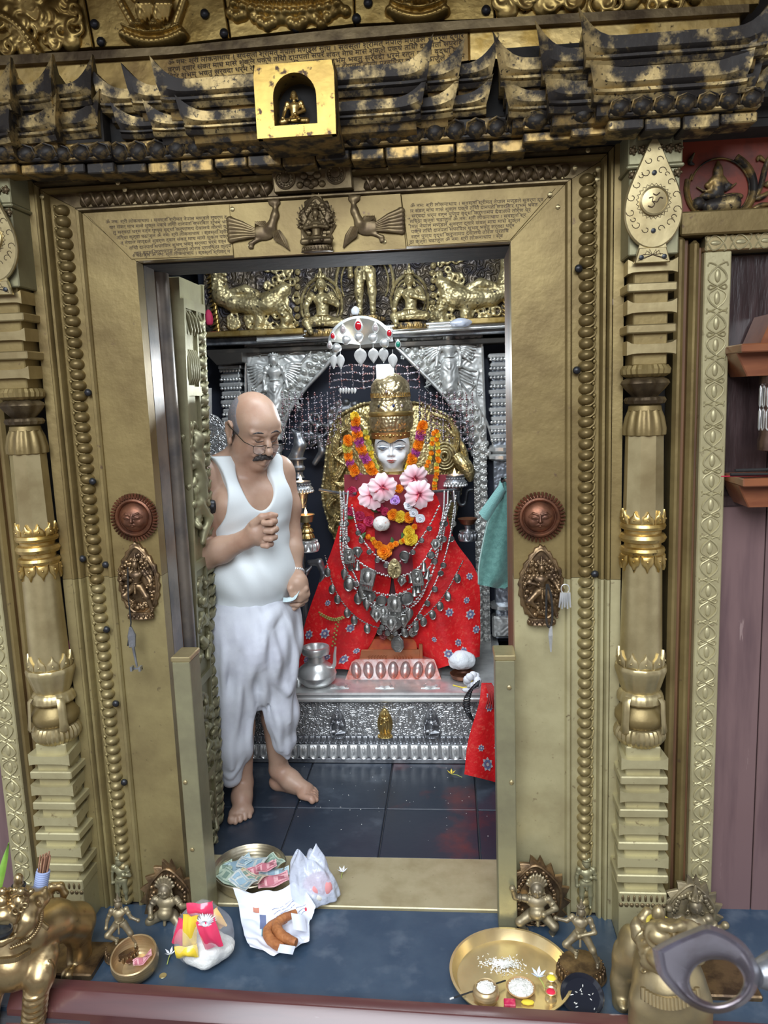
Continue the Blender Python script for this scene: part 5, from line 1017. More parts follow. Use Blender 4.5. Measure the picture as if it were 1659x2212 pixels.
for px, lab in (([(618, 1985), (592, 1996), (578, 2012), (585, 2030), (605, 2045), (612, 2048)], 'fried dough ring lying lower on the printed paper'), ([(640, 1972), (610, 1985), (598, 2000), (606, 2018), (628, 2032), (640, 2036)], 'fried dough ring lying on top on the printed paper')):
    z0 = .026 if 'lower' in lab else .040; pts = bez([PZ(x, y, z0) for x, y in px], 26); tb_ = MB().tube(pts, [.006+.0095*sin(pi*(.12+.76*k/26))**.6*(1+.06*sin(k*2.1)) for k in range(27)], 14)
    tag(obj('fried_ring', tb_, M('fried_dough', (.44, .17, .055), 0, .6, (.30, .10, .03), 30, .4, .65, bump=('noise', 70, .8, .006)), None, 60), lab, 'food', 'fried rings on the paper')
for k, (x, y, dx, dy) in enumerate(((640, 1990, 22, 20), (612, 2048, 26, -10))):
    fl3 = sheet(lambda u, v: PZ(x+dx*(u-.4)*1.3+6*v, y+dy*(v-.5)*1.8+5*u, .050+.012*sin(pi*u)), 6, 6, .0006); obj('torn_flap', fl3, m_paper, nw, 30)
# clear bag of rice with red and yellow packets
rc = PZ(440, 2085, .0); rbg = T('rice_bag', 'knotted clear plastic bag of rice flour with red and yellow packets on the step', 'bag', rc); q = rc+V(0, .02, 0)
obj('bag_skin', blob_bag('b', q, .083, .075, .093, 2, .5), m_bag, rbg, 180)
obj('rice_heap', blob_bag('b', q+V(.008, -.004, .004), .072, .062, .040, 4, .1, 20), M('rice_flour', (.82, .82, .78), 0, .8, (.70, .70, .66), 40, bump=('noise', 120, .6, .004)), rbg, 180)
m_rp = M('red_packet', (.75, .05, .13), 0, .25, coat=.6); m_yp = M('yellow_packet', (.85, .62, .05), 0, .3, coat=.5)
def packet(px, w_, h, ang, m, z, Yo=0.):
    c = P(*px, rc[1]+Yo); d = sheet(lambda u, v: c+V((u-.5)*w_*cos(ang)-(v-.5)*h*sin(ang), -.014*sin(pi*u)*sin(pi*v)-.003*sin(9*u+3*v), (u-.5)*w_*sin(ang)+(v-.5)*h*cos(ang)), 8, 8, .006); obj('packet', d, m, rbg, 40)
packet((453, 2018), .055, .085, .25, m_rp, 0, -.035); packet((410, 2012), .040, .095, -.1, m_yp, 0, -.03); packet((391, 2015), .035, .08, -.35, m_rp, 0, -.02); packet((403, 2056), .065, .035, .1, m_yp, 0, -.045); packet((432, 1964), .075, .038, .05, m_rp, 0, .0); packet((470, 1985), .03, .06, .5, M('pale_orange', (.80, .50, .18), 0, .4), 0, .01)
kn = MB(); c = P(446, 1988, rc[1]-.03)
for k in range(22): a = 2*pi*k/22; d = V(cos(a), -.25, sin(a)*.8); e = RNG.uniform(.018, .032)*(1.7 if sin(a) < -.3 else 1); kn.tube([c, c+d*.010+V(0, -.008, 0), c+d*e+V(0, .010, 0)], [.006, .0045, .0006], 6)
obj('knot_pleats', kn, M('plastic_pleat', (.92, .94, 1.), 0, .2, alpha=.55), rbg, 60, kind='stuff')
# small hand bowl with a coin and a note
c = PZ(298, 2098, .0); hb = T('singing_bowl', 'golden brass bowl at the front left of the step holding a coin and a note', 'bowl', c); R8 = rotm('X', 16)
bw = MB().lathe([(.02, .002), (.045, .006), (.062, .024), (.0665, .045), (.064, .066), (.061, .069), (.059, .066), (.061, .046), (.056, .026), (.04, .012), (.001, .010)], (0, 0, 0), 40); bw.v = [tuple(c+V(0, 0, .004)+R8@V(*q)) for q in bw.v]; obj('wall', bw, m_bowlb, hb)
note('banknote', PZ(308, 2074, .032), .055, .028, .5, .3, m_notes[2], 'pink note in the golden bowl', None, .2); tag(obj('coin', MB().lathe([(.011, 0), (.012, .001), (.011, .002), (.001, .002)], PZ(281, 2076, .028), 18), m_copper), 'brown coin in the golden bowl', 'coin')
tag(obj('coin', MB().lathe([(.010, 0), (.011, .001), (.010, .002), (.001, .002)], PZ(352, 2108, .0), 18), m_brass_plain), 'brass coin on the step beside the golden bowl', 'coin')
# flowers dropped about
def little_flower(name, p, size, m, label, n=5, stem=None):
    t = T(name, label, 'flower', p); mb = MB()
    for k in range(n):
        a = 2*pi*k/n+.3; d = V(cos(a), sin(a), .75); e = V(-sin(a), cos(a), 0); mb.add([p, p+d*size*.5+e*size*.22, p+d*size, p+d*size*.5-e*size*.22, p+d*size*.5+V(0, 0, size*.08)], [(0, 1, 4), (1, 2, 4), (2, 3, 4), (3, 0, 4)])
    obj('petal', mb, m, t, 60)
    if stem is not None: obj('stem', MB().tube([p, (p+stem)/2+V(0, 0, .004), stem], .0016, 5), M('stem_green', (.42, .48, .12), 0, .5), t, 60)
m_wf = M('white_petal', (.88, .90, .95), 0, .5); m_yf = M('yellow_petal', (.85, .66, .06), 0, .5)
little_flower('white_flower', PZ(740, 1884, .010), .018, m_wf, 'small white flower lying on the brass threshold', 6, PZ(737, 1897, .008)); little_flower('white_flower', PZ(368, 2062, .004), .018, m_wf, 'small white flower between the golden bowl and the clear bag', 5, PZ(361, 2083, .003))
little_flower('yellow_flower', PZ(975, 1672, .006), .020, m_yf, 'yellow flower lying on the dark shrine floor', 5, PZ(998, 1679, .004))
cr_ = MB()
for k in range(60):
    x, y = RNG.uniform(640, 1070), RNG.uniform(1652, 1760+80*RNG.random()); p = PZ(x, y, .0012); s_ = RNG.uniform(.0008, .0022); cr_.ball(p, (s_, s_, .0012), 5, 3)
obj('rice_crumbs', cr_, m_rice, None, 60); tag(bpy.data.objects['rice_crumbs'], 'scattered rice grains on the dark shrine floor', 'rice', None, 'stuff')
# brass offering tray
c = PZ(1104, 2118, .0); tr = T('offering_tray', 'wide brass tray of rice and small pots at the front right of the step', 'tray', c)
obj('tray_dish', MB().lathe([(.13, .001), (.150, .004), (.158, .018), (.163, .030), (.168, .031), (.168, .034), (.161, .034), (.154, .020), (.147, .008), (.001, .006)], c, 64), m_traym, tr)
rcm = MB(); hp = PZ(1088, 2088, .008)
for k in range(620): a = RNG.uniform(0, 2*pi); r = RNG.normal()*.5; p = hp+V(.062*r*cos(a), .032*r*sin(a)+.006, .008*max(0, 1-abs(r))); d = RNG.normal(size=3)*V(1, 1, .2); d = unit(d)*.0032; rcm.tube([p-d, p, p+d], [.0005, .0014, .0005], 4)
tag(obj('rice_heap', rcm, m_rice, None, 60), 'loose rice spread on the brass tray', 'rice', None, 'stuff')
def grains(par, c, r, m=m_rice, n=120):
    g = MB()
    for k in range(n): a = RNG.uniform(0, 2*pi); q = math.sqrt(RNG.random()); p = c+V(r*q*cos(a), r*q*sin(a), .008*(1-q*q)); d = unit(RNG.normal(size=3)*V(1, 1, .4))*.0035; g.tube([p-d, p, p+d], [.0006, .0016, .0006], 4)
    obj('rice_grains', g.ball(c-V(0, 0, .001), (r, r, .008), 14, 6), m, par, 60, kind='stuff')
p = PZ(1050, 2162, .007); pot = T('rice_pot', 'small round brass pot filled with rice on the tray', 'pot', p); obj('wall', MB().lathe([(.014, 0), (.03, .008), (.036, .022), (.033, .036), (.028, .041), (.029, .044), (.026, .043), (.026, .036), (.001, .034)], p, 32), m_bowlb, pot); grains(pot, p+V(0, 0, .038), .025)
p = PZ(1125, 2142, .007); pot = T('rice_dish', 'leaf dish heaped with white rice on the tray', 'dish', p); obj('wall', MB().lathe([(.02, 0), (.034, .006), (.039, .014), (.037, .016), (.03, .008), (.001, .006)], p, 32), M('dry_leaf', (.42, .25, .10), 0, .6), pot); grains(pot, p+V(0, 0, .012), .034, n=200)
for x, y, col, lab in ((1191, 2112, (.85, .70, .06), 'small brass cup of yellow powder on the tray'), (1190, 2142, (.70, .02, .06), 'small brass cup of red powder on the tray')):
    p = PZ(x, y+18, .007); t = T('powder_cup', lab, 'cup', p, 'powder cups on the tray'); obj('cup', MB().lathe([(.016, 0), (.015, .004), (.006, .008), (.005, .016), (.012, .021), (.0165, .027), (.0155, .028), (.012, .025), (.001, .024)], p, 24), m_traym, t); obj('powder', MB().ball(p+V(0, 0, .025), (.0115, .0115, .005), 12, 6), M('powder_'+lab.split()[4], col, 0, .8), t, 60)
little_flower('white_flower', PZ(1163, 2110, .02), .022, M('bluish_petal', (.72, .82, .95), 0, .5), 'pale bluish white flower lying on the brass tray', 6, PZ(1180, 2140, .012))
a, b = PZ(972, 2158, .045), PZ(1092, 2118, .02); t = T('incense_stick', 'dark incense stick lying across the brass tray rim', 'incense', a); obj('stick', MB().tube([a+(b-a)*.06, b], .0022, 6), m_iron, t); obj('ash_tip', MB().tube([a, a+(b-a)*.06], .0024, 6), M('ash', (.7, .7, .68), 0, .9), t)
p = PZ(1102, 2172, .012); tag(obj('red_wafer', MB().box(p[0]-.016, p[0]+.014, p[1]-.012, p[1]+.012, p[2], p[2]+.012, .002), M('crimson', (.55, .01, .08), 0, .5, (.7, .1, .15), 60)), 'small crimson block of powder on the tray', 'powder block')
tag(obj('yellow_petal', MB().ball(PZ(1140, 2165, .012), (.018, .010, .004), 8, 5), m_yf), 'yellow petal beside the crimson block on the tray', 'petal')
p = PZ(1256, 2168, .0); bd2 = T('black_dish', 'small black dish with grains beside the brass tray', 'dish', p); R9 = rotm('X', 25)
mb = MB().lathe([(.03, 0), (.05, .006), (.056, .016), (.054, .018), (.045, .008), (.001, .005)], (0, 0, 0), 32); mb.v = [tuple(p+V(0, -.005, .022)+R9@V(*q)) for q in mb.v]; obj('wall', mb, M('black_glaze', (.015, .017, .025), 0, .15, coat=.5), bd2)
g = MB()
for k in range(16): q = p+V(0, -.005, .022)+R9@V(RNG.uniform(-.03, .03), RNG.uniform(-.03, .03), .009); d = unit(RNG.normal(size=3)*V(1, 1, .3))*.0035; g.tube([q-d, q, q+d], [.0005, .0015, .0005], 4)
obj('grain', g, m_rice, bd2, 60, kind='stuff')
# scrap of paper by the right column, purple plastic by the left one
pp_ = [P(*q, -.02) for q in ((1318, 650), (1335, 637), (1347, 648), (1343, 678), (1338, 682))]; tag(obj('paper_scrap', MB().prism([(q[0], q[2]) for q in pp_][::-1], -.022, -.019), M('torn_note', (.40, .33, .34), 0, .6, (.28, .22, .25), 60)), 'torn paper scrap tucked behind the right column', 'paper')
q = P(158, 1398, -.01); tag(obj('plastic_scrap', blob_bag('b', q-V(0, 0, .03), .02, .016, .03, 11, .3, 10), M('magenta_plastic', (.35, .03, .18), 0, .2, coat=.5), None, 60), 'crumpled magenta plastic behind the left column', 'wrapper')
# ================================================================ the altar
def zY(y, Y, x=830): return P(x, y, Y)[2]
AX0, AX1 = -.965, .20
al = T('altar', 'long embossed silver altar with lotus mouldings below the deity', 'altar', ((AX0+AX1)/2, 1.0, 0))
zs0, zs1 = zY(1520, .94), zY(1494, .94)
obj('plinth', MB().box(AX0-.02, AX1+.02, .955, 1.75, 0, .022, .003), m_silver_dark, al)
obj('core', MB().box(AX0, AX1, .985, 1.75, .02, zs0, .002), m_silver_scroll, al)
obj('top_slab', MB().loft([[(x, .94, zs0+.006), (x, .933, zs0+.012), (x, .933, zs0+.022), (x, .939, zs0+.026), (x, .932, zs1-.012), (x, .934, zs1-.003), (x, .945, zs1), (x, 1.75, zs1+.001), (x, 1.75, zs0), (x, .96, zs0)][::-1] for x in (AX0-.02, AX1+.02)]), m_silver, al)
zb0, zb1, zb2 = zY(1641, .96), zY(1609, .965), zY(1590, .98)
up = MB()                               # U-shaped lotus petals
def upetal(w_, h, d):
    mb = MB(); n = 12; t = np.linspace(pi, 2*pi, n); o = [(-w_, h)] + [(w_*cos(a), w_*1.0+w_*sin(a)) for a in t] + [(w_, h)]
    mb.prism(o, -d*.4, .004, .001); pts = [V(x*.86, -d*.5, z+ (w_*.14 if z < w_ else 0)) for x, z in o]; mb.tube(pts, w_*.24, 6); mb.ball((0, -d*.3, h*.62), (w_*.34, d*.6, h*.36), 10, 6); return mk('petal', mb.v, mb.f, 50)
pm1 = upetal(.0215, zb1-zb0-.002, .022); pm2 = upetal(.0125, zb2-zb1, .012)
n1 = int((AX1-AX0)/.0445); n2 = int((AX1-AX0)/.0262)
obj('petal_band', MB().box(AX0-.01, AX1+.01, .970, 1.0, zb0, zb1).box(AX0-.005, AX1+.005, .980, 1.0, zb1, zb2), m_silver_dark, al)
for k in range(n1): link('lotus_petal', pm1, m_silver, al, (AX0+.022+k*.0445, .970, zb0+.001))
for k in range(n2): link('small_petal', pm2, m_silver_dark, al, (AX0+.013+k*.0262, .979, zb1+.001))
tb = MB()
for k in range(int((AX1-AX0)/.022)): tb.ball((AX0+.011+k*.022, .983, zs0-.010), (.008, .006, .007), 6, 4)
obj('upper_beading', tb, m_silver_dark, al, 60, kind='stuff')
for x in (735, 832, 930):
    p = PZ(x, 1483, zs1+.0015); rs = MB().box(p[0]-.042, p[0]+.042, p[1]-.022, p[1]+.03, zs1, zs1+.004, .002).lathe([(.028, 0), (.03, .004), (.022, .008), (.01, .007), (.001, .008)], (p[0], p[1]+.003, zs1+.003), 16, rib=(8, .1)); obj('top_rosette', rs, m_silver, al)
for x, lab, pose, m, bk in ((730, 'small dark silver deity seated at the left of the altar front', 'ease', m_silver_dark, m_silver_dark), (832, 'small gilt deity standing in a halo at the middle of the altar front', 'stand', m_gold, m_gold), (932, 'small dark silver deity seated at the right of the altar front', 'ease', m_silver_dark, m_silver_dark)):
    p = P(x, 1592 if pose != 'stand' else 1592, .965); h = .115 if pose == 'ease' else .105
    figure('altar_figure', lab, 'relief', (p[0], p[1], p[2]+.012), h, pose, m, res=.0017, base=(.033, .014, .014), flat=.7, group='small deities on the altar front')
    t_ = [o for o in COL.objects if o.name.startswith('altar_figure')][-1]; pb = MB(); oo = [(p[0]+.034*cos(a)*(1-.3*max(0, sin(a))), p[2]+.06+.066*sin(a)) for a in np.linspace(0, 2*pi, 25)[:-1]]; pb.prism(oo, .974, .986, .003); obj('halo', pb, bk, bpy.data.objects[t_.name], 50)
# lotus cushion, copper tray box
c0 = PZ(848, 1468, zs1)
lc = T('lotus_cushion', 'silver lotus cushion stained red in front of the deity', 'pedestal', (c0[0], c0[1]+.06, zs1))
xa, xb = PZ(745, 1470, zs1)[0], PZ(953, 1470, zs1)[0]; hz = .075
m_cush = M('stained_silver', (.52, .44, .43), .75, .3, (.42, .09, .05), 12, .42, .62, metal2=.2, bump=('noise', 30, .2, .004))
obj('block', MB().loft([[(xa, c0[1], zs1), (xb, c0[1], zs1), (xb, c0[1]+.25, zs1), (xa, c0[1]+.25, zs1)], [(xa+.03, c0[1]+.055, zs1+hz), (xb-.03, c0[1]+.055, zs1+hz), (xb-.03, c0[1]+.25, zs1+hz), (xa+.03, c0[1]+.25, zs1+hz)]]), m_cush, lc)
cm = MB().ball((0, -.004, .036), (.0235, .019, .040), 14, 10); cmm = mk('petal', cm.v, cm.f, 60)
for k in range(7): x = xa+.03+(xb-xa-.06)*(k+.5)/7; o = link('petal', cmm, m_cush, lc, (x, c0[1]+.004, zs1+.006)); o.rotation_euler = (-.62, (k-3)*.09, 0)
p = P(843, 1455, c0[1]+.03); obj('gold_boss', MB().ball(p, (.015, .012, .014), 12, 8), m_gold, lc, 60)
a, b = P(780, 1440, c0[1]+.07), P(907, 1405, c0[1]+.07)
cb = T('copper_box', 'embossed copper tray box smeared orange and red below the deity', 'box', ((a[0]+b[0])/2, c0[1]+.09, a[2])); m_cop2 = M('smeared_copper', (.36, .13, .06), .5, .4, (.42, .10, .03), 10, .45, .65, metal2=.1, bump=('noise', 30, .3, .005))
bx = MB().box(a[0], b[0], c0[1]+.065, c0[1]+.072, a[2], b[2]+.006, .002).box(a[0]-.004, a[0]+.003, c0[1]+.066, c0[1]+.26, a[2], b[2]+.006).box(b[0]-.003, b[0]+.012, c0[1]+.066, c0[1]+.26, a[2], b[2]+.03)
obj('tray_wall', bx, m_cop2, cb); vn = MB()
for sd in (-1, 1):
    for k in range(7): x = (a[0]+b[0])/2+sd*(.012+.013*k); z = (a[2]+b[2])/2; vn.tube(bez([(x, c0[1]+.064, z+.018), (x+sd*.009, c0[1]+.063, z+.006), (x, c0[1]+.064, z-.016)], 6), [.001, .0022, .003, .003, .003, .002, .001], 5)
obj('leaf_chasing', vn, m_cop2, cb, 60, kind='stuff'); obj('red_powder', MB().loft([[(a[0]+.004, c0[1]+.075, a[2]+.01), (b[0]-.004, c0[1]+.075, a[2]+.01), (b[0]-.004, c0[1]+.24, a[2]+.01), (a[0]+.004, c0[1]+.24, a[2]+.01)], [(a[0]+.02, c0[1]+.10, b[2]+.045), (b[0]-.02, c0[1]+.10, b[2]+.045), (b[0]-.02, c0[1]+.24, b[2]+.05), (a[0]+.02, c0[1]+.24, b[2]+.05)]]), M('orange_powder', (.50, .10, .02), 0, .7, (.30, .02, .015), 7, .42, .62), cb, 60)
# silver spouted jug
jp = PZ(690, 1470, zs1); jp = V(jp[0], 1.02, zs1); jg = T('silver_jug', 'round silver water jug with wide collar and thin spout on the altar left', 'jug', jp)
hJ = P(690, 1395, 1.02)[2]-zs1; k = hJ/.14
obj('vessel', MB().lathe([(r*k, z*k) for r, z in ((.028, 0), (.045, .004), (.062, .02), (.068, .042), (.060, .062), (.040, .078), (.030, .086), (.028, .104), (.033, .112), (.046, .114), (.048, .120), (.048, .132), (.046, .137), (.034, .138), (.031, .130), (.024, .10), (.001, .09))], jp, 48), m_silver, jg)
sx = lambda x, y: P(x, y, 1.02); obj('spout', MB().tube(bez([sx(712, 1446), sx(722, 1436), sx(723, 1415), sx(725, 1397)], 12), np.linspace(.011, .0045, 13), 10), m_silver, jg)
t_ = T('silver_cup', 'small silver cup and pin beside the jug, half hidden by the man', 'cup', V(sx(646, 1470)[0], 1.0, zs1)); q = V(sx(646, 1470)[0], 1.0, zs1); obj('cup', MB().lathe([(.012, 0), (.02, .02), (.024, .04), (.014, .05), (.018, .062), (.001, .066)], q, 20), m_silver, t_)
# ================================================================ silver torana arch
YA = 1.62
ar = T('silver_arch', 'chased silver arch with winged celestial figures framing the deity', 'arch', (-.41, YA, .35)); PA = lambda x, y, d=0.: P(x, y, YA-d)
def poly(name, pts, d0, d1, m, par, Y=YA, c=.003): q = [P(x, y, Y-d0) for x, y in pts]; return obj(name, MB().prism([(v[0], v[2]) for v in q][::-1], Y-d0, Y-d1, c), m, par)
ino = [(742, 740), (705, 790), (655, 845), (622, 895), (608, 950)]; inr = [(852, 745), (905, 798), (955, 850), (1000, 915), (1022, 985)]
poly('spandrel', [(530, 745), (742, 733)] + [(x, y) for x, y in bez([V(*q) for q in ino], 12)] + [(540, 960)], .0, -.02, m_silver_vine, ar)
poly('spandrel', [(540+508, 985), (1022, 985)] + [(x, y) for x, y in bez([V(*q) for q in inr], 12)][::-1] + [(852, 725), (1042, 715)], .0, -.02, m_silver_vine, ar)
poly('side_post', [(1022, 960), (1050, 960), (1062, 1470), (1034, 1470)][0:4], .02, -.03, m_silver_scale, ar); poly('side_post', [(575, 960), (604, 960), (600, 1470), (572, 1470)], .02, -.03, m_silver_scale, ar)
rl = MB()
for pts in ([(531, 960), (530, 746), (742, 734)], [(852, 726), (1041, 716), (1050, 985)]): rl.tube([PA(*q, .004) for q in pts], .0075, 6)
for ed, s_ in ((ino, 1), (inr, -1)): e = [V(*q) for q in ed]; rl.tube([PA(*q, .006) for q in bez(e, 20)], .010, 8); rl.tube([PA(q[0]-s_*46, q[1]-16, .006) for q in bez(e, 20)], .006, 6)
obj('rail_moulding', rl, m_silver, ar, 60)
sb = MB().loft([[(x+.25*z, -y, z) for x, y, z in r] for r in ([(.026*cos(t), 0, .020*sin(t)) for t in np.linspace(0, 2*pi, 15)[:-1]], [(.023*cos(t), .014, .017*sin(t)) for t in np.linspace(0, 2*pi, 15)[:-1]], [(.014*cos(t), .024, .010*sin(t)) for t in np.linspace(0, 2*pi, 15)[:-1]], [(.003*cos(t), .027, .002*sin(t)) for t in np.linspace(0, 2*pi, 15)[:-1]])]); sbm = mk('scale_boss', sb.v, sb.f, 60)
for ed, s_ in ((ino, 1), (inr, -1)):
    pts = bez([V(*q) for q in ed], 15)
    for k in range(16):
        for j in (0, 1): q = pts[k]; o = link('scale_boss', sbm, m_silver_scale, ar, PA(q[0]-s_*(14+18*j), q[1]-2-10*j+(6 if j else 0), .0)); o.rotation_euler = (0, s_*(.75 if j else .25)+RNG.uniform(-.15, .15), 0); o.scale = (.82, .8, .8)
for k in range(31):
    for x0, x1 in ((1030, 1041), (580, 594)):
        for j in (0, 1): y = 965+k*16.3; o = link('scale_boss', sbm, m_silver_scale, ar, P((x0 if j == 0 else x1)+(10*(y-960)/510 if x0 > 800 else -4*(y-960)/510)+(2 if j else 0), y+8*j, YA-.016)); o.rotation_euler = (0, .7 if j else -.7, 0); o.scale = (.8, .55, .8)
def apsara(x, y, flip, label):
    c = PA(x, y, .012); t = T('winged_figure', label, 'relief', c, 'winged figures on the silver arch'); h = .32
    Pt = lambda a, b, cz: c+h*V(a*flip, b*.6, cz); s = deity_sdf(Pt, h, 'stand', skirt=True, head=1.25, arms=[(-1, (-.17, 0, .6), (-.16, -.04, .42)), (1, (.17, 0, .6), (.2, -.04, .44))]); obj('figure', s.mesh(.0028), m_silver_vine, t, 180); wm = MB()
    for sd in (-1, 1):
        wm = MB()
        for k in range(8):
            u = k/7; a0 = Pt(sd*.1, .02, .74-.05*u); e = Pt(sd*(.44-.10*u), .02, .80-.34*u); wm.tube([a0, (a0+e)/2+V(0, -.006, .010*(1-u)), e], [.006, .0105, .003], 6)
        for k in range(5): wm.tube([Pt(sd*.12, .03, .45-.05*k), Pt(sd*(.3+.02*k), .03, .36-.06*k), Pt(sd*(.42-.03*k), .03, .34-.08*k)], [.004, .007, .002], 6)
        obj('wing', wm, m_silver_vine, t, 60, kind='stuff')
apsara(598, 900, 1, 'winged crowned figure embossed on the left silver spandrel'); apsara(972, 852, -1, 'winged crowned figure embossed on the right silver spandrel')
vb = MB()
for pts in ([(545, 770), (575, 765), (600, 775), (640, 760), (690, 765), (720, 745)], [(870, 750), (900, 735), (935, 745), (965, 725), (1000, 740), (1030, 728)], [(1035, 800), (1028, 850), (1040, 900), (1030, 950)]): vb.tube([PA(*q, .003) for q in bez([V(*p_) for p_ in pts], 24)], .0038, 6)
for x, y, r in ((560, 765, .014), (620, 768, .012), (665, 765, .016), (700, 758, .013), (885, 748, .014), (912, 762, .022), (940, 735, .013), (1010, 735, .016), (1028, 745, .012), (870, 772, .012), (1030, 880, .016), (1036, 850, .012), (1020, 770, .012), (545, 800, .014), (548, 840, .012)):
    for k in range(5): a = 2*pi*k/5; vb.ball(PA(x, y, .003)+V(r*.6*cos(a), 0, r*.6*sin(a)), (r*.5, .006, r*.5), 6, 4)
obj('vine_relief', vb, m_silver_vine, ar, 60, kind='stuff')
# stacked silver pilasters either side
def pilaster(x0, x1, label, yb, y_top):
    Y = 1.64; a, b = P(x0, 900, Y)[0], P(x1, 900, Y)[0]; cx = (a+b)/2; w_ = (b-a)/2; t = T('silver_pilaster', label, 'pilaster', (cx, Y, .35), 'silver pilasters beside the arch'); zt = P(x0, y_top, Y)[2]
    obj('shaft', MB().box(cx-w_*.72, cx+w_*.72, Y-.03, Y+.05, .35, zt, .004), M('blue_grey_silver', (.40, .44, .50), .85, .35, bump=('beads', 60, .5, .006)) if 'shaft_m' not in WL else WL['shaft_m'], t)
    z = zt; k = 0; rg = MB()
    while z > zt-.42:
        obj('pilaster_slab', MB().box(cx-w_*(1 if k % 2 == 0 else .85), cx+w_*(1 if k % 2 == 0 else .85), Y-.05, Y+.05, z-.020, z, .005), m_silver, t); rg = MB()
        for j in range(7): rg.ball((cx-w_*.8+w_*1.6*j/6, Y-.045, z-.028), (.009, .006, .008), 6, 4)
        obj('bead_row', rg, m_silver, t, 60); z -= .043; k += 1
    for zc in (zt-.46, zt-.50, .80, .74, .52): obj('pilaster_ring', MB().lathe([(w_*.8, -.02), (w_*1.15, -.008), (w_*1.15, .008), (w_*.8, .02)], (cx, Y-.0, zc), 24, rib=(12, .04)), m_silver, t)
    obj('foot_arch', MB().box(cx-w_, cx+w_, Y-.045, Y+.04, .36, .47, .01), m_silver_vine, t)
pilaster(1056, 1112, 'stacked silver pilaster right of the arch behind the green towel', 1400, 765); pilaster(484, 532, 'stacked silver pilaster left of the arch behind the bald head', 1400, 790)
# ledges between arch and frieze
lg = T('trim_9', 'stepped ledges and dark beams under the golden frieze', None, (-.4, 1.6, 1.87), kind='structure')
def bar(name, x0, y0, x1, y1, t0, t1, m, Y0, Y1=1.72): # horizontal bar
    z = (P(x0, y0, Y0)[2]+P(x1, y1, Y0)[2])/2; return obj(name, MB().box(P(x0, y0, Y0)[0], P(x1, y1, Y0)[0], Y0, Y1, z-t1, z+t0, .004), m, lg)
bar('grey_beam', 440, 745, 1110, 705, .018, .018, m_silver_dark, 1.55); bar('grey_beam', 440, 765, 1110, 728, .012, .015, m_dark_metal, 1.585); bar('gold_ledge', 440, 725, 655, 712, .014, .014, m_gold, 1.50); bar('gold_ledge', 1000, 695, 1110, 688, .014, .014, m_gold, 1.50)
pm = MB()
for k in range(3): pm.tube([P(555, 722+7*k, 1.53), P(1105, 690+7*k, 1.53)], .0085, 8)
obj('conduit_pipe', pm, m_silver, lg, 60); obj('roof_cap', MB().prism([(q[0], q[2]) for q in [P(452, 765, 1.56), P(530, 762, 1.56), P(530, 783, 1.56), P(475, 790, 1.56)]][::-1], 1.5, 1.6, .003), m_dark_metal, lg)
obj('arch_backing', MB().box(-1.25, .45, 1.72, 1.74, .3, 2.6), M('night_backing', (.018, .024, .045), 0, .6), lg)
# ================================================================ golden frieze with dragons and seated deities
YF = 1.60; fz = T('golden_frieze', 'gilt relief frieze of scaled dragons behind the seated deities', 'frieze', (-.42, YF, 1.9)); m_fg = M('frieze_gilt', (.60, .51, .28), .65, .42, (.34, .27, .13), 18, .42, .62, col3=(.06, .05, .045), sc3=45, lo3=.6, hi3=.68, bump=[('beads', 75, .7, .007), ('noise', 60, .3, .004)])
obj('back_plate', MB().prism([(q[0], q[2]) for q in [P(440, 735, YF), P(1120, 695, YF), P(1120, 480, YF), P(440, 500, YF)]], YF, YF+.03), M('dull_frieze_ground', (.20, .16, .11), .6, .45, (.07, .065, .08), 8, .42, .62, bump=[('scroll', 26, .9, .008)]), fz)
FA = lambda x, y, d=.01: P(x, y, YF-d)
ds = S()
for mir in (0, 1):
    X = (lambda x: x) if mir == 0 else (lambda x: 1568-x); yo = -14 if mir else 0; D = lambda x, y, d=.01: FA(X(x), y+yo, d); ds = S()
    ds.chain([D(470, 590), D(478, 640), D(505, 655), D(540, 658), D(580, 655), D(615, 625)], [.035, .042, .04, .045, .05, .03], .02).chain([D(600, 650), D(620, 690), D(612, 712)], [.035, .026, .022], .015).chain([D(560, 665), D(562, 695), D(555, 712)], [.03, .024, .02], .015)
    ds.ell(D(612, 712, .02), (.035, .02, .014), .01).ell(D(560, 715, .02), (.032, .02, .014), .01).chain([D(500, 632, .03), D(530, 625, .03), D(553, 635, .03), D(535, 648, .03)], [.018, .022, .018, .006], .01)
    ds.chain([D(478, 580), D(470, 610), D(485, 640)], [.02, .026, .02], .01)
    for k in range(70): a, b = RNG.uniform(), RNG.uniform(-1, 1); q = bez([V(472, 585), V(482, 640), V(540, 658), V(600, 648), V(616, 690)], 20)[int(a*20)]; ds.ell(D(q[0]+b*17, q[1]+b*9, .042), (.009, .010, .009), .003)
    for k in range(40): q = D(RNG.uniform(568, 640), RNG.uniform(562, 690), .01); ds.tor(q, RNG.uniform(.010, .018), .006, (RNG.normal()*.2, -1, 0), .006)
    for k in range(26): q = D(RNG.uniform(490, 560), RNG.uniform(672, 715), .01) if k < 16 else D(RNG.uniform(570, 640), RNG.uniform(695, 718), .01); ds.tor(q, RNG.uniform(.012, .022), .006, (0, -1, 0), .006)
    obj('dragon_relief', ds.mesh(.0045), m_fg, fz, 180)
pe = MB().ball((0, 0, 0), (.015, .012, .015), 10, 6); pem = mk('pearl_boss', pe.v, pe.f, 60)
for x, yo in ((641, 0), (934, -14)):
    for k in range(9): link('pearl_boss', pem, m_fg, fz, FA(x+2*(k % 2), 572+k*16+yo))
lfm = MB().tube([(0, 0, .025), (.01, -.008, 0), (-.006, -.004, -.025)], [.003, .013, .002], 8); lfmm = mk('leaf_boss', lfm.v, lfm.f, 60)
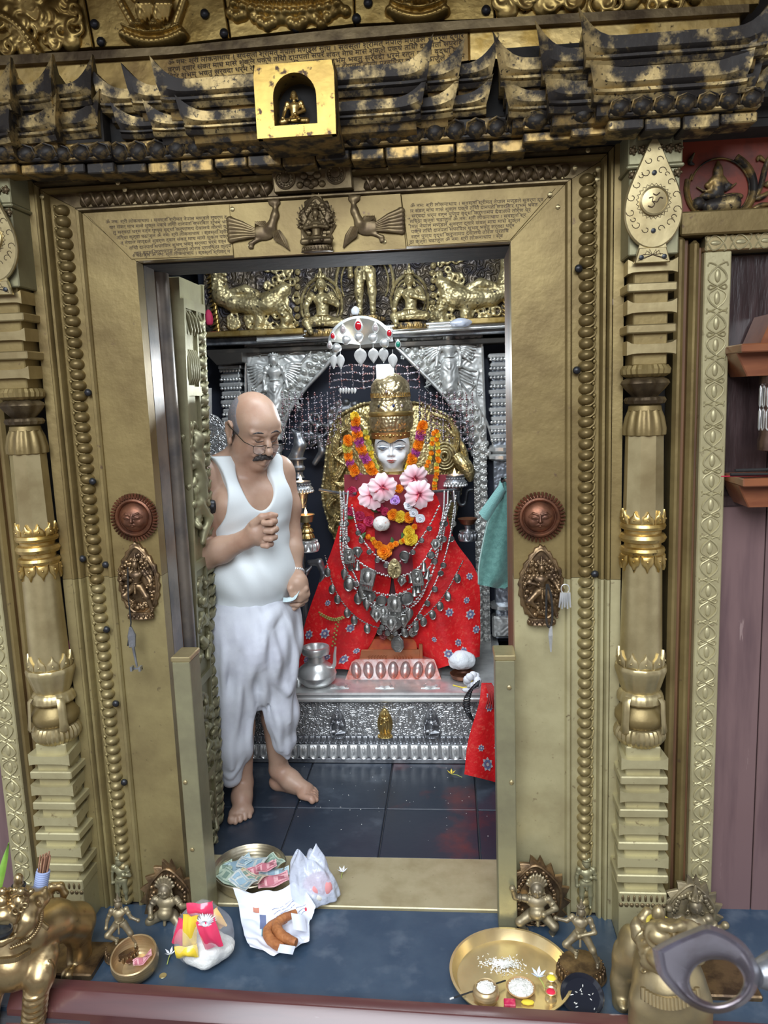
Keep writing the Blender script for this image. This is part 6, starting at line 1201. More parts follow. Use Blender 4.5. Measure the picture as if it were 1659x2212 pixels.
for k in range(15): link('leaf_boss', lfmm, m_gold, fz, FA(452+k*1.2, 575+k*10), rot=(0, .6, 0)); link('leaf_boss', lfmm, m_gold, fz, FA(1092, 560+k*9), rot=(0, -.6, 0))
hl = MB()
for (x, y, w_, h) in ((695, 660, 44, 60), (885, 648, 40, 55), (788, 610, 62, 78)):
    for f in (1., .82): hl.tube([FA(x+w_*f*cos(t), y-h*f*sin(t), .004) for t in np.linspace(-.5, pi+.5, 24)], .008 if f == 1 else .005, 6)
obj('halo_moulding', hl, m_fg, fz, 60)
q = FA(697, 712, .05); figure('frieze_deity', 'gilt deity seated at ease on a lotus, left in the golden frieze', 'statue', q, .30, 'ease', m_fg, yaw=12, base=(.105, .05, .035), mb=m_gold_black, res=.0028, group='seated deities of the frieze')
q = FA(887, 697, .05); figure('frieze_deity', 'gilt deity seated at ease on a lotus, right in the golden frieze', 'statue', q, .28, 'ease', m_fg, yaw=-12, base=(.10, .05, .032), mb=m_gold_black, res=.0028, group='seated deities of the frieze')
q = FA(792, 682, .05); XA = [(sd, (sd*.17, .03, .66+.05*k), (sd*(.24-.02*k), -.02, .60+.12*k)) for sd in (-1, 1) for k in (0, 1, 2)]
figure('standing_frieze_deity', 'gilt many-armed deity standing at the middle of the golden frieze, head hidden above', 'statue', q, .42, 'stand', m_fg, res=.003, extra=XA, skirt=False, base=(.09, .05, .03), mb=m_gold_black)
wr = T('plastic_scrap', 'grey plastic wrap lying on the frieze ledge at the right', 'wrapper', P(995, 695, 1.48)); obj('wrap', blob_bag('b', P(995, 708, 1.46), .05, .03, .022, 21, .2, 14), m_bagw, wr, 180)
wr = T('plastic_scrap', 'white flower scrap lying above the silver canopy', 'wrapper', P(768, 675, 1.50)); obj('wrap', blob_bag('b', P(768, 682, 1.50), .02, .015, .022, 23, .3, 12), m_wf, wr, 180)
tag(obj('red_cloth_scrap', blob_bag('b', P(452, 705, 1.52), .02, .02, .04, 31, .3, 12), M('crimson_cloth', (.45, .02, .08), 0, .7), None, 180), 'crimson cloth scrap hanging at the left end of the frieze', 'cloth')
# ================================================================ canopy with jewels, lamp and bead net
YC = 1.36; cn2 = T('jewelled_canopy', 'silver canopy hood with red jewels and hanging leaf pendants', 'canopy', P(780, 700, YC)); CA = lambda x, y, d=0.: P(x, y, YC-d)
hood = []
for r0, d in ((0, -.10), (.55, -.06), (.85, -.02), (1., .02), (1.02, .05), (.93, .055)):
    hood.append([CA(779+70*r0*cos(t), 745-62*r0*sin(t), d) for t in np.linspace(.12, pi-.12, 20)])
obj('hood', (np.array([q for r in hood for q in r]), [(i*20+j, i*20+j+1, (i+1)*20+j+1, (i+1)*20+j) for i in range(5) for j in range(19)]), m_silver, cn2, 60)
m_red_gem = M('red_jewel', (.45, .01, .02), 0, .08, coat=.8); m_pale_gem = M('pale_jewel', (.5, .42, .42), .3, .1, coat=.8); m_green_gem = M('green_jewel', (.01, .18, .12), 0, .08, coat=.8)
for x, y, r, m in ((774, 704, 1.35, m_red_gem), (741, 712, 1., m_pale_gem), (811, 708, 1., m_pale_gem), (841, 720, 1., m_red_gem), (719, 726, .85, m_red_gem), (712, 746, .8, m_pale_gem), (860, 744, .9, m_green_gem)):
    q = CA(x, y, .06); st_ = MB().loft([[(q[0]+r*k_*.0115*sin(t)*(1-.35*max(0, cos(t))), q[1]-d, q[2]+r*k_*.016*(cos(t)+.25*max(0, cos(t))**4)) for t in np.linspace(0, 2*pi, 17)[:-1]] for k_, d in ((1.35, -.01), (1.35, .004), (1.1, .006))]); obj('jewel_setting', st_, m_silver, cn2, 60); obj('jewel', MB().ball(q+V(0, -.004, 0), (r*.0115, .008, r*.0155), 12, 8), m, cn2, 60)
for x, y, r in ((748, 735, -.5), (775, 728, 0), (806, 730, .2), (831, 741, .6), (727, 752, -.8)):
    q = CA(x, y, .062); ff = MB().loft([[V(*q)+rotm('Y', -math.degrees(r))@V(k_*.021*sin(t)*(1+.25*cos(t)), -d, .022*k_*cos(t)) for t in np.linspace(0, 2*pi, 17)[:-1]] for k_, d in ((1., 0), (.9, .008), (.4, .013), (.05, .013))]); obj('hood_petal', ff, m_silver, cn2, 60)
def leaf_pendant(c, w_, h, ang, m=m_silver):
    vs, fs = sheet(lambda u, v: V((u-.5)*2*w_*sin(pi*min(1, v**.75))*1.0, -.002*cos(pi*(u-.5))+.00035*cos(30*v-12*abs(u-.5)), -h*v), 8, 12, .0012); vs = c+np.array([rotm('Y', ang)@q for q in vs]); return obj('leaf_pendant', (vs, fs), m, cn2, 50)
for x, y, w_, a in ((721, 765, .013, 3), (735, 765, .015, 0), (778, 752, .023, 0), (806, 752, .019, 0), (828, 751, .018, 0), (848, 764, .017, 0)): leaf_pendant(CA(x, y, .05), w_*1.25, .066 if w_ < .02 else .078, a); obj('pendant_link', MB().tube([CA(x, y-9, .05), CA(x, y+1, .05)], .002, 5), m_silver, cn2)
# lamp
lt = T('lamp_panel', 'glaring white square lamp above the deity crown', 'lamp', P(832, 806, 1.40)); q = P(832, 806, 1.40)
obj('case', MB().box(q[0]-.042, q[0]+.042, q[1]+.002, q[1]+.02, q[2]-.042, q[2]+.042, .004), m_silver, lt); obj('glow_panel', MB().box(q[0]-.039, q[0]+.039, q[1]-.004, q[1]+.002, q[2]-.039, q[2]+.039, .002), M('lamp_white', (.88, .95, 1.), 0, .5, emit=30), lt)
ll = area_light('lamp_panel_light', q+V(0, -.02, 0), q+V(0, -1, -.35), .075, .075, 10, (.85, .93, 1.)); ll.parent = lt; ll.location = (0, -.02, 0)
# bead net and small leaf tassels
def beads(mb, pts, r, step):
    pts = [np.asarray(p_) for p_ in pts]
    for a, b in zip(pts[:-1], pts[1:]):
        n = max(1, int(np.linalg.norm(b-a)/step))
        for k in range(n): mb.ball(a+(b-a)*(k+.5)/n+RNG.normal(size=3)*.0012, r*RNG.uniform(.7, 1.4), 5, 3)
nt_ = T('bead_net', 'net of tiny glass beads hung behind the lamp and crown', 'bead net', P(810, 840, 1.44)); mb = MB(); nc = M('net_beads', (.42, .40, .45), .6, .25, (.30, .14, .14), 40, .45, .6)
for k in range(9): x = 712+24*k; beads(mb, [P(x, 790, 1.44), P(x+3*sin(k), 838, 1.44)], .0042, .0085)
for j in range(4): y = 790+16*j; beads(mb, [P(712+24*k, y+3*sin(2*k+j), 1.44) for k in range(9)], .0048, .0075)
for x0, x1 in ((610, 735), (905, 1020)):
    for j in range(10): y = 842+12*j; beads(mb, [P(x0+(x1-x0)*u, y+8*sin(pi*u)+ (20*u if x0 > 800 else 20*(1-u)), 1.5) for u in np.linspace(0, 1, 8)], .0045, .012)
    for j in range(10): x = x0+(x1-x0)*j/9; beads(mb, [P(x, 846, 1.5), P(x+2, 960, 1.5)], .0048, .010)
obj('beads', mb, nc, nt_, 60, kind='stuff')
for x in (735, 741, 747, 753, 760, 766, 812, 820, 828, 837, 846, 860): o = leaf_pendant(P(x, 838, 1.36), .0075, .026, 0, m_silver if x < 800 else m_silver_dark); o.parent = nt_; o.location = V(*o.location)+wloc(cn2)-wloc(nt_); o.name = 'leaf_tassel'
# dark cast scrolls and silver vase between net and lamps
ss = S()
for k in range(26): t = .5*k; r = 42-1.25*k; ss.ell(P(745+r*cos(t), 905-r*.95*sin(t), 1.62), (.02, .016, .02), .012)
for x, y in ((680, 905), (695, 930), (672, 950), (705, 965), (660, 925), (1000, 925), (1010, 960), (985, 900)): ss.tor(P(x, y, 1.6), .028, .010, (RNG.normal()*.3, -1, RNG.normal()*.3), .01)
ss.chain([P(655, 950, 1.58), P(690, 945, 1.56), P(697, 975, 1.56), P(680, 1000, 1.56)], [.014, .018, .02, .014], .01)
tag(obj('scroll_casting', ss.mesh(.004), m_silver_dark, None, 180), 'tarnished silver scroll casting behind the left lamps', 'ornament')
sv = T('silver_finial', 'tarnished silver crescent and vase finial just right of the bald man', 'finial', P(640, 1030, 1.40)); VA = lambda x, y: P(x, y, 1.40)
cs = S(); cs.chain([VA(622, 998), VA(640, 985), VA(648, 962), VA(643, 940), VA(630, 928)], [.016, .030, .030, .018, .006], .008); obj('crescent', cs.mesh(.004), m_silver_dark, sv, 180); obj('staff', MB().tube([VA(645, 1035), V(VA(645, 1035)[0], 1.40, zs1)], .014, 10), m_silver_dark, sv)
v0 = VA(645, 1032); obj('vase', MB().lathe([(.03, 0), (.022, .012), (.022, .028), (.032, .038), (.034, .050), (.026, .060), (.026, .082), (.042, .088), (.042, .092), (.02, .10), (.014, .12), (.004, .13)], v0, 28), m_silver_dark, sv)
# butter lamps
m_flame = M('flame', (1., .62, .22), 0, .5, emit=14); m_butter = M('melted_butter', (.62, .30, .12), 0, .3)
def flame(t, c):
    obj('flame', MB().lathe([(.0005, 0), (.006, .006), (.007, .012), (.004, .022), (.0004, .034)], c, 12), m_flame, t, 60); l = bpy.data.lights.new('flame_light', 'POINT'); l.energy = .12; l.color = (1, .6, .25); l.shadow_soft_size = .01; o = bpy.data.objects.new('flame_light', l); COL.objects.link(o); o.parent = t; o.location = tuple(c+V(0, -.002, .045)-wloc(t))
def bead_lamp(x, y, Y, label, m=m_silver_dark):
    c = P(x, y, Y); t = T('butter_lamp', label, 'lamp', c-V(0, 0, .12), 'burning butter lamps'); mb = MB().lathe([(.02, -.12), (.018, -.08), (.03, -.055), (.045, -.045), (.052, -.03), (.046, -.022), (.040, -.018), (.041, -.008), (.044, 0), (.041, .001), (.036, -.008), (.001, -.008)], c, 36)
    obj('bowl', mb, m, t); b2 = MB()
    for k in range(20): a = 2*pi*k/20; b2.ball(c+V(.047*cos(a), .047*sin(a), -.034), (.008, .008, .007), 6, 4); b2.ball(c+V(.051*cos(a+.15), .051*sin(a+.15), -.045), (.008, .008, .007), 6, 4); b2.ball(c+V(.0425*cos(a), .0425*sin(a), -.013), (.004, .004, .003), 5, 3)
    obj('bead_ring', b2, m_silver, t, 60, kind='stuff'); obj('butter', MB().lathe([(.037, -.006), (.001, -.004)], c, 20), m_butter, t); flame(t, c+V(0, -.006, -.004))
    obj('arm', MB().tube(bez([c+V(-.035, 0, -.05), c+V(-.02, -.01, -.10), c+V(.015, -.01, -.10), c+V(.025, 0, -.05)], 12), .006, 8), m_dark_metal, t)
bead_lamp(650, 1040, 1.22, 'beaded silver butter lamp burning at upper left beside the man'); bead_lamp(982, 1026, 1.24, 'beaded silver butter lamp burning at the right of the deity')
c = P(661, 1112, 1.16); t = T('butter_lamp', 'plain brass butter lamp burning on a lotus stem at left', 'lamp', c-V(0, 0, .13), 'burning butter lamps')
obj('bowl', MB().lathe([(.016, -.032), (.028, -.032), (.032, -.012), (.034, -.004), (.039, 0), (.038, .002), (.032, -.002), (.001, -.004)], c, 32), m_brass_plain, t); obj('stem', MB().lathe([(.034, -.105), (.03, -.09), (.022, -.082), (.030, -.076), (.026, -.066), (.014, -.058), (.019, -.052), (.016, -.046), (.009, -.040), (.014, -.034), (.012, -.03)], c, 48, rib=(12, .05)), m_gold, t); flame(t, c+V(0, -.006, 0))
obj('butter', MB().lathe([(.032, .0), (.001, .001)], c, 20), m_butter, t)
lb = MB(); lotus_base(lb, c-V(0, 0, .165), .05, .05, .05, 12); obj('lotus_foot', lb, m_silver, t, 60)
lv = S(); lv.chain([P(668, 1215, 1.2), P(690, 1215, 1.2), P(700, 1240, 1.2), P(690, 1262, 1.2)], [.012, .018, .016, .004], .008).chain([P(655, 1260, 1.2), P(662, 1235, 1.2), P(672, 1225, 1.2)], [.006, .014, .006], .008); tag(obj('silver_leaf_spray', lv.mesh(.003), m_silver_dark, None, 180), 'tarnished silver leaves under the left lotus lamp', 'ornament')
c = P(1010, 1120, 1.22); t = T('offering_stand', 'small copper dish on a silver lotus stand at the right of the deity', 'stand', c-V(0, 0, .12)); obj('dish', MB().lathe([(.012, -.03), (.03, -.024), (.042, -.004), (.045, 0), (.041, 0), (.001, -.016)], c, 32), m_copper, t); lb = MB(); lotus_base(lb, c-V(0, 0, .10), .04, .04, .045, 12); lb.lathe([(.018, -.055), (.012, -.045), (.018, -.03)], c, 16); obj('lotus_foot', lb, m_silver_dark, t, 60)
ck = MB()
for k in range(2): ck.tube(bez([P(985+6*k, 1062, 1.15), P(992, 1088, 1.15), P(1005, 1088, 1.15), P(1010, 1062, 1.15), P(1022, 1058, 1.15)], 14), .007, 8)
tag(obj('iron_hook', ck, m_iron, None, 60), 'curled black iron hook below the right butter lamp', 'hook')
# long-handled silver ornament standing behind the man at the left edge of the opening
so = T('silver_fan_plaque', 'chased silver plaque with a tall handle behind the man shoulder', 'ornament', P(470, 960, 1.45)); A = lambda x, y: P(x, y, 1.45); oo = [A(x, y) for x, y in ((452, 985), (500, 985), (505, 960), (492, 945), (490, 925), (470, 900), (452, 892))]
obj('plaque', MB().prism([(q[0], q[2]) for q in oo], 1.44, 1.46, .004), m_silver_scroll, so); obj('handle', MB().tube([A(453, 905), A(452, 838)], .012, 8), m_silver, so); obj('staff', MB().tube([A(470, 980), V(A(470, 980)[0], 1.45, .0)], .012, 8), m_silver_dark, so)
# ================================================================ towel, red cloth, bag, coil at the right
tw = T('green_towel', 'sea green towel hanging on a hook inside the right jamb', 'towel', P(1085, 1045, .62)); 
OT = [(1090, 1032), (1062, 1075), (1036, 1108), (1046, 1120), (1054, 1125), (1048, 1170), (1034, 1225), (1030, 1258), (1048, 1268), (1072, 1270), (1100, 1250)]
def twf(u, v):
    L_ = bez([V(1082, 1040), V(1072, 1085), V(1052, 1130), V(1034, 1215), V(1032, 1262)], 24); R_ = bez([V(1092, 1030), V(1112, 1100), V(1120, 1180), V(1118, 1250), V(1090, 1272)], 24); i = min(int(v*24), 23); f = v*24-i; l = L_[i]*(1-f)+L_[i+1]*f; r = R_[i]*(1-f)+R_[i+1]*f; q = l+(r-l)*u
    return P(q[0], q[1], .62-.02*sin(3.4*u+1.2*v)*min(1, v*3)-.008*sin(11*u+3*v))
m_tow = M('towel_green', (.11, .27, .24), 0, .9, (.16, .36, .32), 60, .4, .6, bump=('noise', 220, .6, .004), sheen=.5)
twc = obj('cloth', sheet(twf, 24, 30, .006), m_tow, tw, 60)
def tw2(u, v): l = V(1086, 1040)+(V(1036, 1108)-V(1086, 1040))*v; r = V(1090, 1060)+(V(1054, 1124)-V(1090, 1060))*v; q = l+(r-l)*u+V(0, 4*sin(pi*u)); return P(q[0], q[1], .60-.012*sin(pi*u))
obj('folded_corner', sheet(tw2, 10, 14, .006), M('towel_light', (.20, .42, .40), 0, .9, bump=('noise', 220, .6, .004), sheen=.5), tw, 60); obj('hem', MB().tube([twf(.02, v)+V(0, -.006, 0) for v in np.linspace(.2, .98, 24)], .0025, 5), M('towel_hem', (.40, .58, .54), 0, .9), twc, 60)
hk = P(1085, 1040, .59); obj('hook', MB().tube([V(XR+.02, .25, hk[2]+.02), V(XR+.02, .56, hk[2]+.01), hk, P(1085, 1030, .58)], .006, 8), m_iron, tw)
m_bro = M('red_brocade', (.66, .013, .016), 0, .5, (.70, .06, .045), 60, .54, .64, spec=.3, bump=[('noise', 90, .5, .004)], col3=(.42, .015, .02), sc3=7, lo3=.5, hi3=.75)
m_fl1 = M('brocade_blue', (.14, .17, .32), 0, .5); m_fl2 = M('brocade_silver', (.55, .50, .50), 0, .45)
def brocade_flower(par, fn, u, v, s, e=.009):
    c = fn(u, v); du = unit(fn(min(u+.02, 1), v)-fn(max(u-.02, 0), v)); dv_ = unit(fn(u, min(v+.02, 1))-fn(u, max(v-.02, 0))); n = unit(np.cross(dv_, du)); n = n if n[1] < 0 else -n
    for m, k0, r0, r1 in ((m_fl2, 7, .35, 1.), (m_fl1, 7, .2, .75), (m_fl2, 1, 0, .25)):
        mb = MB()
        for k in range(k0):
            s = s*(1.4 if k == 0 and k0 > 0 and r0 == .35 else 1); a = 2*pi*k/k0+.2+(.45 if r0 == .2 else 0); d = du*cos(a)+dv_*sin(a); t_ = -du*sin(a)+dv_*cos(a); b = c+n*(e+.0012*(r0 == .2)+.0016*(k0 == 1))
            mb.add([b+d*s*r0, b+d*s*(r0+r1)/2+t_*s*.26, b+d*s*r1, b+d*s*(r0+r1)/2-t_*s*.26] if k0 > 1 else [b+s*.25*(du*cos(q)+dv_*sin(q)) for q in np.linspace(0, 2*pi, 9)[:-1]], [tuple(range(4 if k0 > 1 else 8))])
        obj('woven_flower', mb, m, par, 0)
rcl = T('red_brocade_bundle', 'hanging red brocade cloth with blue flowers at the right behind the post', 'cloth', V(.11, .80, .0))
def rcf(u, v):
    l = bez([V(1040, 1475), V(1035, 1520), V(1012, 1600), V(1004, 1672)], 12); r = bez([V(1062, 1475), V(1085, 1520), V(1100, 1600), V(1105, 1690)], 12); i = min(int(v*12), 11); f = v*12-i; a = l[i]*(1-f)+l[i+1]*f; b = r[i]*(1-f)+r[i+1]*f; q = a+(b-a)*u+V(0, 8*u*v); return P(q[0], q[1], .80-.025*sin(5.5*u+.6)*v-.05*v)
rcc = obj('cloth', sheet(rcf, 24, 24, .004), m_bro, rcl, 60)
for u, v, s in ((.45, .86, .022), (.3, .72, .011), (.72, .70, .014), (.40, .36, .014), (.45, .22, .012)): brocade_flower(rcc, rcf, u, v, s)
tl = MB()
for k in range(7): tl.tube(bez([P(1050+2*k, 1478, .78), P(1056+3*k, 1500, .76), P(1048+5*k, 1530, .765)], 8), .003, 5)
obj('tie_string', tl, M('string_red', (.4, .03, .03), 0, .7), rcl, 60, kind='stuff')
cl = MB(); 
for k in range(26): t = k/25; a = 1.9+2.7*t; cx, cy = 1046+38*cos(a), 1520-46*sin(a); q = P(cx, cy, .80); cl.tube([q+.014*V(cos(b)*abs(cos(a)), sin(b)*.9, cos(b)*abs(sin(a))*-1*np.sign(cos(a)*sin(a)+1e-6)) for b in np.linspace(0, 2*pi, 9)], .0026, 5)
tag(obj('black_coil', cl, m_iron, None, 60), 'curved black coil hanging beside the red brocade bundle', 'coil')
p = P(1020, 1470, .9); t = T('white_blossom', 'white blossom with a yellow stem at the right end of the altar', 'flower', p); mb = MB()
for k in range(9): a = 2*pi*k/9; mb.ball(p+V(.022*cos(a), .012*sin(2*a), .022*sin(a)), (.018, .012, .018), 8, 5)
obj('petal', mb, m_wf, t, 60); obj('stem', MB().tube(bez([p, P(1005, 1485, .92), P(978, 1480, .925)], 8), .003, 6), m_yf, t); mb = MB().ball(P(1010, 1490, .92), (.025, .012, .012), 8, 5); obj('fallen_petal', mb, m_wf, t, 60)
p = V(P(1000, 1462, 1.05)[0], 1.08, zs1); t = T('copper_bowl', 'shallow copper bowl at the right end of the altar', 'bowl', p); obj('wall', MB().lathe([(.03, 0), (.05, .012), (.058, .03), (.055, .03), (.045, .012), (.001, .006)], p, 28), m_copper, t)
t = T('white_pouch', 'crumpled white plastic pouch resting on the copper bowl', 'bag', p+V(0, 0, .032)); obj('skin', blob_bag('b', p+V(-.005, .03, .034), .062, .035, .045, 41, .35, 18), M('white_plastic', (.80, .84, .88), 0, .25, bump=('noise', 25, 1., .012)), t, 180)
# ================================================================ the white-faced deity
YD = 1.34
de = T('deity_statue', 'white-faced crowned deity statue with gilt crown on the altar', 'statue', (P(845, 1440, YD)[0], YD, zs1))
fc = P(847, 968, YD)                    # centre of the face
s = S(); FW_ = 1.16; E3 = lambda x, z, y=0.: V(fc[0]+x*FW_, fc[1]-.02-y, fc[2]+z)
s.ell(E3(0, .008, -.03), (.082, .072, .095), .02).ell(E3(0, -.055, -.005), (.045, .05, .045), .03).ell(E3(0, -.082, .018), (.018, .016, .013), .012)
for sd in (-1, 1): s.ell(E3(sd*.032, -.03, .022), (.026, .02, .028), .02).chain([E3(sd*.052, .012, .033), E3(sd*.034, .008, .044), E3(sd*.014, .010, .043)], [.004, .010, .005], .008)
s.chain([E3(0, .03, .046), E3(0, .0, .052), E3(0, -.022, .058)], [.006, .007, .010], .008)
for sd in (-1, 1): s.ell(E3(sd*.010, -.026, .050), .007, .005)
s.chain([E3(-.017, -.050, .044), E3(0, -.047, .051), E3(.017, -.050, .044)], [.003, .005, .003], .004).chain([E3(-.012, -.056, .044), E3(0, -.058, .049), E3(.012, -.056, .044)], [.003, .005, .003], .004)
s.cap(E3(0, -.09, -.03), E3(0, -.13, -.04), .045, .05, .02)
fv, ff = s.mesh(.0022); obj('face', (fv, ff), m_white, de, 180)
def on_face(x, z, d=.0012):             # front surface of the face near (x, z)
    x *= FW_; q = fv[(abs(fv[:, 0]-fc[0]-x) < .004) & (abs(fv[:, 2]-fc[2]-z) < .004)]; y = q[:, 1].min() if len(q) else fc[1]-.06; return V(fc[0]+x, y-d, fc[2]+z)
ln = lambda pts, r, m, nm: obj(nm, MB().tube(bez([on_face(*q) for q in pts], 12), [r*(.35+.65*sin(pi*k/12)) for k in range(13)], 6), m, de, 60)
m_line = M('face_line', (.02, .05, .10), 0, .5); m_lip = M('lip_red', (.45, .08, .07), 0, .4)
for sd in (-1, 1):
    ln([(sd*.012, .026), (sd*.028, .038), (sd*.044, .036), (sd*.057, .024)], .0022, m_line, 'eyebrow'); ln([(sd*.015, .005), (sd*.026, .009), (sd*.040, .009), (sd*.053, .004)], .0024, m_line, 'eyelid'); ln([(sd*.018, .0), (sd*.03, -.003), (sd*.046, .0)], .0012, m_line, 'lower_lid'); ln([(sd*.022, .017), (sd*.034, .020), (sd*.050, .013)], .001, m_line, 'lid_crease')
    ln([(sd*.024, .004), (sd*.032, .0035), (sd*.039, .004)], .0022, m_line, 'pupil')
ln([(0, .034), (0, .02), (0, .004)], .0017, m_line, 'forehead_line'); ln([(-.017, -.051), (-.006, -.049), (0, -.0505), (.006, -.049), (.017, -.051)], .0034, m_lip, 'lip'); ln([(-.012, -.056), (0, -.058), (.012, -.056)], .003, m_lip, 'lip')
# forehead band, crown tiers
fbm_ = sheet(lambda u, v: V(fc[0]+(-.088+.176*u), fc[1]-.02-.064*math.sqrt(max(.02, 1-(1.75*(u-.5))**2))-.006, fc[2]+.040+(.036*v)+.012*abs(2*u-1)**1.5*(1-v)-.012*max(0, 1-abs(2*u-1)*3)*(1-v)), 24, 6, .004)
obj('forehead_band', fbm_, M('copper_gilt', (.55, .26, .10), .9, .3, (.60, .40, .14), 12), de, 50); bs2 = MB()
for k in range(9): u = -.9+1.8*k/8; bs2.ball((fc[0]+.072*u, fc[1]-.028-.064*math.sqrt(1-(.85*u)**2)-.003, fc[2]+.062), (.005, .005, .005) if k != 4 else (.010, .007, .010), 8, 5)
obj('band_bead', bs2, m_gold, de, 60, kind='stuff')
cz = lambda y: P(846, y, YD)[2]; cX, cY = fc[0], fc[1]+.01
m_crown = M('crown_gilt', (.66, .54, .32), .85, .32, (.44, .34, .18), 30, .42, .65, bump=[('cells', 55, .7, .008), ('noise', 60, .2, .004)])
obj('crown_tier', MB().lathe([(.085, cz(932)), (.098, cz(922)), (.102, cz(905)), (.100, cz(897))], (cX, cY, 0), 48), m_crown, de); obj('crown_ring', MB().lathe([(.10, cz(899)), (.106, cz(896)), (.106, cz(891)), (.10, cz(888))], (cX, cY, 0), 48), m_gold, de)
ct_ = obj('crown_tier', MB().lathe([(.100, cz(889)), (.098, cz(872)), (.090, cz(866)), (.092, cz(858)), (.088, cz(832)), (.075, cz(822)), (.05, cz(812)), (.001, cz(800))], (cX, cY, 0), 48), m_crown, de)
for x, y, m in ((822, 877, m_iron), (837, 878, m_pale_gem), (853, 876, M('blue_jewel', (.02, .03, .12), 0, .1)), (870, 876, m_pale_gem), (838, 846, m_pale_gem)): q = P(x, y, YD); a = (q[0]-cX)/.098; obj('crown_jewel', MB().ball((q[0], cY-.098*math.sqrt(max(0, 1-a*a)), q[2]), (.0065, .005, .008), 8, 6), m, ct_, 60)
for k in range(22): a = pi+pi*(k+.5)/22; obj('crown_point', MB().loft([[(cX+.092*cos(a)+w_*-sin(a), cY+.092*sin(a)+w_*cos(a)-d, cz(858)+z) for w_, z, d in ((-.010, 0, 0), (-.006, .012, .003), (0, .022, .002), (.006, .012, .003), (.010, 0, 0), (0, 0, .006))], [(cX+.086*cos(a), cY+.086*sin(a), cz(858)+.006)]*6], cap=False), m_gold, de, 60)
obj('collar', MB().lathe([(.050, fc[2]-.105), (.066, fc[2]-.112), (.072, fc[2]-.120), (.070, fc[2]-.128), (.05, fc[2]-.13)], (cX, fc[1]+.005, 0), 32, rib=(16, .03)), m_gold, de)
# gilt coiled halo plate behind
hp_ = S(); HP = lambda x, y, d=0.: P(x, y, 1.52-d)
hd_ = MB(); ol = [(735, 1190), (712, 1130), (697, 1070), (703, 1010), (710, 950), (728, 905), (765, 880), (800, 870), (900, 870), (940, 885), (975, 905), (995, 950), (1002, 1010), (990, 1080), (965, 1190)]; q = [HP(x, y) for x, y in [tuple(p_) for p_ in bez([V(*o) for o in ol], 60)]]
hd_.prism([(v[0], v[2]) for v in q], 1.52, 1.535, .003); m_halo = M('halo_gilt', (.60, .50, .25), .8, .38, (.36, .27, .11), 18, .42, .65, bump=('beads', 85, .8, .006)); obj('halo_plate', hd_, m_halo, de, 50); hr = MB(); hr.tube([p_-V(0, .006, 0) for p_ in q], .007, 6)
for p_ in q: hr.ball(p_-V(0, .01, 0), (.009, .008, .009), 6, 4)
obj('halo_rim', hr, m_fg, de, 60); hc = MB()
for pts in ([(772, 890), (745, 905), (760, 935), (795, 945)], [(765, 910), (728, 935), (722, 985), (760, 1010)], [(745, 960), (712, 990), (720, 1040), (755, 1045)], [(740, 1000), (716, 1050), (735, 1085), (760, 1080)], [(735, 1060), (705, 1090), (725, 1125), (748, 1120)], [(725, 1110), (712, 1140), (735, 1160), (748, 1150)], [(930, 890), (965, 905), (985, 945), (965, 990), (945, 980), (955, 950)], [(960, 920), (995, 960), (1000, 1010), (970, 1035)]):
    b_ = bez([V(*o) for o in pts], 18)
    for off in (0, 5, 10): hc.tube([HP(x+off*.7, y+off*.5, .02+.003*sin(k)) for k, (x, y) in enumerate(b_)], [.010*(.5+.5*sin(pi*k/18)) for k in range(19)], 6)
obj('serpent_coil', hc, m_halo, de, 60, kind='stuff'); he = MB()
for x, y in ((770, 900), (985, 985)): he = MB().tube(bez([HP(x, y, .02), HP(x+25, y+30, .05), HP(x+32, y+55, .05)], 8), [.03, .034, .036, .036, .034, .03, .024, .018, .01], 10); obj('serpent_hood', he, m_halo, de, 60)
cc = MB()
for r in (.055, .042, .03, .018): q = HP(960, 985, .03); cc.tube([q+V(r*cos(a), -.02*(1-r/.055), r*1.15*sin(a)) for a in np.linspace(0, 2*pi, 22)], .0065, 6)
obj('coil_rosette', cc, m_fg, de, 60)
tb_ = S(); tb_.ell(P(850, 1090, YD+.05), (.17, .10, .15), .03).cap(P(850, 1090, YD+.05), P(848, 1330, YD+.03), .15, .17, .05).cap(P(848, 1330, YD+.03), P(845, 1440, YD+.03), .06, .06, .05); obj('body', tb_.mesh(.007), M('dark_cloth_body', (.05, .012, .015), 0, .7), de, 180)
# red brocade robe: torso cloth and two flaring lobes
rb_ = T('brocade_robe', 'red flowered brocade robe flaring to two hems round the deity', 'robe', (P(845, 1440, YD)[0], YD, zs1))
def lobe(Lp, Rp, yoff, bulge):
    Lb, Rb = bez([V(*q) for q in Lp], 24), bez([V(*q) for q in Rp], 24)
    def fn(u, v):
        i = min(int(v*24), 23); f = v*24-i; a = Lb[i]*(1-f)+Lb[i+1]*f; b = Rb[i]*(1-f)+Rb[i+1]*f; q = a+(b-a)*u; return P(q[0], q[1], YD-.10-yoff*v-bulge*sin(pi*u)+.016*sin(9*u+2.2*v)*v*v+.006*sin(17*u-4*v)*v)
    return fn
lf_ = lobe([(752, 1060), (724, 1170), (690, 1260), (660, 1350), (643, 1443)], [(850, 1060), (850, 1180), (838, 1290), (808, 1375), (762, 1446)], .08, .05)
rf_ = lobe([(846, 1060), (846, 1180), (858, 1290), (890, 1375), (938, 1446)], [(955, 1060), (978, 1160), (1030, 1240), (1036, 1340), (1034, 1418)], .08, .05)
lo1 = obj('left_lobe', sheet(lf_, 30, 40, .006), m_bro, rb_, 60); lo2 = obj('right_lobe', sheet(rf_, 30, 40, .006), m_bro, rb_, 60)
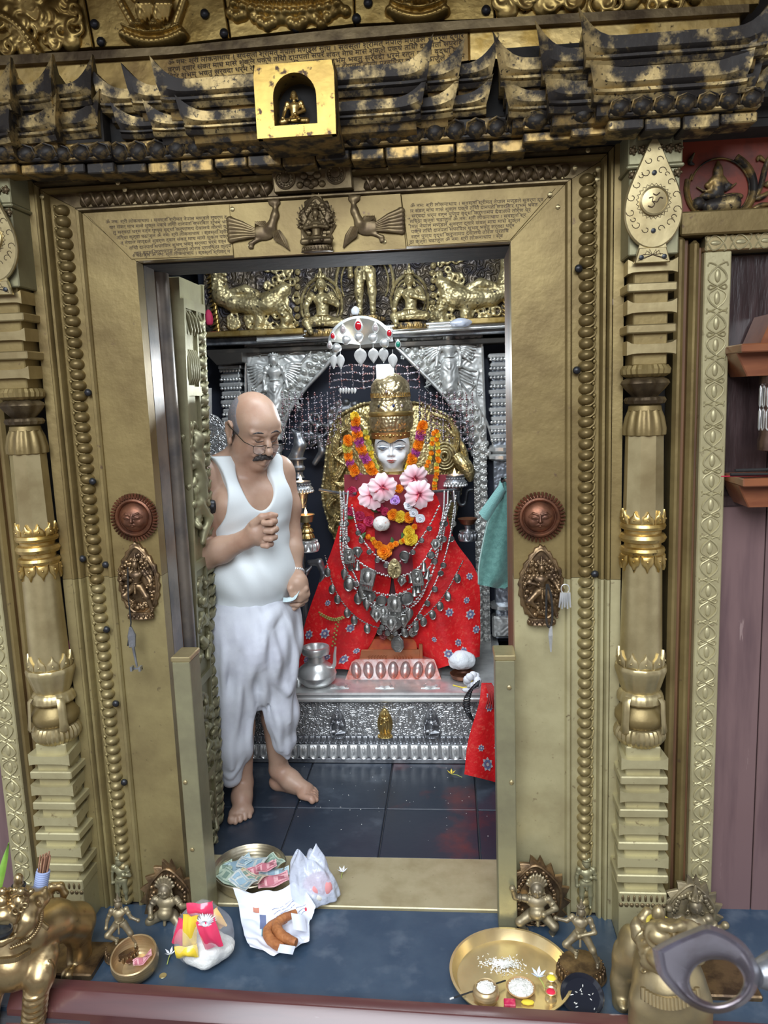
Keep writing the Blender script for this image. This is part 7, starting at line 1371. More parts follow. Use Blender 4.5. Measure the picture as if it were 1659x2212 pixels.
for u, v, s_ in ((.10, .80, .018), (.32, .78, .020), (.62, .72, .017), (.75, .93, .020), (.45, .92, .013), (.22, .60, .012), (.86, .86, .012), (.15, .95, .014)): brocade_flower(lo1, lf_, u, v, s_)
for u, v, s_ in ((.82, .62, .012), (.86, .70, .018), (.93, .80, .015), (.42, .92, .018), (.52, .97, .020), (.70, .93, .016), (.62, .86, .014), (.58, .66, .016), (.90, .50, .013), (.3, .80, .010)): brocade_flower(lo2, rf_, u, v, s_)
m_dred = M('dark_red_cloth', (.20, .012, .025), 0, .7, sheen=.3)
obj('chest_cloth', sheet(lambda u, v: P(744+4*v+(222-8*v)*u, 1025+215*v, YD-.105-.06*sin(pi*u)-.02*v+.004*sin(30*u)), 30, 16, .004), m_dred, rb_, 60)
# ---------------------------------------------------------------- garlands
def flower_mesh(layers, n, r, flat=1., w_=.5):
    mb = MB()
    for j in range(layers):
        el = -.35+1.75*j/max(1, layers-1); nn = max(5, int(n*cos(min(el, 1.35))+2))
        for k in range(nn):
            a = 2*pi*k/nn+j*.7; d = V(cos(a)*cos(el), -sin(el)*flat, sin(a)*cos(el)); e = V(-sin(a), 0, cos(a)); R0 = r*(.93+.14*((k*7+j*3) % 3)/2)
            mb.add([d*R0*.45-e*r*w_*.35, d*R0-e*r*w_*.5+V(0, .06*r, 0), d*R0*1.06+V(0, -.05*r, 0), d*R0+e*r*w_*.5+V(0, .06*r, 0), d*R0*.45+e*r*w_*.35], [(0, 1, 2, 3, 4)])
    mb.ball((0, 0, 0), (r*.62, r*.6*flat, r*.62), 8, 5); return mb
def fm(name, *a): b = flower_mesh(*a); return mk(name, b.v, b.f, 0)
m_or = M('marigold_orange', (.93, .34, .01), 0, .7, (.80, .22, .005), 60); m_ye = M('marigold_yellow', (.85, .64, .05), 0, .7, (.75, .50, .03), 60); m_pu = M('amaranth_purple', (.42, .05, .28), 0, .7, (.55, .13, .40), 60); m_yg = M('yellow_green_bloom', (.62, .58, .12), 0, .7)
me_mar, me_pur = fm('marigold', 6, 13, .026), fm('amaranth', 7, 17, .025, 1., .22)
me_or, me_ye, me_pu, me_yg = me_mar, me_mar.copy(), me_pur, me_mar.copy()
for m_, mt in ((me_or, m_or), (me_ye, m_ye), (me_pu, m_pu), (me_yg, m_yg)): m_.materials.append(mt)
FK = {'o': ('marigold', me_or), 'y': ('marigold', me_ye), 'p': ('amaranth', me_pu), 'g': ('marigold', me_yg)}
def garland(label, seq, Y):
    c = P(*seq[0][:2], Y); t = T('flower_garland', label, 'garland', c, 'flower garlands on the deity')
    pts = [P(x, y, Y+.012) for x, y, *_ in seq]; obj('garland_string', MB().tube(bez(pts, 4*len(pts)), .003, 5), M('string', (.5, .45, .3), 0, .8) if 'string' not in bpy.data.materials else bpy.data.materials['string'], t, 60)
    for x, y, k, s_ in seq: nm, me = FK[k]; o = link(nm, me, None, t, P(x, y, Y)+RNG.normal(size=3)*.002, rot=(RNG.uniform(-.5, .3), RNG.uniform(0, 6), RNG.uniform(-.6, .6))); o.scale = (s_,)*3
def strand(pts, kinds, s_): 
    b = bez([V(*q) for q in pts], len(kinds)-1); return [(q[0], q[1], k, s_*RNG.uniform(.92, 1.08)) for q, k in zip(b, kinds)]
garland('thick marigold and purple garland on the left of the deity face', strand([(766, 900), (772, 940), (784, 978), (806, 1022)], 'yoooppooopppooopppoooo', .80), 1.20)
garland('second marigold and purple strand nearer the left arm', strand([(750, 950), (752, 985), (764, 1015), (782, 1042)], 'ooggoooppoooppoo', .78), 1.22)
garland('marigold and purple garland on the right of the deity face', strand([(912, 920), (906, 950), (896, 980), (882, 1014)], 'oooppooooppoooyy', .80), 1.20)
garland('thin string of small marigolds with green buds at the right', strand([(944, 932), (946, 980), (943, 1020), (938, 1056)], 'oyoygoyoogoyoogoyo', .42), 1.20)
garland('thin string of small marigolds beside the long right string', strand([(936, 938), (932, 975), (922, 1010), (915, 1030)], 'oyogoyoogoyo', .42), 1.20)
garland('cream and gold blossom cluster between garland and face', strand([(790, 935), (797, 960), (802, 985), (812, 1008)], 'gyggyygg', .50), 1.24)
garland('marigold chain ending in large blooms under the conch', [(796, 1158, 'o', .45), (803, 1166, 'y', .42), (810, 1172, 'o', .48), (818, 1180, 'o', .7), (831, 1190, 'o', 1.2), (845, 1180, 'o', .6), (856, 1174, 'o', .5), (866, 1170, 'y', .45), (872, 1168, 'o', .45)], 1.12)
for x, y, k, s_, lab in ((887, 1164, 'y', 1.15, 'large yellow marigold at lower right of the bouquet'), (884, 1148, 'y', .95, 'yellow marigold above the lower right bloom'), (864, 1116, 'y', 1.0, 'yellow marigold in the middle of the bouquet'), (849, 1112, 'o', .95, 'orange marigold left of the middle yellow one'), (883, 1118, 'o', .9, 'orange marigold right of the middle yellow one'), (895, 1138, 'o', .5, 'small orange marigold over the lower right bloom'), (862, 1056, 'o', .7, 'orange marigold between the pink hibiscus pairs')):
    nm, me = FK[k]; o = link(nm, me, None, None, P(x, y, 1.12), rot=(0, RNG.uniform(0, 6), 0)); o.scale = (s_,)*3; tag(o, lab, 'flower', 'loose marigolds of the bouquet')
# hibiscus
def petal_mat(name, c0, c1):
    m = M(name, c0, 0, .55, sss=.0); t = m.node_tree; b = t.nodes['Principled BSDF']; tcn = t.nodes.new('ShaderNodeTexCoord'); ln_ = t.nodes.new('ShaderNodeVectorMath'); ln_.operation = 'LENGTH'; r = t.nodes.new('ShaderNodeValToRGB'); t.links.new(tcn.outputs['Object'], ln_.inputs[0]); t.links.new(ln_.outputs['Value'], r.inputs[0]); t.links.new(r.outputs[0], b.inputs['Base Color'])
    e = r.color_ramp.elements; e[0].position = .010; e[0].color = (*c1, 1); e[1].position = .019; e[1].color = (*c0, 1); x = e.new(.05); x.color = (.90, .66, .70, 1); return m
m_hib = petal_mat('hibiscus_pink', (.86, .38, .46), (.42, .01, .06)); hm = MB(); R = .064
for k in range(5):
    a = 2*pi*k/5+.3
    def fn(u, v, a=a):
        r = R*v; wd = .62*(.25+1.0*sin(pi*min(1, v*.80+.03))**.8); an = a+(u-.5)*2*wd; rr = r*(1+.05*sin(14*u+2*k)*v-.10*(2*u-1)**2*v); return V(rr*cos(an), -.022*v+.03*v*v-.006*u+.0045*sin(16*u+k)*v*v, rr*sin(an))
    vs, fs = sheet(fn, 10, 10); hm.add(vs, fs)
hme = mk('hibiscus_petal', hm.v, hm.f, 180); hst = MB().tube([(0, 0, 0), (.006, -.025, .01), (.014, -.05, .022)], [.004, .003, .002], 6)
for k in range(9): hst.ball((.008+.0009*k+.003*cos(2.4*k), -.03-.0026*k, .013+.0012*k+.003*sin(2.4*k)), .0022, 5, 3)
hsm = mk('stamen', hst.v, hst.f, 60)
for x, y, rx, rz, lab, Y in ((803, 1070, .2, .4, 'pink hibiscus at the lower left of the bouquet', 1.10), (826, 1053, .05, 1.2, 'pink hibiscus at the upper left of the bouquet', 1.07), (895, 1034, .35, 2.2, 'pink hibiscus at the upper right of the bouquet', 1.10), (905, 1068, .0, 3.0, 'pink hibiscus at the lower right of the bouquet', 1.06)):
    t = T('hibiscus', lab, 'flower', P(x, y, Y), 'pink hibiscus of the bouquet'); t.rotation_euler = (-rx, rz, 0); o = link('petal', hme, m_hib, t); o.name = 'petals'; link('stamen', hsm, M('stamen_red', (.6, .10, .12), 0, .5) if 'stamen_red' not in bpy.data.materials else bpy.data.materials['stamen_red'], t)
def rosey(x, y, s_, m, lab, Y=1.13, kind='rose', n=(5, 8), cat='flower', grp='red roses of the bouquet'):
    b = flower_mesh(n[0], n[1], .022, .8, .75); me = mk(kind, b.v, b.f, 0); o = link(kind, me, m, None, P(x, y, Y), rot=(RNG.uniform(-.4, .4), RNG.uniform(0, 6), 0)); o.scale = (s_,)*3; tag(o, lab, cat, grp)
m_rose = M('rose_red', (.45, .012, .07), 0, .6, (.62, .05, .14), 40)
for x, y, s_, lab in ((760, 1062, 1., 'pinkish red rose at the upper left of the bouquet'), (757, 1105, .95, 'deep red rose at the left edge of the bouquet'), (777, 1115, 1., 'deep red rose second from the left edge'), (797, 1126, 1.05, 'deep red rose left of the conch shell'), (779, 1141, 1., 'deep red rose lowest at the left'), (820, 1097, .8, 'crimson rose under the hibiscus'), (832, 1105, .8, 'crimson rose above the conch shell')): rosey(x, y, s_, m_rose, lab)
rosey(853, 1080, .95, M('orchid_purple', (.50, .24, .68), 0, .6, (.68, .48, .82), 50), 'lilac orchid at the middle of the bouquet', 1.08, 'orchid', (4, 8), 'flower', None)
for x, y, lab in ((893, 1108, 'white blossom under the right hibiscus'), (908, 1120, 'white blossom at the lower right of the bouquet'), (882, 1092, 'white blossom behind the right hibiscus')): rosey(x, y, .9, m_wf, lab, 1.11, 'jasmine', (4, 7), 'flower', 'white blossoms of the bouquet')
lvm = sheet(lambda u, v: V((u-.5)*.022*sin(pi*min(1, v+.04)), -.005*cos(pi*(u-.5)), .05*v), 4, 8, .001); lme_ = mk('green_leaf', *lvm, 60); m_leaf = M('bouquet_leaf', (.06, .16, .05), 0, .45, (.12, .25, .08), 20)
for k, (x, y, a, lab) in enumerate(((764, 1120, -1.2, 'green leaf at the far left of the bouquet'), (790, 1150, -2.4, 'green leaf below the lowest rose'), (868, 1150, 2.8, 'pale green leaf below the middle marigold'), (846, 1160, 3.0, 'green leaf right of the conch shell'), (800, 1100, 1.8, 'green leaf behind the roses'))): o = link('leaf', lme_, m_leaf, None, P(x, y, 1.135), rot=(0, a, .3)); tag(o, lab, 'leaf', 'leaves in the bouquet')
c = P(828, 1133, 1.10); t = T('conch_shell', 'white conch shell smeared orange below the bouquet', 'shell', c); b = MB(); rings = []
for k in range(30): th = .55*k; r = .032*(1-k/34); b.ball(c+V(-.010+.010*cos(th)*(1-k/30), -.012-.0010*k, .004+.010*sin(th)*(1-k/30)), (r, r*.75, r*.95), 10, 6)
obj('shell', b, M('conch_white', (.72, .69, .66), 0, .35, (.60, .16, .06), 30, .58, .66), t, 60)
# ---------------------------------------------------------------- silver chains and pendants
def chain(label, pts, r=.0035, Y=1.14, pend=(), step=1.35, m=None, grp='silver chains on the deity'):
    """interlinked beaded chain; pend: [(kind, fraction or (x, y), size)]"""
    r *= 1.35; b = bez([P(x, y, Y) for x, y in pts], 40); t = T('silver_chain', label, 'necklace', b[0], grp); mb = MB(); L = 0
    for a, c in zip(b[:-1], b[1:]):
        d = c-a; n = max(1, int(np.linalg.norm(d)/(r*step)))
        for k in range(n): mb.ball(a+d*(k+.5)/n+V(0, 0, r*.35*(-1)**k), (r, r*.9, r), 5, 3)
    obj('chain_links', mb, m or m_silver, t, 60, kind='stuff')
    for kind, f, s_ in pend:
        c = (b[int(f*40)] if np.isscalar(f) else P(*f, Y-.012))+V(0, -.006, 0); pendant(t, kind, c, s_)
    return t
PM = {}
def pend_mesh(kind):
    if kind in PM: return PM[kind]
    mb = MB(); ring = lambda r, z0, y: [(r*cos(a), y, z0+r*sin(a)) for a in np.linspace(0, 2*pi, 17)[:-1]]
    if kind in ('coin', 'oval'):
        e = 1 if kind == 'coin' else 1.45; f = lambda r, y: [(x, y_, z*e if kind == 'oval' else z) for x, y_, z in ring(r, -.013 if kind == 'coin' else -.012, y)]
        mb.loft([f(.012, .0015), f(.012, -.0015), f(.0105, -.003), f(.009, -.0015), f(.005, -.0035 if kind == 'oval' else -.002), f(.0005, -.004 if kind == 'oval' else -.002)][::-1])
    elif kind == 'leaf': mb.add(*sheet(lambda u, v: V((u-.5)*.020*sin(pi*min(1, v**.7)), -.003*cos(pi*(u-.5)), -.034*v), 6, 8, .0015))
    elif kind == 'dome':
        o = [(-.017, -.050), (.017, -.050), (.017, -.016)]+[(.017*cos(a), -.016+.017*sin(a)) for a in np.linspace(0, pi, 9)]+[(-.017, -.016)]; mb.prism(o, -.005, .002, .002); mb.prism([(x*.72, -.026+(z+.026)*.75) for x, z in o], -.008, -.004, .001)
        for k in range(5): mb.tube([(-.012+.006*k, -.005, -.048), (-.012+.006*k, -.006, -.060)], [.0025, .0016], 5)
        mb.ball((0, -.008, -.016), (.006, .005, .008), 8, 5).ball((0, -.008, -.032), (.009, .005, .009), 8, 5)
    elif kind == 'plaque':
        mb.prism([(-.021, -.052), (.021, -.052), (.024, -.012), (.016, -.004), (0, 0), (-.016, -.004), (-.024, -.012)], -.005, .002, .002); mb.ball((0, -.006, -.028), (.013, .006, .017), 10, 6)
        for k in range(7): mb.tube([(-.018+.006*k, -.004, -.05), (-.018+.006*k, -.005, -.066)], [.0022, .0028], 5)
    elif kind == 'diamond':
        mb.prism([(0, -.040), (.018, -.018), (.012, -.003), (0, 0), (-.012, -.003), (-.018, -.018)], -.004, .002, .002); mb.ball((0, -.004, -.018), (.009, .005, .011), 8, 5)
    elif kind == 'bell': mb.lathe([(.002, 0), (.006, -.006), (.007, -.018), (.011, -.026), (.010, -.027), (.001, -.024)][::-1], (0, 0, 0), 10)
    elif kind == 'octagon':
        o = [(.022*cos(pi/8+k*pi/4), -.026+.027*sin(pi/8+k*pi/4)) for k in range(8)]; mb.prism(o, -.004, .003, .002); mb.prism([(x*.75, -.026+(z+.026)*.75) for x, z in o], -.007, -.003, .001)
        for k in range(3): mb.box(-.010, .010, -.0085, -.006, -.036+.008*k, -.032+.008*k)
    PM[kind] = mk(kind+'_pendant', mb.v, mb.f, 40); return PM[kind]
m_coind = M('dull_coin', (.28, .28, .27), .85, .42, (.16, .16, .155), 40, .42, .62, bump=('noise', 120, .5, .003))
def pendant(t, kind, c, s_): o = link({'coin': 'coin_pendant', 'oval': 'oval_pendant', 'leaf': 'leaf_pendant', 'dome': 'arched_pendant', 'plaque': 'plaque_pendant', 'diamond': 'diamond_pendant', 'bell': 'bell_pendant', 'octagon': 'octagonal_pendant'}[kind], pend_mesh(kind), m_coind if kind == 'coin' else m_coin, t, c, rot=(RNG.uniform(-.15, .1), RNG.uniform(-.2, .2), RNG.uniform(-.3, .3))); o.scale = (s_*1.22,)*3
rnd = lambda a, b, n: list(np.linspace(a, b, n))
chain('outer red-corded chain with oval pendants hanging lowest', [(702, 1200), (722, 1270), (760, 1325), (812, 1355), (862, 1358), (912, 1335), (960, 1285), (1000, 1212)], .003, 1.10, [('oval', f, 1.05) for f in rnd(.07, .38, 6)+rnd(.62, .95, 7)]+[('coin', f, .95) for f in (.45, .52, .57)], m=m_coin)
chain('silver chain with a big octagonal pendant at the bottom', [(735, 1070), (745, 1180), (790, 1290), (858, 1372), (920, 1300), (965, 1190), (985, 1070)], .0035, 1.105, [('octagon', .5, 1.2)]+[('coin', f, .95) for f in rnd(.2, .44, 6)+rnd(.56, .82, 7)])
chain('chain loaded with arched and plaque pendants', [(738, 1075), (742, 1150), (762, 1200), (810, 1235), (860, 1245), (905, 1225), (945, 1160), (975, 1080)], .004, 1.09, [('dome', (751, 1183), 1.15), ('dome', (899, 1228), 1.25), ('plaque', (798, 1225), 1.25), ('diamond', (771, 1180), 1.1), ('coin', (871, 1188), 1.6), ('bell', .34, 1.2), ('bell', .42, 1.2), ('bell', .66, 1.2), ('bell', .72, 1.3), ('diamond', .62, 1.), ('bell', .76, 1.3), ('coin', .8, 1.2), ('diamond', .86, 1.1)])
chain('chain with a cluster of shield pendants at its lowest point', [(742, 1080), (735, 1180), (752, 1240), (800, 1275), (852, 1285), (900, 1260), (940, 1200), (965, 1090)], .004, 1.095, [('oval', .3, 1.6), ('oval', .38, 1.5), ('diamond', .44, 1.4), ('plaque', .58, 1.2), ('coin', (877, 1276), 2.1), ('coin', .52, 1.7), ('diamond', .64, 1.3), ('bell', .70, 1.4), ('bell', .74, 1.4), ('leaf', .25, 1.2), ('bell', .8, 1.3), ('coin', .85, 1.)])
chain('long twisted chain with leaf-shaped pendants', [(748, 1090), (742, 1210), (770, 1275), (820, 1305), (860, 1312), (895, 1300), (935, 1235), (962, 1110)], .0045, 1.10, [('leaf', .35, 1.3), ('leaf', .4, 1.3), ('diamond', .46, 1.3), ('diamond', .5, 1.5), ('diamond', .55, 1.4), ('octagon', .43, .9), ('leaf', .6, 1.3), ('diamond', .62, 1.2), ('leaf', .66, 1.2), ('oval', .3, 1.3)])
chain('innermost chain of small coins under the conch', [(760, 1090), (775, 1150), (812, 1200), (852, 1218), (885, 1195), (925, 1140), (950, 1090)], .0035, 1.10, [('coin', f, .85) for f in rnd(.15, .85, 11)])
chain('chain ending in heart-shaped shields between the robe hems', [(760, 1230), (790, 1290), (820, 1318), (852, 1330), (880, 1318), (910, 1290), (930, 1240)], .0035, 1.085, [('diamond', .3, 1.3), ('oval', .38, 1.3), ('diamond', .46, 1.5), ('diamond', .54, 1.6), ('diamond', .62, 1.4), ('leaf', .7, 1.3), ('coin', .42, 1.2), ('coin', .58, 1.2)])
for k, (x0, x1, lab) in enumerate(((742, 748, 'bundle of thin chains falling at the left shoulder, outer strand'), (752, 750, 'bundle of thin chains falling at the left shoulder, middle strand'), (735, 742, 'bundle of thin chains falling at the left shoulder, inner strand'), (968, 952, 'loose chain falling at the right shoulder, outer strand'), (980, 965, 'loose chain falling at the right shoulder, middle strand'), (960, 940, 'loose chain falling at the right shoulder, inner strand'))): chain(lab, [(x0, 1062), (x0+3*(-1)**k, 1110), (x1, 1190)], .004, 1.115, [('coin', .6, .9), ('coin', .8, 1.)])
p = P(852, 1228, 1.07); t = T('gilt_pendant', 'gilt oval pendant with a standing figure at the middle of the chains', 'pendant', p); pb = MB().prism([(p[0]+.030*cos(a)*(1-.2*sin(a)), p[2]+.044*sin(a)) for a in np.linspace(0, 2*pi, 21)[:-1]], 1.066, 1.076, .003); obj('plate', pb, m_fg, t); fs_ = deity_sdf(lambda x, y, z: V(p[0]+.085*x, 1.062+.05*y, p[2]-.042+.085*z), .085, 'stand'); obj('embossed_figure', fs_.mesh(.0016), m_fg, t, 180)
bar_ = MB().tube([P(690, 1058, 1.2), P(738, 1066, 1.14), P(770, 1066, 1.12)], .007, 8).tube([P(935, 1062, 1.12), P(985, 1058, 1.2)], .007, 8); tag(obj('necklace_rail', bar_, m_silver_dark, None, 60), 'tarnished silver rail from which the necklaces hang at both shoulders', 'rail')
sp_ = MB(); 
for k in range(22): t = k/21; q = P(690+52*t, 1325+22*sin(2*t)-12*t, 1.08); sp_.ball(q+V(0, 0, .004*(-1)**k), (.006, .004, .005), 6, 4)
for k in range(14): t = k/13; q = P(730-10*t, 1335+60*t, 1.08); sp_.ball(q+V(.005*(-1)**k, 0, 0), (.005, .004, .005), 6, 4)
tag(obj('herb_sprig', sp_, M('dry_herb', (.22, .20, .05), 0, .7, (.32, .28, .08), 40), None, 60, kind='stuff'), 'dry greenish herb sprig lying on the left hem of the robe', 'sprig')
for x, y, k, lab in ((846, 1375, 0, 'dried flower below the hanging octagonal pendant'), (828, 1372, 1, 'dried reddish flower bunch above the copper box'), (892, 1366, 2, 'grey dried bloom at the right inner hem')): rosey(x, y, .9, M('dried_bloom_%d' % k, ((.16, .10, .06), (.22, .05, .05), (.22, .2, .18))[k], 0, .7), lab, 1.12, 'dried_flower', (4, 8), 'flower', 'dried flowers above the copper box')
# ================================================================ the attendant
mn = T('person', 'bald man with moustache and low glasses in white vest and dhoti, looking down', 'person', (-.76, .62, 0))
m_skin = M('skin', (.46, .30, .215), 0, .45, (.39, .225, .155), 9, .4, .65, sss=.12, bump=('noise', 160, .12, .002), col3=(.52, .34, .26), sc3=5, lo3=.5, hi3=.75)
m_vest = M('white_vest', (.70, .75, .77), 0, .8, bump=('noise', 260, .12, .002), sheen=.2); m_dhoti = M('white_dhoti', (.64, .67, .74), 0, .85, (.56, .58, .66), 5, bump=[('noise', 14, .25, .01), ('noise', 300, .2, .002)], sheen=.2)
m_hairg = M('grey_stubble', (.17, .165, .18), 0, .8, (.30, .22, .20), 120, .50, .75, bump=('noise', 400, .5, .002)); m_must = M('moustache_dark', (.035, .03, .03), 0, .7, (.16, .14, .13), 160, .5, .65); m_wire = M('spectacle_wire', (.05, .04, .03), .7, .3)
ya, pi_ = math.radians(41), math.radians(24); F0 = V(sin(ya), -cos(ya), 0); LF = V(cos(ya), sin(ya), 0)
HF = cos(pi_)*F0+V(0, 0, -sin(pi_)); HU = sin(pi_)*F0+V(0, 0, cos(pi_)); HS = 1.07; RH = np.stack([HF, LF, HU], 1)
c0 = P(549, 915, .56); C0 = V(c0[0], c0[1], P(560, 843, .56)[2]-.126*HS)
Hh = lambda f, l, u: C0+HS*(f*HF+l*LF+u*HU)
rr_ = lambda *r: [HS*q for q in r]
# torso frame: forward F0, left LF
TC = lambda px, y, Y=.60: P(px, y, Y)
def Bt(c, f, l, z): return c+f*F0+l*LF+V(0, 0, z)
zsh, zch, zbe, zhp = P(530, 1030, .6)[2], P(530, 1095, .6)[2], P(530, 1240, .55)[2], P(530, 1300, .6)[2]
X0 = V(-.768, .60, 0); RT_ = np.stack([F0, LF, V(0, 0, 1)], 1)
def torso(s, o=0.):
    A = lambda f, l, z: X0+f*F0+l*LF+V(0, 0, z)
    s.ell(A(.01, 0, zch), (.115+o, .165+o, .135+o), .05, RT_).ell(A(.035, 0, zbe), (.130+o, .158+o, .13+o), .07, RT_).ell(A(.0, 0, (zch+zbe)/2), (.112+o, .150+o, .15+o), .06, RT_).ell(A(-.01, 0, zhp-.03), (.12+o, .165+o, .12+o), .05, RT_)
    for sd in (-1, 1): s.ell(A(.065, sd*.075, zch+.02), (.05+o, .07+o, .055+o), .04, RT_); s.chain([A(-.02, sd*.05, zsh+.055), A(-.02, sd*.155, zsh+.015)], [.05+o, .055+o], .05)
    return A
s = S(); A = torso(s)
s.chain([Hh(-.03, 0, -.07), Bt(X0, .015, .01, zsh+.06), Bt(X0, -.01, 0, zsh)], [.062, .066, .075], .04)
# skull, face
s.ell(Hh(-.014, 0, .030), rr_(.098, .080, .088), .02, RH).ell(Hh(.032, 0, -.045), rr_(.064, .062, .078), .03, RH).ell(Hh(.068, 0, -.104), rr_(.024, .026, .020), .025, RH).ell(Hh(.052, 0, .03), rr_(.045, .062, .045), .03, RH)
for sd in (-1, 1):
    s.ell(Hh(.062, sd*.036, -.038), rr_(.028, .026, .026), .02, RH).ell(Hh(.022, sd*.052, -.068), rr_(.036, .026, .036), .03, RH).cap(Hh(.094, sd*.012, .020), Hh(.080, sd*.050, .022), HS*.009, HS*.008, .012)
    s.ell(Hh(.096, sd*.032, .003), rr_(.013, .019, .011), .010, RH, op=-1); s.ell(Hh(.076, sd*.032, .001), HS*.0135, .003).ell(Hh(.079, sd*.032, .006), rr_(.0135, .0165, .009), .003, RH).ell(Hh(.078, sd*.032, -.012), rr_(.012, .016, .006), .006, RH)
    s.ell(Hh(.103, sd*.013, -.041), rr_(.010, .009, .008), .006, RH).chain([Hh(.098, sd*.02, -.034), Hh(.088, sd*.036, -.06)], [HS*.004, HS*.003], .01)
    s.ell(Hh(-.012, sd*.084, -.010), rr_(.019, .007, .034), .008, RH).ell(Hh(-.008, sd*.092, -.008), rr_(.011, .006, .020), .005, RH, op=-1).ell(Hh(.0, sd*.086, -.043), rr_(.010, .008, .013), .006, RH)
    s.chain([Hh(.004, sd*.086, .012), Hh(-.012, sd*.091, .024), Hh(-.028, sd*.092, .010), Hh(-.026, sd*.090, -.016), Hh(-.008, sd*.088, -.036)], [HS*.0045]*5, .004)
s.chain([Hh(.092, 0, .014), Hh(.106, 0, -.010), Hh(.120, 0, -.032)], [HS*.009, HS*.0105, HS*.0135], .008)
s.chain([Hh(.086, -.024, -.078), Hh(.098, 0, -.074), Hh(.086, .024, -.078)], [HS*.005, HS*.0075, HS*.005], .006).chain([Hh(.084, -.019, -.086), Hh(.095, 0, -.087), Hh(.084, .019, -.086)], [HS*.005, HS*.0075, HS*.005], .006)
# right arm (viewer's left) bent, fist up before the chest
shR = A(-.02, -.165, zsh-.01); elR = P(437, 1205, .44); wrR = P(530, 1166, .385)
s.chain([shR, (shR+elR)/2+V(-.01, .0, 0), elR], [.056, .054, .046], .03).chain([elR, elR*.55+wrR*.45, wrR], [.046, .046, .031], .02)
fy = .375; K = lambda x, y, d=0.: P(x, y, fy-d)
s.ell(K(557, 1149), (.036, .028, .047), .015).chain([wrR, K(552, 1150)], [.030, .036], .02)
for k, (x, y) in enumerate(((573, 1122), (577, 1139), (577, 1156), (571, 1171))):
    r = (.0115, .012, .0115, .0105)[k]; s.chain([K(x-12, y+1), K(x, y, .010)], [r*1.1, r*1.05], .008).chain([K(x, y, .010), K(x+20-2*k, y+4, .022), K(x+12-2*k, y+8, .042), K(x-4, y+8, .040)], [r*1.05, r, r*.92, r*.85], .0035)
s.chain([K(548, 1132, .018), K(565, 1117, .026), K(585, 1113, .026), K(596, 1113, .020)], [.016, .0125, .0115, .009], .005)
# left arm hanging, hand holding folded notes
shL = A(-.02, .165, zsh-.015); elL = P(628, 1160, .70); wrL = P(637, 1236, .62); hy = .575; K2 = lambda x, y, d=0.: P(x, y, hy-d)
s.chain([shL, (shL+elL)/2+V(.004, .0, 0), elL], [.055, .050, .040], .03).chain([elL, elL*.6+wrL*.4, wrL], [.040, .041, .028], .02)
s.chain([wrL, K2(643, 1258), K2(650, 1280)], [.029, .036, .034], .015)
for k, (x, y) in enumerate(((660, 1272), (663, 1284), (660, 1295), (653, 1303))): r = .0105-.0006*abs(k-1); d0 = .012-.012*k; s.chain([K2(652, 1268+5*k, d0), K2(x, y, d0+.004), K2(x-12-2*k, y+11, d0+.014), K2(x-30, y+11, d0+.018)], [r*1.2, r*1.1, r, r*.85], .005)
s.chain([K2(634, 1255, .015), K2(628, 1272, .030), K2(632, 1288, .034)], [.016, .0125, .009], .006)
# lower legs and feet
def foot(ank, heel, toe, side, knee):
    d = unit(toe-heel); n = V(-d[1], d[0], 0); L_ = np.linalg.norm(toe-heel); Z = lambda q, z: V(q[0], q[1], z)
    s.chain([knee, (knee*.62+ank*.38), ank], [.058, .052, .036], .02).ell(Z(heel+d*.03, .030), (.033, .033, .030), .02).chain([ank, Z(heel+d*.10, .055), Z(heel+d*L_*.68, .028)], [.036, .038, .030], .025).chain([Z(heel+d*.04, .022), Z(heel+d*L_*.70+n*.012*side, .020)], [.026, .026], .02).ell(Z(heel+d*L_*.72-n*.022*side, .021), (.026, .026, .020), .015).ell(Z(heel+d*L_*.68+n*.026*side, .018), (.022, .022, .017), .015)
    for k in range(5):
        o = (-.034+.0165*k)*side; b = heel+d*(L_*.76-.010*max(0, k-1))+n*o; e = heel+d*(L_*(1.-.0)-.012*max(0, k-1)-(.004 if k == 0 else 0))+n*(o*1.05); r = (.0135, .0105, .010, .0095, .009)[k]; s.chain([Z(b, .020), Z(b*.35+e*.65, .020), Z(e-d*r, r)], [r*1.05, r*.95, r], .004)
ankR, ankL = V(-.855, .615, .085), V(-.735, .725, .088)
foot(ankR, V(-.868, .665, 0), V(-.828, .452, 0), 1, V(-.84, .60, .48)); foot(ankL, V(-.775, .745, 0), V(-.548, .640, 0), 1, V(-.73, .68, .48))
bv, bf = relax(*s.mesh(.0033), 1, .4); obj('body', (bv, bf), m_skin, mn, 180)
def proj_px(v): q = v-CAM; z = q@FW; return np.stack([829.5+FPX*(q@RT)/z, 1106-FPX*(q@UP)/z, z], 1)
def surf(vs, px, x, y, d=0.):          # nearest visible surface point of a mesh along the sight line
    m = (abs(px[:, 0]-x) < 3.5) & (abs(px[:, 1]-y) < 3.5); i = np.where(m)[0]
    if not len(i): i = np.array([np.argmin((px[:, 0]-x)**2+(px[:, 1]-y)**2)])
    q = vs[i[np.argmin(px[i, 2])]]; return q+unit(CAM-q)*d
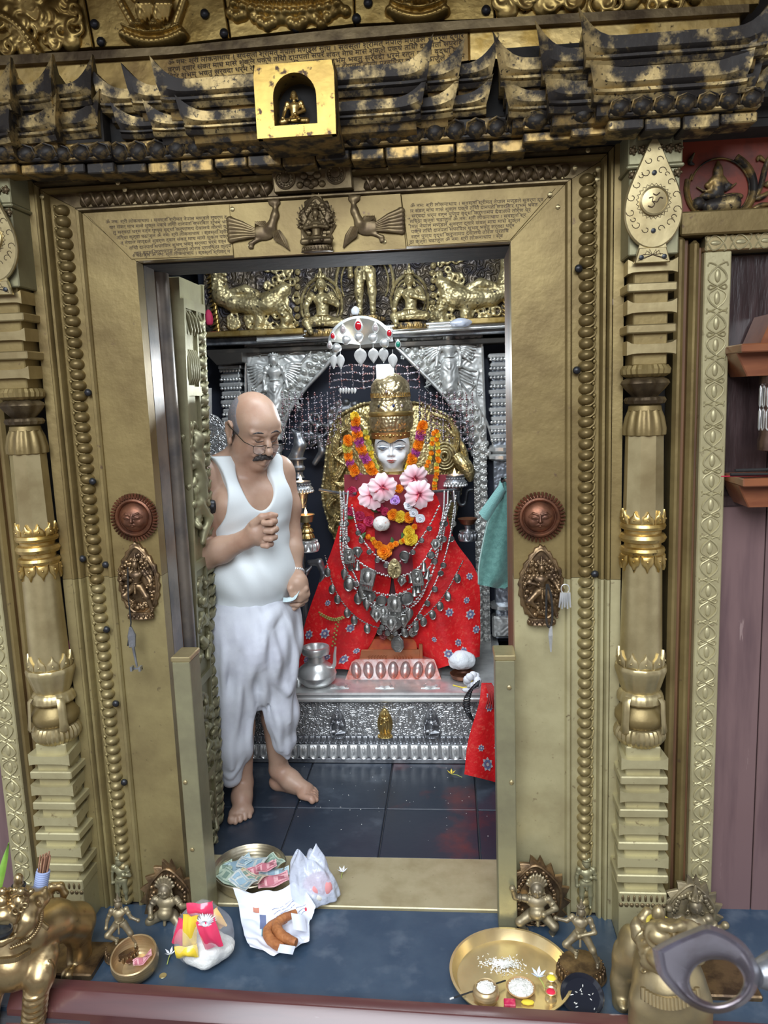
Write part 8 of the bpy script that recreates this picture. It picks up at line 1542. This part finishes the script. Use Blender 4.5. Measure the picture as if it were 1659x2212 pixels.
# vest
v_ = S(); torso(v_, .0065)
for sd in (-1, 1): v_.chain([A(-.01, sd*.085, zsh+.075), A(.06, sd*.088, zch+.06)], [.05, .05], .04)
v_.box(X0+V(0, 0, zsh+.20), (.4, .4, .115), .01, .005, op=-1)
v_.ell(A(.13, .0, zsh+.01), (.16, .068, .125), .008, RT_, op=-1).ell(A(-.12, 0, zsh+.05), (.13, .075, .08), .008, RT_, op=-1)
for sd in (-1, 1): v_.ell(A(.02, sd*(.20 if sd < 0 else .215), zsh-.04), (.15 if sd < 0 else .125, .10 if sd < 0 else .085, .165 if sd < 0 else .145), .008, RT_, op=-1).chain([A(-.02, sd*.19, zsh+.1), A(-.02, sd*.19, zsh-.1)], .055, .01, op=-1)
v_.box(X0+V(0, 0, zhp-.235), (.4, .4, .2), .01, .01, op=-1)
wv = lambda X: .0035*np.sin(38*X[..., 2]+9*np.sin(9*X[..., 0])+20*X[..., 1])*np.exp(-((X[..., 2]-zbe-.02)/.13)**2)+.0022*np.sin(75*X[..., 2]-30*X[..., 0])*np.exp(-((X[..., 2]-zch+.06)/.06)**2)
vv, vf = v_.mesh(.0036, wv); obj('vest', relax(vv, vf, 1, .4), m_vest, mn, 180)
# dhoti
d1 = S(); d1.ell(A(.0, 0, zhp-.05), (.150, .185, .13), .05, RT_).ell(A(.02, 0, zhp-.16), (.150, .185, .16), .06, RT_)
DR = [P(505, 1360, .56), P(505, 1480, .55), P(500, 1600, .56), P(497, 1672, .565)]; DL = [P(572, 1360, .62), P(590, 1450, .61), P(604, 1540, .62), P(616, 1605, .63), P(623, 1634, .63)]
d1.chain(DR, [.125, .098, .078, .050], .05).chain(DL, [.105, .090, .068, .034, .012], .04)
d1.cap(P(560, 1440, .60), P(530, 1530, .60), .075, .03, .05)
d1.box(V(-.76, .62, zhp+.13), (.5, .5, .105), .01, .01, op=-1)
d1.ell(P(556, 1585, .56), (.018, .14, .09), .02, op=-1)
ph = lambda X: (X[..., 0]*.80+X[..., 1]*.6)
wd = lambda X: (.0045*np.sin(62*ph(X)+5*np.sin(5*X[..., 2]))+.002*np.sin(135*ph(X)+8*X[..., 2]))*np.clip((zhp+.02-X[..., 2])/.15, 0, 1)*np.clip((X[..., 2]-.02)/.2, .3, 1)
dv_, df_ = d1.mesh(.0045, wd); px = proj_px(dv_); d2 = d1
def fold(pts, r): q = bez([surf(dv_, px, x, y, -.008) for x, y in pts], 14); d2.poly(q, [r*1.15*(.35+.65*sin(pi*k/14)) for k in range(15)], .018)
for pts, r in (([(508, 1312), (520, 1370), (532, 1430), (540, 1490), (548, 1540)], .013), ([(530, 1310), (548, 1370), (562, 1430), (575, 1490), (590, 1550)], .012), ([(556, 1312), (572, 1340), (588, 1380), (600, 1430), (610, 1480)], .016), ([(600, 1305), (588, 1330), (574, 1350), (570, 1400), (572, 1440)], .014), ([(575, 1440), (600, 1475), (625, 1495), (634, 1470)], .012), ([(615, 1310), (630, 1360), (638, 1420), (634, 1490), (628, 1560)], .010), ([(586, 1510), (598, 1560), (612, 1600), (622, 1628)], .008), ([(570, 1500), (580, 1550), (596, 1590), (612, 1620)], .008), ([(478, 1330), (482, 1420), (480, 1520), (478, 1600)], .008), ([(520, 1450), (518, 1530), (510, 1600), (505, 1660)], .010), ([(482, 1672), (500, 1678), (520, 1655), (540, 1590), (553, 1530)], .007)): fold(pts, r)
for k in range(5): fold([(578+8*k, 1305), (580+5*k, 1325), (583+2*k, 1345)], .010)
obj('dhoti', relax(*d2.mesh(.0042, wd), 1, .4), m_dhoti, mn, 180)
# hair, brows, moustache, spectacles, watch
h_ = S(); h_.ell(Hh(-.014, 0, .028), rr_(.1005, .0825, .088), .01, RH); h_.ell(Hh(.072, 0, .082), rr_(.106, .10, .108), .012, RH, op=-1); h_.ell(Hh(.09, 0, -.03), rr_(.076, .12, .10), .01, RH, op=-1); h_.box(Hh(0, 0, -.115), (.2*HS, .2*HS, .06*HS), .005, .01, RH, op=-1)
obj('hair', h_.mesh(.003), m_hairg, mn, 180); bp = proj_px(bv)
def hair_ln(name, loc, r, m, d=.001, sd=1): 
    q = [Hh(*p_) for p_ in loc]; ppx = proj_px(np.array(q)); q = [surf(bv, bp, p_[0], p_[1], d) for p_ in ppx]; obj(name, MB().tube(bez(q, 14), [r*(.35+.65*sin(pi*(k+.6)/15.2)) for k in range(15)], 7), m, mn, 60)
for sd in (-1, 1): hair_ln('eyebrow', [(.1, sd*.014, .022), (.1, sd*.032, .028), (.092, sd*.052, .020)], .0032, m_must, .0)
for sd in (-1, 1): hair_ln('eyelash', [(.1, sd*.019, -.003), (.1, sd*.033, -.008), (.09, sd*.047, -.004)], .0016, m_must, .0006)
mo = S()
for sd in (-1, 1): mo.chain([Hh(.103, sd*.002, -.057), Hh(.100, sd*.014, -.061), Hh(.092, sd*.026, -.068), Hh(.084, sd*.034, -.078)], [.0085, .0095, .0075, .0035], .006)
obj('moustache', mo.mesh(.002), m_must, mn, 180)
gl_ = MB(); lens = MB()
for sd in (-1, 1):
    o = [Hh(.124-.010*abs(a)-.0, sd*(.034)+.023*a, -.022+.0145*b) for a, b in ((-1, .7), (-.9, 1), (0, 1.05), (.9, 1), (1, .7), (.98, -.2), (.8, -.85), (.4, -1.05), (0, -1.1), (-.4, -1.05), (-.8, -.85), (-.98, -.2))]
    gl_.tube(o[:5], .0016, 6); gl_.tube(o[4:]+o[:1], .0009, 5); lens.add([q for q in o], [tuple(range(12))])
    gl_.tube([Hh(.114, sd*.057, -.010), Hh(.085, sd*.078, -.006), Hh(.01, sd*.094, .012), Hh(-.012, sd*.094, .014)], .0016, 6)
gl_.tube(bez([Hh(.122, -.012, -.014), Hh(.130, 0, -.008), Hh(.122, .012, -.014)], 8), .0014, 6)
obj('spectacle_frame', gl_, m_wire, mn, 60); obj('spectacle_lens', lens, M('lens_glass', (.9, .92, .95), 0, .05, alpha=.12, spec=.8), mn, 0)
ax_ = unit(K2(643, 1258)-elL); e1 = unit(np.cross(ax_, V(0, 1, 0))); e2 = np.cross(ax_, e1); wc = wrL+ax_*.004; wt = MB()
for k in range(22): t = 2*pi*k/22; q = wc+.033*(e1*cos(t)+e2*sin(t)); wt.ball(q, (.0062, .0062, .0075), 8, 5)
ws_ = obj('watch_strap', wt, m_silver, mn, 60); q = wc+.034*unit(V(-.25, -1, .2)); wf_ = MB().lathe([(.001, .004), (.0135, .004), (.0145, .0), (.014, -.004)], (0, 0, 0), 20, ax=1); wf_.v = [tuple(q+V(*p_)) for p_ in wf_.v]; obj('watch_case', wf_, m_silver, ws_)
wv_ = lambda u, v: bez([K2(611, 1292, .035), K2(622, 1292, .045), K2(638, 1286, .042), K2(647, 1268, .030)], 12)[int(u*12)]+V(0, .012*(v-.5), -.006+.014*(v-.5))
tag(obj('banknote', sheet(wv_, 12, 3, .0012), m_notes[1], None, 60), 'folded pale note held in the left hand of the man', 'banknote')
